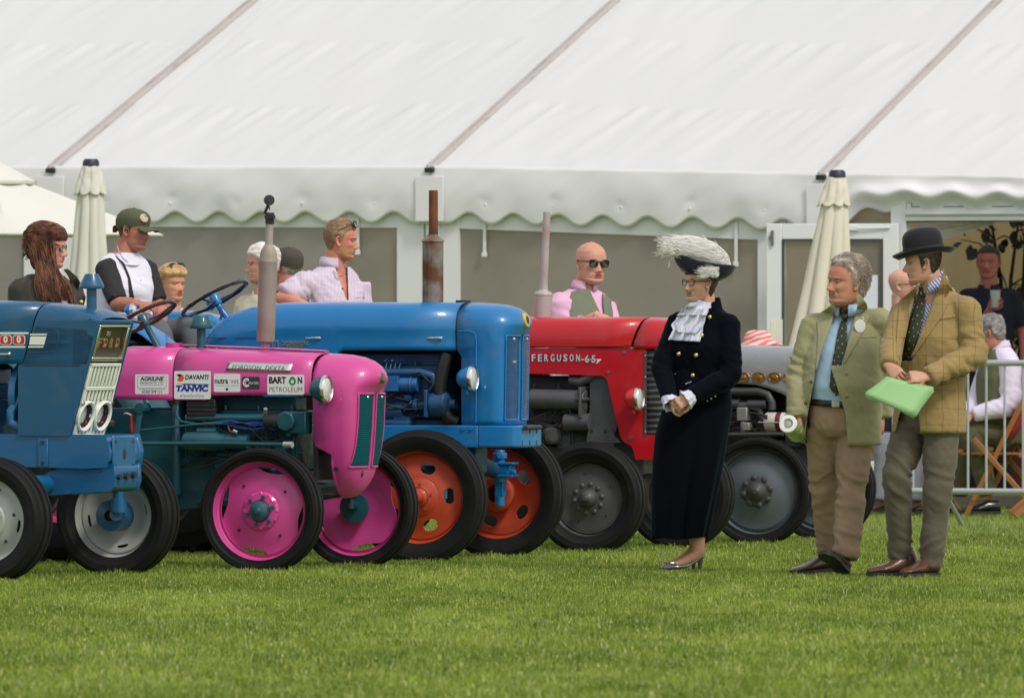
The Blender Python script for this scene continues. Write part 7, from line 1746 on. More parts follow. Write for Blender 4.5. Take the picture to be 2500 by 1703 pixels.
# ---------------------------------------------------------------- woman with long hair on the pink tractor
def long_hair_woman():
    p = P('long-haired woman in dark olive jacket and sunglasses seated on the pink tractor', 58.3, 112); J = p.J
    mj = mat('olive_jacket', srgb(52, 48, 36), rough=.7, var=.15, vs=20, bump=.12, bs=120, sheen=.15); sk = skin('w1', (204, 146, 128), (198, 122, 108)); hm_ = hairmat('auburn', (84, 48, 32), (136, 88, 58))
    yaw = 32; hip = J(98, 905); neck = J(112, 672, .0); sl, sr = J(52, 703, -.02), J(158, 712, .10); el, er = J(50, 800, -.02), J(186, 800, .06); wl, wr = J(140, 850, -.22), J(240, 835, -.10)
    M = head_matrix(J(122, 606, 0), 76, 2, 0, .98); ho = dict(fat=1.0, jaw=.95, nose=.9, crease=1.4, teeth=True, smile=1.0, neck=.9)
    rg = p.torso(hip, neck, None, yaw, (.165, .15, .165, .160), (.13, .12, .135, .09))
    hands = [hand_mb(wl, (.8, -.3, .2), (0, -.3, 1), 1, .7, .9), hand_mb(wr, (.9, -.2, .2), (0, -.2, 1), -1, .7, .9)]
    L = seated_legs(p, hip, yaw, mat('dark_jeans', (.03, .035, .05), rough=.9), 3, reach=.26, foot_drop=.36)
    build_body(p, hip, neck, rg, M, ho, [(sl, el, wl), (sr, er, wr)], L, sk, hands, hm_)
    b = MB(); loft(b, [(hip, .18, .14, R(yaw), 2.4)]+[(q[0], q[1]+.022, q[2]+.022, q[3], q[4]) for q in rg[1:]], 36, 4); sleeve(b, sl, el, wl, (.074, .066, .052)); sleeve(b, sr, er, wr, (.074, .066, .052))
    V = lapel_pts(J, 0, 380, .2754, [(480, 1060), (560, 1050), (640, 1330), (560, 1330)])
    jo, tj = cloth(b, .012, 'jacket', mj, p.t, 41, .004, spots=[(el, .12, Vector((.4, 0, 1)), 50, .008), (sl, .14, Vector((1, 0, .3)), 40, .004)], cuts=[V], solid=.006)
    b = MB(); loft(b, [(q[0], q[1]-.004, q[2]-.004, q[3], q[4]) for q in rg], 30, 3); cloth(b, .014, 'blouse', grid_mat('patterned_blouse', srgb(214, 178, 176), [(2, .03, .01, srgb(180, 80, 90), .6)]), p.t, 43, .002)
    A = lambda pts: lapel_pts(J, 0, 380, .2754, pts)
    drape(tj, A([(560, 1010), (600, 1060), (650, 1180), (660, 1330)]), A([(600, 1000), (690, 1080), (760, 1260), (735, 1335)]), 'lapel', mj, jo, .012, .008, 6, 14)
    q = A([(727, 1298)])[0]; gold_button(p, tj, q[0], q[1], .013, jo, mat('brass_button', srgb(206, 186, 120), rough=.3, metal=.8))
    hb = hair_mb(M, ho, female_mask(.055), lambda q: .016+.035*smoothstep(.02, -.08, q.x)+.010*smoothstep(.0, .1, q.z), nf=36, na=.012, seed=12)
    rr = random.Random(11)
    def gp(x, y, d): return J(x*.2754, 380+y*.2754, d)
    for i in range(900):
        u = rr.random(); st = gp(lerp(250, 470, u)+rr.uniform(-30, 30), lerp(780, 860, u)+rr.uniform(-100, 60), -.09+rr.uniform(-.03, .06)); md_ = gp(lerp(330, 500, u)+rr.uniform(-20, 20), 1010+rr.uniform(-20, 20), -.10+rr.uniform(-.04, .03)); en = gp(lerp(350, 640, u**1.3)+rr.uniform(-30, 30), 1300-rr.random()*90, -.16+rr.uniform(-.03, .03))
        pt, rd = catmull([st, md_, md_.lerp(en, .5)+Vector((rr.uniform(-.02, .02), -.01, 0)), en], [.0022, .0024, .0022, .0008], 4); hb.tube(pt, rd, 5)
    for i in range(90):                                     # wind-blown lift on the crown
        a = gp(rr.uniform(300, 540), rr.uniform(640, 800), rr.uniform(-.08, .04)); e = gp(rr.uniform(190, 330), rr.uniform(720, 930), rr.uniform(-.08, .04)); hb.tube([a, a.lerp(e, .5)+Vector((-.01, 0, .025)), e], [.005, .006, .0015], 5)
    hc_ = hair_mb(M, ho, female_mask(.055), lambda q: .016+.035*smoothstep(.02, -.08, q.x)+.010*smoothstep(.0, .1, q.z), nf=36, na=.012, seed=12); lay_strands(hb, hc_, 2400, M, lambda p: (-1, 0, -.1) if p.z > .03 else (-.3, 0, -1), .075, .0014, .003, 6, .3, 4, .2)
    hb.build('hair', hm_, p.t, smooth=60)
    glasses(M, p.t, mat('pale_frame', srgb(170, 150, 120), rough=.3), m_gl, dz=.004, name='sunglasses')
    e = MB(); e.ell(M @ Vector((-.002, -.079, -.038)), .006, .005, .006, nu=8, nv=6); e.build('earring', m_vinyl, p.t)
long_hair_woman()

# ---------------------------------------------------------------- man in the cap on the blue tractor with orange wheels
def cap_man():
    p = P('man in olive cap and black and white T-shirt seated on the orange-wheeled tractor', 60.6, 310); J = p.J; A = lambda pts: lapel_pts(J, 0, 380, .2754, pts)
    mw = mat('white_tshirt', srgb(222, 220, 230), rough=.85, var=.03); mb_ = mat('black_tshirt', (.018, .017, .018), rough=.85, var=.2); sk = skin('cap', (182, 122, 98), (176, 98, 82)); hm_ = hairmat('cropped', (70, 58, 50), (96, 82, 72))
    yaw = 38; hip = J(292, 845); neck = J(303, 618, .02); sl, sr = J(258, 652, -.09), J(356, 652, .12); el, er = J(288, 742, -.24), J(385, 742, .06); wl, wr = J(338, 742, -.36), J(398, 792, -.12)
    M = head_matrix(J(326, 562, 0), 62, 6, 0, 1.02); ho = dict(fat=1.0, jaw=1.04, nose=1.1, squint=True, crease=1.5)
    rg = p.torso(hip, neck, None, yaw, (.16, .155, .175, .172), (.125, .12, .135, .095))
    hands = [hand_mb(wl, (.85, -.25, -.12), (.15, -.3, .9), 1, .55, 1.0), hand_mb(wr, (.3, -.7, -.6), (.8, -.2, .3), -1, .6)]
    L = seated_legs(p, hip, 50, mat('grey_trousers', srgb(92, 94, 98), rough=.85), 5, knee_up=.10)
    fa = MB()
    for a, b_ in ((el, wl), (er, wr)): limb(fa, [a.lerp(b_, -.15), a, a.lerp(b_, .4), b_], [.042, .045, .043, .029], 14, 4)
    build_body(p, hip, neck, rg, M, ho, [(sl, el, wl), (sr, er, wr)], L, sk, hands, hm_, extra=fa)
    hair_mb(M, ho, male_mask(.06, -.02, -.06, .014), lambda q: .002, nf=90, na=.001, seed=4).build('hair', hm_, p.t, smooth=60)
    b = MB(); loft(b, [(hip, .17, .135, R(yaw), 2.4)]+[(q[0], q[1]+.008, q[2]+.008, q[3], q[4]) for q in rg[1:]], 36, 4); so, ts = cloth(b, .012, 'tshirt', mw, p.t, 51, .004, spots=[(J(330, 720, -.1), .12, Vector((.3, 0, 1)), 50, .006)])
    for sh, e in ((sl, el), (sr, er)):
        b = MB(); sleeve(b, sh, e, e, (.066, .062, .06), .93); cloth(b, .012, 'sleeve', mb_, so, 53, .004, spots=[(e, .1, Vector((.4, 0, 1)), 50, .006)])
    drape(ts, A([(1025, 890), (1090, 960), (1140, 1080), (1160, 1270)]), A([(1035, 892), (1105, 950), (1160, 1080), (1200, 1270)]), 'side_panel', mb_, so, .004, .003, 4, 16)
    q = A([(1252, 1105)])[0]; k = MB(); h = ts.ray_cast(Vector((q[0], -3, q[1])), Vector((0, 1, 0))); yy = h[0].y if h[0] is not None else -.1; k.prism([(q[0]-.01, q[1]-.006), (q[0]+.010, q[1]+.004), (q[0]-.002, q[1]+.001)], yy-.007, yy-.005); k.build('chest_mark', m_ink, so)
    b = MB(); b.grid([[J(306, 627, 0)+Vector((math.cos(a)*r, math.sin(a)*r, dz+.020*math.cos(a-2.3)-.01)) for a in np.linspace(0, 2*PI, 36, endpoint=False)] for dz, r in ((-.02, .094), (0, .086), (.012, .080))], closed=True); b.build('neckband', mw, so, smooth=60)
    mc = mat('olive_cap', srgb(82, 84, 60), rough=.85, var=.12, vs=18, bump=.1); co = cap(M, p.t, mc)
    b = MB(); c0 = M @ Vector((.082, -.035, .078)); nn = (M.to_3x3() @ Vector((.75, -.35, .45))).normalized(); b.lathe([(0, .006), (.020, .006), (.026, .004), (.028, -.002)], o=c0, ax=nn, n=24); bo = b.build('cap_badge', mat('badge_cream', srgb(190, 176, 150), rough=.7, var=.3, vs=60), co)
    g = glasses(M @ Matrix.Rotation(PI, 4, 'Z'), p.t, m_black, m_gl, dz=-.004, dx=.020, name='sunglasses')
    b = MB(); b.tube([J(286, 600, -.045), J(290, 614, -.088), J(300, 630, -.12), J(312, 640, -.135)], .004, 6); b.build('neck_cord', mat('lilac_cord', srgb(170, 150, 190)), p.t)
    b = MB(); b.lathe([(.010, -.003), (.012, 0), (.010, .003)], o=hands[0].v[0] if False else wl+Vector((.10, -.03, -.02)), ax=(.8, 0, .2), n=14); b.build('finger_ring', m_chrome, p.t)
cap_man()

# ---------------------------------------------------------------- man in the lilac shirt on the red tractor
def lilac_man():
    p = P('fair bearded man in pale lilac shirt leaning on the red tractor', 63.0, 815); J = p.J; D = lambda pts: lapel_pts(J, 560, 450, .3474, pts)
    ms = grid_mat('lilac_shirt', srgb(206, 192, 206), [(0, .02, .004, srgb(176, 160, 190), .35), (2, .025, .004, srgb(190, 180, 200), .3)], rough=.8, bump=.08)
    sk = skin('lil', (206, 140, 118), (204, 112, 94)); hm_ = hairmat('sandy', (140, 112, 84), (176, 148, 112)); bm_ = hairmat('beard', (178, 122, 88), (196, 144, 104)); yaw = 48
    hip = J(800, 870); neck = J(816, 652, .03); sl, sr = J(757, 688, -.10), J(872, 694, .14); el, er = J(692, 728, -.16), J(885, 780, .12); wl, wr = J(752, 750, -.36), J(880, 840, -.05)
    M = head_matrix(J(833, 587, 0), 84, 4, 0, 1.04); ho = dict(fat=1.0, jaw=1.0, nose=.95, beard=True, squint=True)
    rg = p.torso(hip, neck, None, yaw, (.165, .165, .185, .178), (.13, .13, .14, .098))
    hands = [hand_mb(wl, (.9, -.1, -.2), (0, -.6, .6), 1, .6), hand_mb(wr, (.4, -.6, -.6), (.8, 0, .3), -1, .6)]; L = seated_legs(p, hip, 50, mat('navy_trousers', (.02, .022, .03), rough=.9), 7)
    fa = MB()
    for a, b_ in ((el, wl), (er, wr)): limb(fa, [a.lerp(b_, -.1), a, a.lerp(b_, .4), b_], [.044, .047, .044, .03], 14, 4)
    build_body(p, hip, neck, rg, M, ho, [(sl, el, wl), (sr, er, wr)], L, sk, hands, hm_, bm_, extra=fa)
    hair_mb(M, ho, male_mask(.070, -.02, -.066, .010), lambda q: .006+.010*smoothstep(.05, .11, q.z), nf=70, na=.003, seed=6).build('hair', hm_, p.t, smooth=60); hx = hair_mb(M, ho, male_mask(.070, -.02, -.066, .010), lambda q: .006+.010*smoothstep(.05, .11, q.z), nf=70, na=.003, seed=6); hs_ = MB(); lay_strands(hs_, hx, 900, M, lambda p: (.6, 0, .3) if p.z > .07 else (-.3, 0, -1), .03, .0010, .002, 4, .3); hs_.build('hair_strands', hm_, p.t)['kind'] = 'stuff'
    V = D([(735, 560), (830, 575), (840, 815), (825, 815)])
    b = MB(); loft(b, [(hip, .18, .145, R(yaw), 2.4)]+[(q[0], q[1]+.014, q[2]+.014, q[3], q[4]) for q in rg[1:]], 36, 4); sleeve(b, sl, el, el, (.080, .072, .068), 1.0) if False else limb(b, [sl, sl.lerp(el, .5), el.lerp(sl, .08)], [.084, .080, .074], 16, 4); b.ell(sl, .072, .072, .064); limb(b, [sr, sr.lerp(er, .5), er], [.080, .076, .07], 16, 4)
    so, ts = cloth(b, .0115, 'shirt', ms, p.t, 61, .006, spots=[(sl.lerp(el, .6), .15, Vector((1, 0, .5)), 60, .011), (J(780, 715, -.1), .12, Vector((.6, 0, 1)), 50, .006)], cuts=[V], solid=.004)
    b = MB(); loft(b, [(q[0], q[1]-.006, q[2]-.006, q[3], q[4]) for q in rg], 30, 3); cloth(b, .014, 'chest', sk, p.t, 63, .001)
    
    shirt_collar(p, J(812, 640, .02), yaw, ms, so)
    drape(ts, D([(880, 740), (885, 800)]), D([(945, 735), (950, 800)]), 'pocket', ms, so, .004, .003, 5, 6)
    q = D([(797, 735)])[0]; gold_button(p, ts, q[0], q[1], .007, so, m_iron)
    b = MB(); b.tube([J(814, 660, -.10), J(826, 674, -.125), J(838, 672, -.10)], .005, 8); b.build('chain_necklace', m_chrome, p.t)
    g = glasses(M @ Matrix.Translation((.005, 0, .062)) @ Matrix.Rotation(R(-28), 4, 'Y'), p.t, m_black, mat('pale_reflective_lens', (.35, .38, .42), rough=.1, metal=.5), dz=0, name='sunglasses')
lilac_man()

# ---------------------------------------------------------------- bald man in sunglasses on the grey tractor
def bald_man():
    p = P('bald man in sunglasses, pink shirt and green waistcoat seated on the grey tractor', 65.0, 1425); J = p.J; Fz = lambda pts: lapel_pts(J, 1200, 500, .3159, pts)
    ms = mat('pink_shirt', srgb(220, 172, 200), rough=.8, var=.05, bump=.05); mv = grid_mat('green_waistcoat', srgb(108, 116, 96), [(0, .04, .003, srgb(130, 120, 90), .4), (2, .04, .003, srgb(130, 120, 90), .4)]); sk = skin('bald', (206, 150, 128), (204, 126, 106)); hm_ = hairmat('stubble', (150, 120, 100), (170, 140, 120)); yaw = 28
    hip = J(1410, 880); neck = J(1424, 705, .03); sl, sr = J(1368, 738, -.08), J(1474, 746, .08); el, er = J(1378, 820, -.12), J(1498, 830, .0); wl, wr = J(1462, 770, -.30), J(1500, 850, -.2)
    M = head_matrix(J(1443, 642, 0), 30, 4, -2, 1.14); ho = dict(fat=1.08, jaw=1.12, nose=1.0, crease=1.3)
    rg = p.torso(hip, neck, None, yaw, (.18, .18, .185, .178), (.14, .145, .14, .10), belly=.03)
    hands = [hand_mb(wl, (.85, -.2, -.45), (.1, -.5, .8), 1, .6), hand_mb(wr, (.2, -.7, -.5), (.8, 0, .3), -1, .6)]; L = seated_legs(p, hip, 50, MATS['navy_trousers'], 9)
    fa = MB(); limb(fa, [el.lerp(wl, .5), el.lerp(wl, .75), wl], [.048, .042, .032], 14, 4)
    build_body(p, hip, neck, rg, M, ho, [(sl, el, wl), (sr, er, wr)], L, sk, hands, hm_, extra=fa)
    b = MB(); loft(b, [(hip, .18, .145, R(yaw), 2.4)]+[(q[0], q[1]+.004, q[2]+.004, q[3], q[4]) for q in rg[1:]], 36, 4); limb(b, [sl, sl.lerp(el, .5), el, el.lerp(wl, .55)], [.088, .085, .070, .060], 16, 4); limb(b, [sr, sr.lerp(er, .5), er], [.078, .075, .066], 16, 4); b.ell(sl, .074, .074, .066)
    so, ts = cloth(b, .0115, 'shirt', ms, p.t, 71, .004, spots=[(sl.lerp(el, .6), .14, Vector((.4, 0, 1)), 50, .008), (el, .1, Vector((1, 0, .4)), 50, .007)])
    b = MB(); loft(b, [(hip, .19, .155, R(yaw), 2.4)]+[(q[0], q[1]+.016-.03*(i > 2), q[2]+.022, q[3], q[4]) for i, q in enumerate(rg[1:])], 36, 4)
    V = Fz([(690, 520), (800, 590), (850, 600), (870, 860), (850, 860)]); cloth(b, .0115, 'waistcoat', mv, p.t, 73, .003, cuts=[V], solid=.006)
    shirt_collar(p, J(1426, 696, .02), yaw, ms, so, .070, .030)
    b = MB(); e0 = el.lerp(wl, .52); ax = (wl-el).normalized(); a = ax.orthogonal().normalized(); c2 = ax.cross(a); b.grid([[e0+ax*l+(a*math.cos(t)+c2*math.sin(t))*r for t in np.linspace(0, 2*PI, 24, endpoint=False)] for l, r in ((-.02, .062), (.012, .064), (.016, .058), (.0, .05))], closed=True); b.build('turned_cuff', ms, so, smooth=60)
    glasses(M @ Matrix.Scale(1.06, 4), p.t, m_black, m_gl, dz=.004, name='sunglasses')
bald_man()

# ---------------------------------------------------------------- bystanders between the tractors and the marquee
def bystander(label, Y, px, top_py, yaw_body, head, skn, hair, mtop, mleg, seed, shw=.172, arms=None, pitch=0, hs=1.0, mask=None, hth=None, long=False, ho=None, seated=False, group='bystanders by the marquee', hip_dy=0, floor=0.0):
    p = P(label, Y, px, group); J = p.J; hx, hy, hyaw = head; ho = ho or dict(fat=1.0)
    C = J(hx, hy, 0); M = head_matrix(C, hyaw, pitch, 0, hs); y = R(yaw_body); f = Vector((math.sin(y), -math.cos(y), 0)); s = Vector((math.cos(y), math.sin(y), 0))
    neck = C-Vector((0, 0, .185*hs))-f*.02; hip = neck-Vector((0, 0, .52))-f*.0
    sl, sr = neck-s*.165-Vector((0, 0, .055)), neck+s*.165-Vector((0, 0, .055))
    if arms: el, wl, er, wr = [J(*q) for q in arms]
    else: el, er = sl-s*.05-Vector((0, 0, .28)), sr+s*.05-Vector((0, 0, .28)); wl, wr = el+f*.12-Vector((0, 0, .22)), er+f*.12-Vector((0, 0, .22))
    rg = p.torso(hip, neck, None, yaw_body, (.165, .16, .175, shw), (.125, .125, .135, .095))
    hands = [hand_mb(wl, (wl-el), f, 1, .6), hand_mb(wr, (wr-er), f, -1, .6)]
    if floor: p.t.location.z = 0
    L = seated_legs(p, hip, yaw_body, mleg, seed) if seated else standing_legs(p, hip, yaw_body, mleg, seed)
    build_body(p, hip, neck, rg, M, ho, [(sl, el, wl), (sr, er, wr)], L, skn, hands, hair)
    if mask: hair_mb(M, ho, mask, hth or (lambda q: .008), nf=50, na=.006, seed=seed).build('hair', hair, p.t, smooth=60)
    b = MB(); loft(b, [(hip, .18, .14, y, 2.4)]+[(q[0], q[1]+.014, q[2]+.014, q[3], q[4]) for q in rg[1:]], 30, 4)
    if long: sleeve(b, sl, el, wl, (.072, .064, .05)); sleeve(b, sr, er, wr, (.072, .064, .05))
    else: sleeve(b, sl, el, el, (.076, .07, .06), .8); sleeve(b, sr, er, er, (.076, .07, .06), .8)
    if not long:
        pass
    o, tr = cloth(b, .013, 'shirt' if not long else 'jacket', mtop, p.t, seed, .005, spots=[(el, .12, Vector((.4, 0, 1)), 50, .007), (er, .12, Vector((.4, 0, 1)), 50, .007)])
    shirt_collar(p, neck+Vector((0, 0, .0))+f*.01, yaw_body, mtop, o)
    return p, M, o, tr, (sl, el, wl, sr, er, wr, neck, hip)
m_khaki = mat('khaki_trousers', srgb(120, 110, 90), rough=.9); m_navyp = mat('navy_polo', (.012, .016, .036), rough=.85, var=.15); m_creamj = mat('cream_jacket', srgb(198, 190, 168), rough=.85); m_sky = mat('pale_blouse', srgb(200, 190, 190), rough=.85)
p, M, o, tr, j = bystander('fair-haired woman with sunglasses pushed up, behind the blue steering wheel', 67.0, 418, 0, 30, (421, 694, 38), skin('by1', (206, 150, 126), (200, 126, 104)), hairmat('blonde', (176, 136, 88), (208, 172, 118)), m_sky, m_khaki, 81, .150, mask=female_mask(.052), hth=lambda q: .020+.012*smoothstep(.0, .1, q.z), hs=.97)
glasses(M @ Matrix.Translation((-.01, 0, .075)) @ Matrix.Rotation(R(-38), 4, 'Y'), p.t, m_glframe, m_gl, dz=0, name='sunglasses')
p, M, o, tr, j = bystander('white-haired man in cream jacket looking left behind the exhaust pipe', 66.6, 630, 0, -40, (641, 646, -86), skin('by2', (204, 150, 132), (200, 118, 104)), hairmat('white', (214, 206, 198), (236, 230, 224)), m_creamj, m_khaki, 83, long=True, mask=male_mask(.060, -.03, -.075, .012), hth=lambda q: .014+.010*smoothstep(.03, .1, q.z), hs=1.05)
p, M, o, tr, j = bystander('man in dark flat cap seen from behind, next to the white-haired man', 67.4, 705, 0, 160, (702, 652, -140), skin('by3', (190, 128, 108), (186, 104, 88)), hairmat('greying', (150, 140, 130), (180, 170, 160)), mat('brown_coat', srgb(84, 72, 60), rough=.9), m_khaki, 85, long=True, mask=male_mask(.060, -.03, -.07, .012), hth=lambda q: .006, hs=1.02)
cap(M @ Matrix.Translation((.0, 0, -.004)) @ Matrix.Scale(1.06, 4), p.t, mat('dark_flat_cap', srgb(70, 64, 56), rough=.9, var=.15, vs=30), True)
p, M, o, tr, j = bystander('bald man in glasses and blue shirt behind the bowler-hatted man', 74.2, 2190, 0, 40, (2204, 697, 72), skin('by4', (206, 158, 138), (196, 128, 110)), hairmat('bare', (190, 150, 130), (190, 150, 130)), mat('blue_polo', srgb(40, 80, 150), rough=.85), m_khaki, 87, hs=1.05)
glasses(M, p.t, m_glframe, m_clear, dz=.004)
p, M, o, tr, j = bystander('man in navy polo shirt holding a plastic cup in the marquee doorway', 76.4, 2430, 0, -12, (2413, 640, -14), skin('by5', (196, 126, 116), (196, 100, 92)), hairmat('dk', (44, 36, 32), (70, 60, 54)), m_navyp, mat('black_jeans', (.015, .015, .018), rough=.9), 89, .20, arms=[(2382, 800, .0), (2418, 752, -.28), (2496, 810, .05), (2500, 900, -.05)], mask=male_mask(.066, -.02, -.07, .008), hth=lambda q: .005, hs=1.06, ho=dict(fat=1.05, squint=True, crease=1.4))
cupw = at(2430, 727, 76.4-.34); t = thing('plastic_cup', 'clear plastic cup held by the man in the navy polo shirt', 'cup', cupw-Vector((0, 0, .07)))
b = MB(); b.lathe([(.030, 0), (.040, .125), (.042, .127), (.040, .128), (.0385, .125), (.029, .004), (0, .004)], n=24); b.build('cup_wall', mat('cup_plastic', (.75, .76, .75), rough=.2, alpha=.55), t); b = MB(); b.lathe([(0, .005), (.0285, .006), (.034, .07), (0, .07)], n=24); b.build('drink', mat('amber_drink', (.35, .2, .08), rough=.1, alpha=.9), t)
p, M, o, tr, j = bystander('seated person in pink striped sun hat behind the grey tractor', 70.2, 1850, 0, 20, (1852, 856, 25), skin('by6', (196, 136, 116), (190, 112, 94)), hairmat('dk', (44, 36, 32), (70, 60, 54)), mat('pink_top', srgb(214, 140, 140), rough=.85), m_khaki, 91, .15, seated=True, hs=.98, mask=male_mask(.052, -.05, -.09, .02))
b = MB(); rws = []; n = 56
for r, z in ((.175, .026), (.16, .034), (.12, .050), (.098, .060), (.096, .085), (.088, .115), (.065, .135), (.03, .143), (.001, .144)): rws.append([M @ Vector((-.01+math.cos(2*PI*k/n)*r*1.1, math.sin(2*PI*k/n)*r, z+(.018*math.sin(2*PI*k/n+1.2) if r > .11 else 0))) for k in range(n)])
b.grid(rws, 0, True); b.build('sun_hat', grid_mat('striped_hat', srgb(236, 200, 190), [(2, .030, .015, srgb(214, 60, 78), .8)], rough=.85, rot=18), p.t, smooth=60, solid=.004)

# ---------------------------------------------------------------- folding wooden chairs and the two people sitting by the barrier
m_wood = mat('varnished_beech', srgb(150, 98, 48), rough=.45, coat=.25, var=.2, vs=12, stretch=(1, 1, 8)); m_redc = mat('red_canvas', srgb(150, 26, 46), rough=.6, var=.1, coat=.1)
def folding_chair(loc, rz, label, cloth_m=None):
    t = thing('folding_chair', label, 'chair', loc, rz, 'wooden folding chairs')
    for s in (-1, 1):
        b = MB(); Mx = Matrix.Translation((0, s*.23, 0)); b.box(-.018, .018, -.012, .012, 0, 1.10, M=Mx @ Matrix.Translation((.26, 0, 0)) @ Matrix.Rotation(R(-27), 4, 'Y')); b.build('back_leg', m_wood, t, bevel=.004)
        b = MB(); Mx = Matrix.Translation((0, s*.26, 0)); b.box(-.018, .018, -.012, .012, 0, .74, M=Mx @ Matrix.Translation((-.30, 0, 0)) @ Matrix.Rotation(R(42), 4, 'Y')); b.build('front_leg', m_wood, t, bevel=.004)
    for x, z in ((-.20, .12), (.20, .12), (.30, .46), (-.14, .43)):
        b = MB(); b.cyl((x, -.26, z), (x, .26, z), .012, 10); b.build('stretcher', m_wood, t)
    for i in range(6):
        b = MB(); x = .27-i*.075; b.box(x-.03, x+.03, -.22, .22, .435, .45); b.build('seat_slat', m_wood, t, bevel=.003)
    b = MB(); rows = []
    for i in range(9):
        q = i/8; z = lerp(.55, 1.08, q); x = -.26*0-(-.26)-(z)*math.tan(R(27)) if True else 0; rows.append([(x-.02-.03*math.sin(q*PI)*math.cos(a), .22*math.sin(a), z) for a in np.linspace(-PI/2, PI/2, 9)])
    b.grid(rows); b.build('back_canvas', cloth_m or m_redc, t, smooth=60, solid=.01)
    return t
c1 = at(2462, 1256, 72.9); folding_chair((c1.x, c1.y, 0), R(165), 'wooden folding chair with red back under the man in the waistcoat')
c2 = at(2215, 1252, 73.9); folding_chair((c2.x, c2.y, 0), R(150), 'wooden folding chair half hidden behind the bowler-hatted man')
c3 = at(2530, 1268, 71.6); b = MB(); tch = thing('folded_chair', 'folded wooden chair lying on the grass at the right edge', 'chair', (c3.x, c3.y, 0), R(18))
for k, (dy, dz) in enumerate(((0, 0), (.09, .02))):
    b = MB(); b.box(-.02, .02, -.015, .015, 0, .55, M=Matrix.Translation((-.16, dy, .02+dz)) @ Matrix.Rotation(R(52), 4, 'Y')); b.build('chair_rail', m_wood, tch, bevel=.004)
b = MB(); b.cyl((-.02, -.02, .11), (-.02, .12, .13), .012, 10); b.build('chair_rung', m_wood, tch)
def seated_man():
    p = P('seated grey-haired man in olive waistcoat and pale shirt behind the barrier', 73.0, 2440); J = p.J; S = lambda x, y, d=0: J(2300+x*.354, 740+y*.354, d)
    ms = mat('lilac_white_shirt', srgb(214, 204, 224), rough=.8, var=.04); mv = mat('olive_waistcoat', srgb(98, 98, 72), rough=.9, var=.1, vs=30, bump=.1); mt = mat('olive_trousers', srgb(84, 82, 54), rough=.9, var=.1, vs=20); sk = skin('seat', (200, 136, 116), (196, 108, 94)); hm_ = hairmat('steel', (112, 106, 104), (150, 144, 142)); yaw = -62
    hip = S(470, 870, .05); neck = S(385, 300, .03); sl, sr = S(330, 400, .16), S(470, 420, -.12); el, er = S(240, 660, .12), S(470, 700, -.20); wl, wr = S(175, 770, .0), S(215, 770, -.22)
    M = head_matrix(S(340, 205, 0), -112, 22, 0, 1.06); ho = dict(fat=1.05, jaw=1.05)
    rg = p.torso(hip, neck, None, yaw, (.18, .18, .185, .175), (.15, .15, .14, .10), belly=.04)
    hands = [hand_mb(wl, (-.8, -.2, -.4), (0, -.4, .8), 1, .7), hand_mb(wr, (-.9, .1, -.2), (0, -.4, .9), -1, .7)]
    kl, kr = S(170, 870, .16), S(205, 890, -.16); al, ar = S(120, 1330, .20), S(320, 1320, -.12); hl, hr_ = hip+Vector((0, .10, -.04)), hip+Vector((-.02, -.10, -.04))
    build_body(p, hip, neck, rg, M, ho, [(sl, el, wl), (sr, er, wr)], [(hl, kl, al), (hr_, kr, ar)], sk, hands, hm_)
    hair_mb(M, ho, male_mask(.062, -.03, -.075, .012), lambda q: .012+.006*smoothstep(.0, .1, q.z), nf=48, na=.008, seed=22).build('hair', hm_, p.t, smooth=60)
    b = MB(); loft(b, [(hip+Vector((0, 0, .12)), .18, .15, R(yaw), 2.3), (hip, .19, .16, R(yaw), 2.3), (hip-Vector((0, 0, .10)), .17, .14, R(yaw), 2.3)], 26, 3)
    for h, k, a in ((hl, kl, al), (hr_, kr, ar)): limb(b, [h, h.lerp(k, .5), k, k.lerp(a, .5), a], [.098, .092, .078, .068, .060], 16, 4)
    cloth(b, .012, 'trousers', mt, p.t, 93, .004, spots=[(kr, .12, Vector((1, 0, .4)), 50, .008), (kr.lerp(ar, .6), .14, Vector((.5, 0, 1)), 45, .006)])
    b = MB(); loft(b, [(q[0], q[1]+.004, q[2]+.004, q[3], q[4]) for q in rg], 30, 4); sleeve(b, sl, el, wl, (.072, .066, .05)); sleeve(b, sr, er, wr, (.082, .074, .054)); so, ts = cloth(b, .012, 'shirt', ms, p.t, 95, .004, spots=[(er, .15, Vector((.6, 0, 1)), 48, .009)])
    b = MB(); loft(b, [(hip, .19, .165, R(yaw), 2.4)]+[(q[0], q[1]+.016-.035*(i > 1), q[2]+.018, q[3], q[4]) for i, q in enumerate(rg[1:])], 30, 4); cloth(b, .012, 'waistcoat', mv, p.t, 97, .003)
    shirt_collar(p, neck+Vector((0, 0, .005)), yaw, ms, so, .078, .036)
    ms2 = mat('black_shoe', (.012, .012, .013), rough=.25, coat=.3)
    for a, px, dy in ((ar, 2440, -.12), (al, 2330, .20)):
        H = J(px, 1254, dy); H.z = .012; u, s = shoe_mb(H, -72, .30, .052, .10); uo = u.build('shoe', ms2, p.t); s.build('sole', m_black, uo)
seated_man()
def red_coat():
    c = at(2498, 905, 73.3); t = thing('red_jacket', 'red quilted jacket hung over the back of the seated man\'s chair', 'jacket', (c.x, c.y, c.z)); rows = []
    for i in range(15):
        q = i/14; rows.append([(.02+.10*q+.16*math.cos(a)*(.5+.5*q), .18*math.sin(a), .10*math.cos(a)*0+.05-.62*q+.012*math.sin(q*40)) for a in np.linspace(-PI*.9, PI*.5, 15)])
    b = MB(); b.grid(rows); b.build('quilted_shell', m_redc, t, smooth=60, solid=.02)
red_coat()
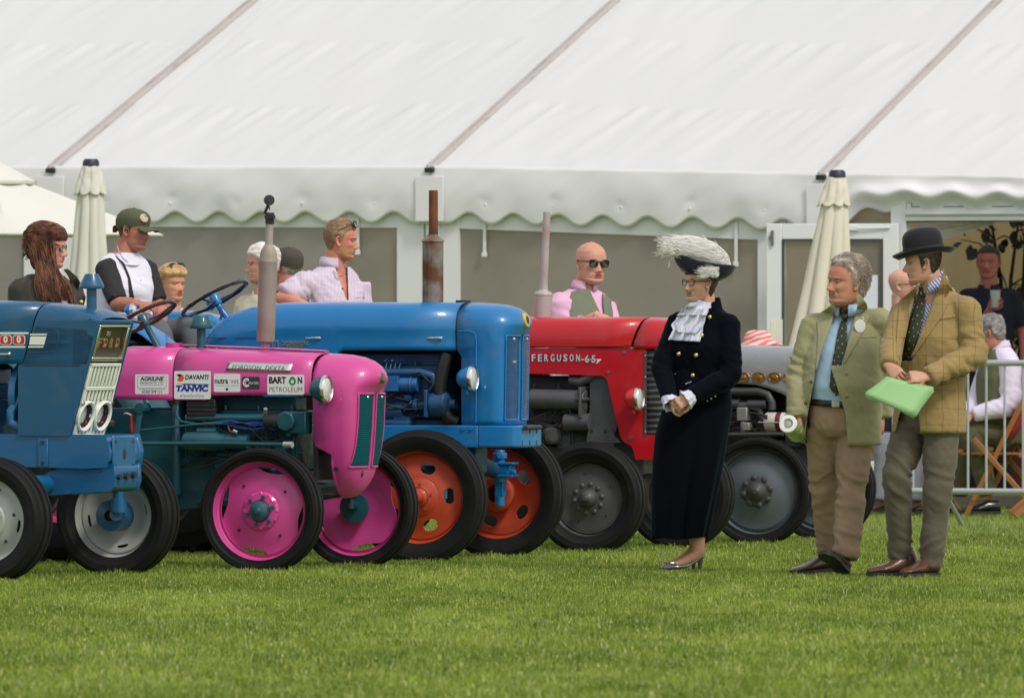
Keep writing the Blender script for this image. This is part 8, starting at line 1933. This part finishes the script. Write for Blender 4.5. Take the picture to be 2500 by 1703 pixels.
p, M, o, tr, j = bystander('person in grey trousers seated behind the barrier, half hidden by the bowler-hatted man', 73.8, 2238, 0, -20, (2244, 880, -30), skin('by4', (206, 158, 138), (196, 128, 110)), hairmat('steel', (112, 106, 104), (150, 144, 142)), mat('dark_fleece', (.02, .02, .024), rough=.9), mat('grey_slacks', srgb(120, 120, 126), rough=.9), 99, .16, seated=True, long=True, mask=male_mask(.06, -.03, -.07, .012))

# ---------------------------------------------------------------- potted tree in the doorway
def potted_tree():
    c = at(2470, 1210, 77.3); t = thing('potted_fig_tree', 'dark leafy potted tree inside the marquee doorway', 'tree', (c.x, c.y, .10)); rr = random.Random(17); mb_ = mat('bark_dark', srgb(48, 36, 28), rough=.9); mlf = mat('fig_leaf', (.008, .016, .008), rough=.35, var=.4, vs=9)
    b = MB(); b.lathe([(.12, 0), (.16, .28), (.17, .30), (.15, .30), (.14, .26), (0, .26)], n=28); b.build('pot', mat('clay_pot', srgb(120, 70, 50), rough=.8), t)
    b = MB(); tips = []
    for k in range(3):
        a = k*2.1; pts = [Vector((.03*math.cos(a), .03*math.sin(a), .26)), Vector((.06*math.cos(a), .06*math.sin(a), 1.0)), Vector((.10*math.cos(a+.4), .10*math.sin(a+.4), 1.6)), Vector((.16*math.cos(a+.8), .16*math.sin(a+.8), 2.05))]; b.tube(pts, [.022, .018, .014, .009], 8)
        for q in range(9):
            st = pts[1].lerp(pts[2], rr.random()) if q < 5 else pts[2].lerp(pts[3], rr.random()); an = rr.uniform(0, 2*PI); e = st+Vector((math.cos(an)*rr.uniform(.2, .48), math.sin(an)*.2, rr.uniform(-.05, .25))); b.tube([st, st.lerp(e, .5)+Vector((0, 0, .04)), e], [.008, .006, .003], 6); tips.append((st, e))
    b.build('trunk', mb_, t)
    l = MB(); rows = []
    for i in range(5):
        q = i/4; w = .036*math.sin(PI*min(.97, q*.9+.06))**.8; rows.append([(-w, q*.10, .006*math.sin(q*3)), (0, q*.10, -.008), (w, q*.10, .006*math.sin(q*3))])
    l.grid(rows); me = l.mesh('leaf', mlf, 60)
    for i in range(150):
        st, e = rr.choice(tips); o = bpy.data.objects.new('leaf', me); col.objects.link(o); o.parent = t; o.location = st.lerp(e, rr.uniform(.35, 1.05))+Vector((rr.uniform(-.04, .04), rr.uniform(-.03, .03), rr.uniform(-.05, .03))); o.rotation_euler = (rr.uniform(-2.6, -.6), rr.uniform(-.8, .8), rr.uniform(0, 6.28)); k = rr.uniform(.6, 1.15); o.scale = (k, k, k)
potted_tree()
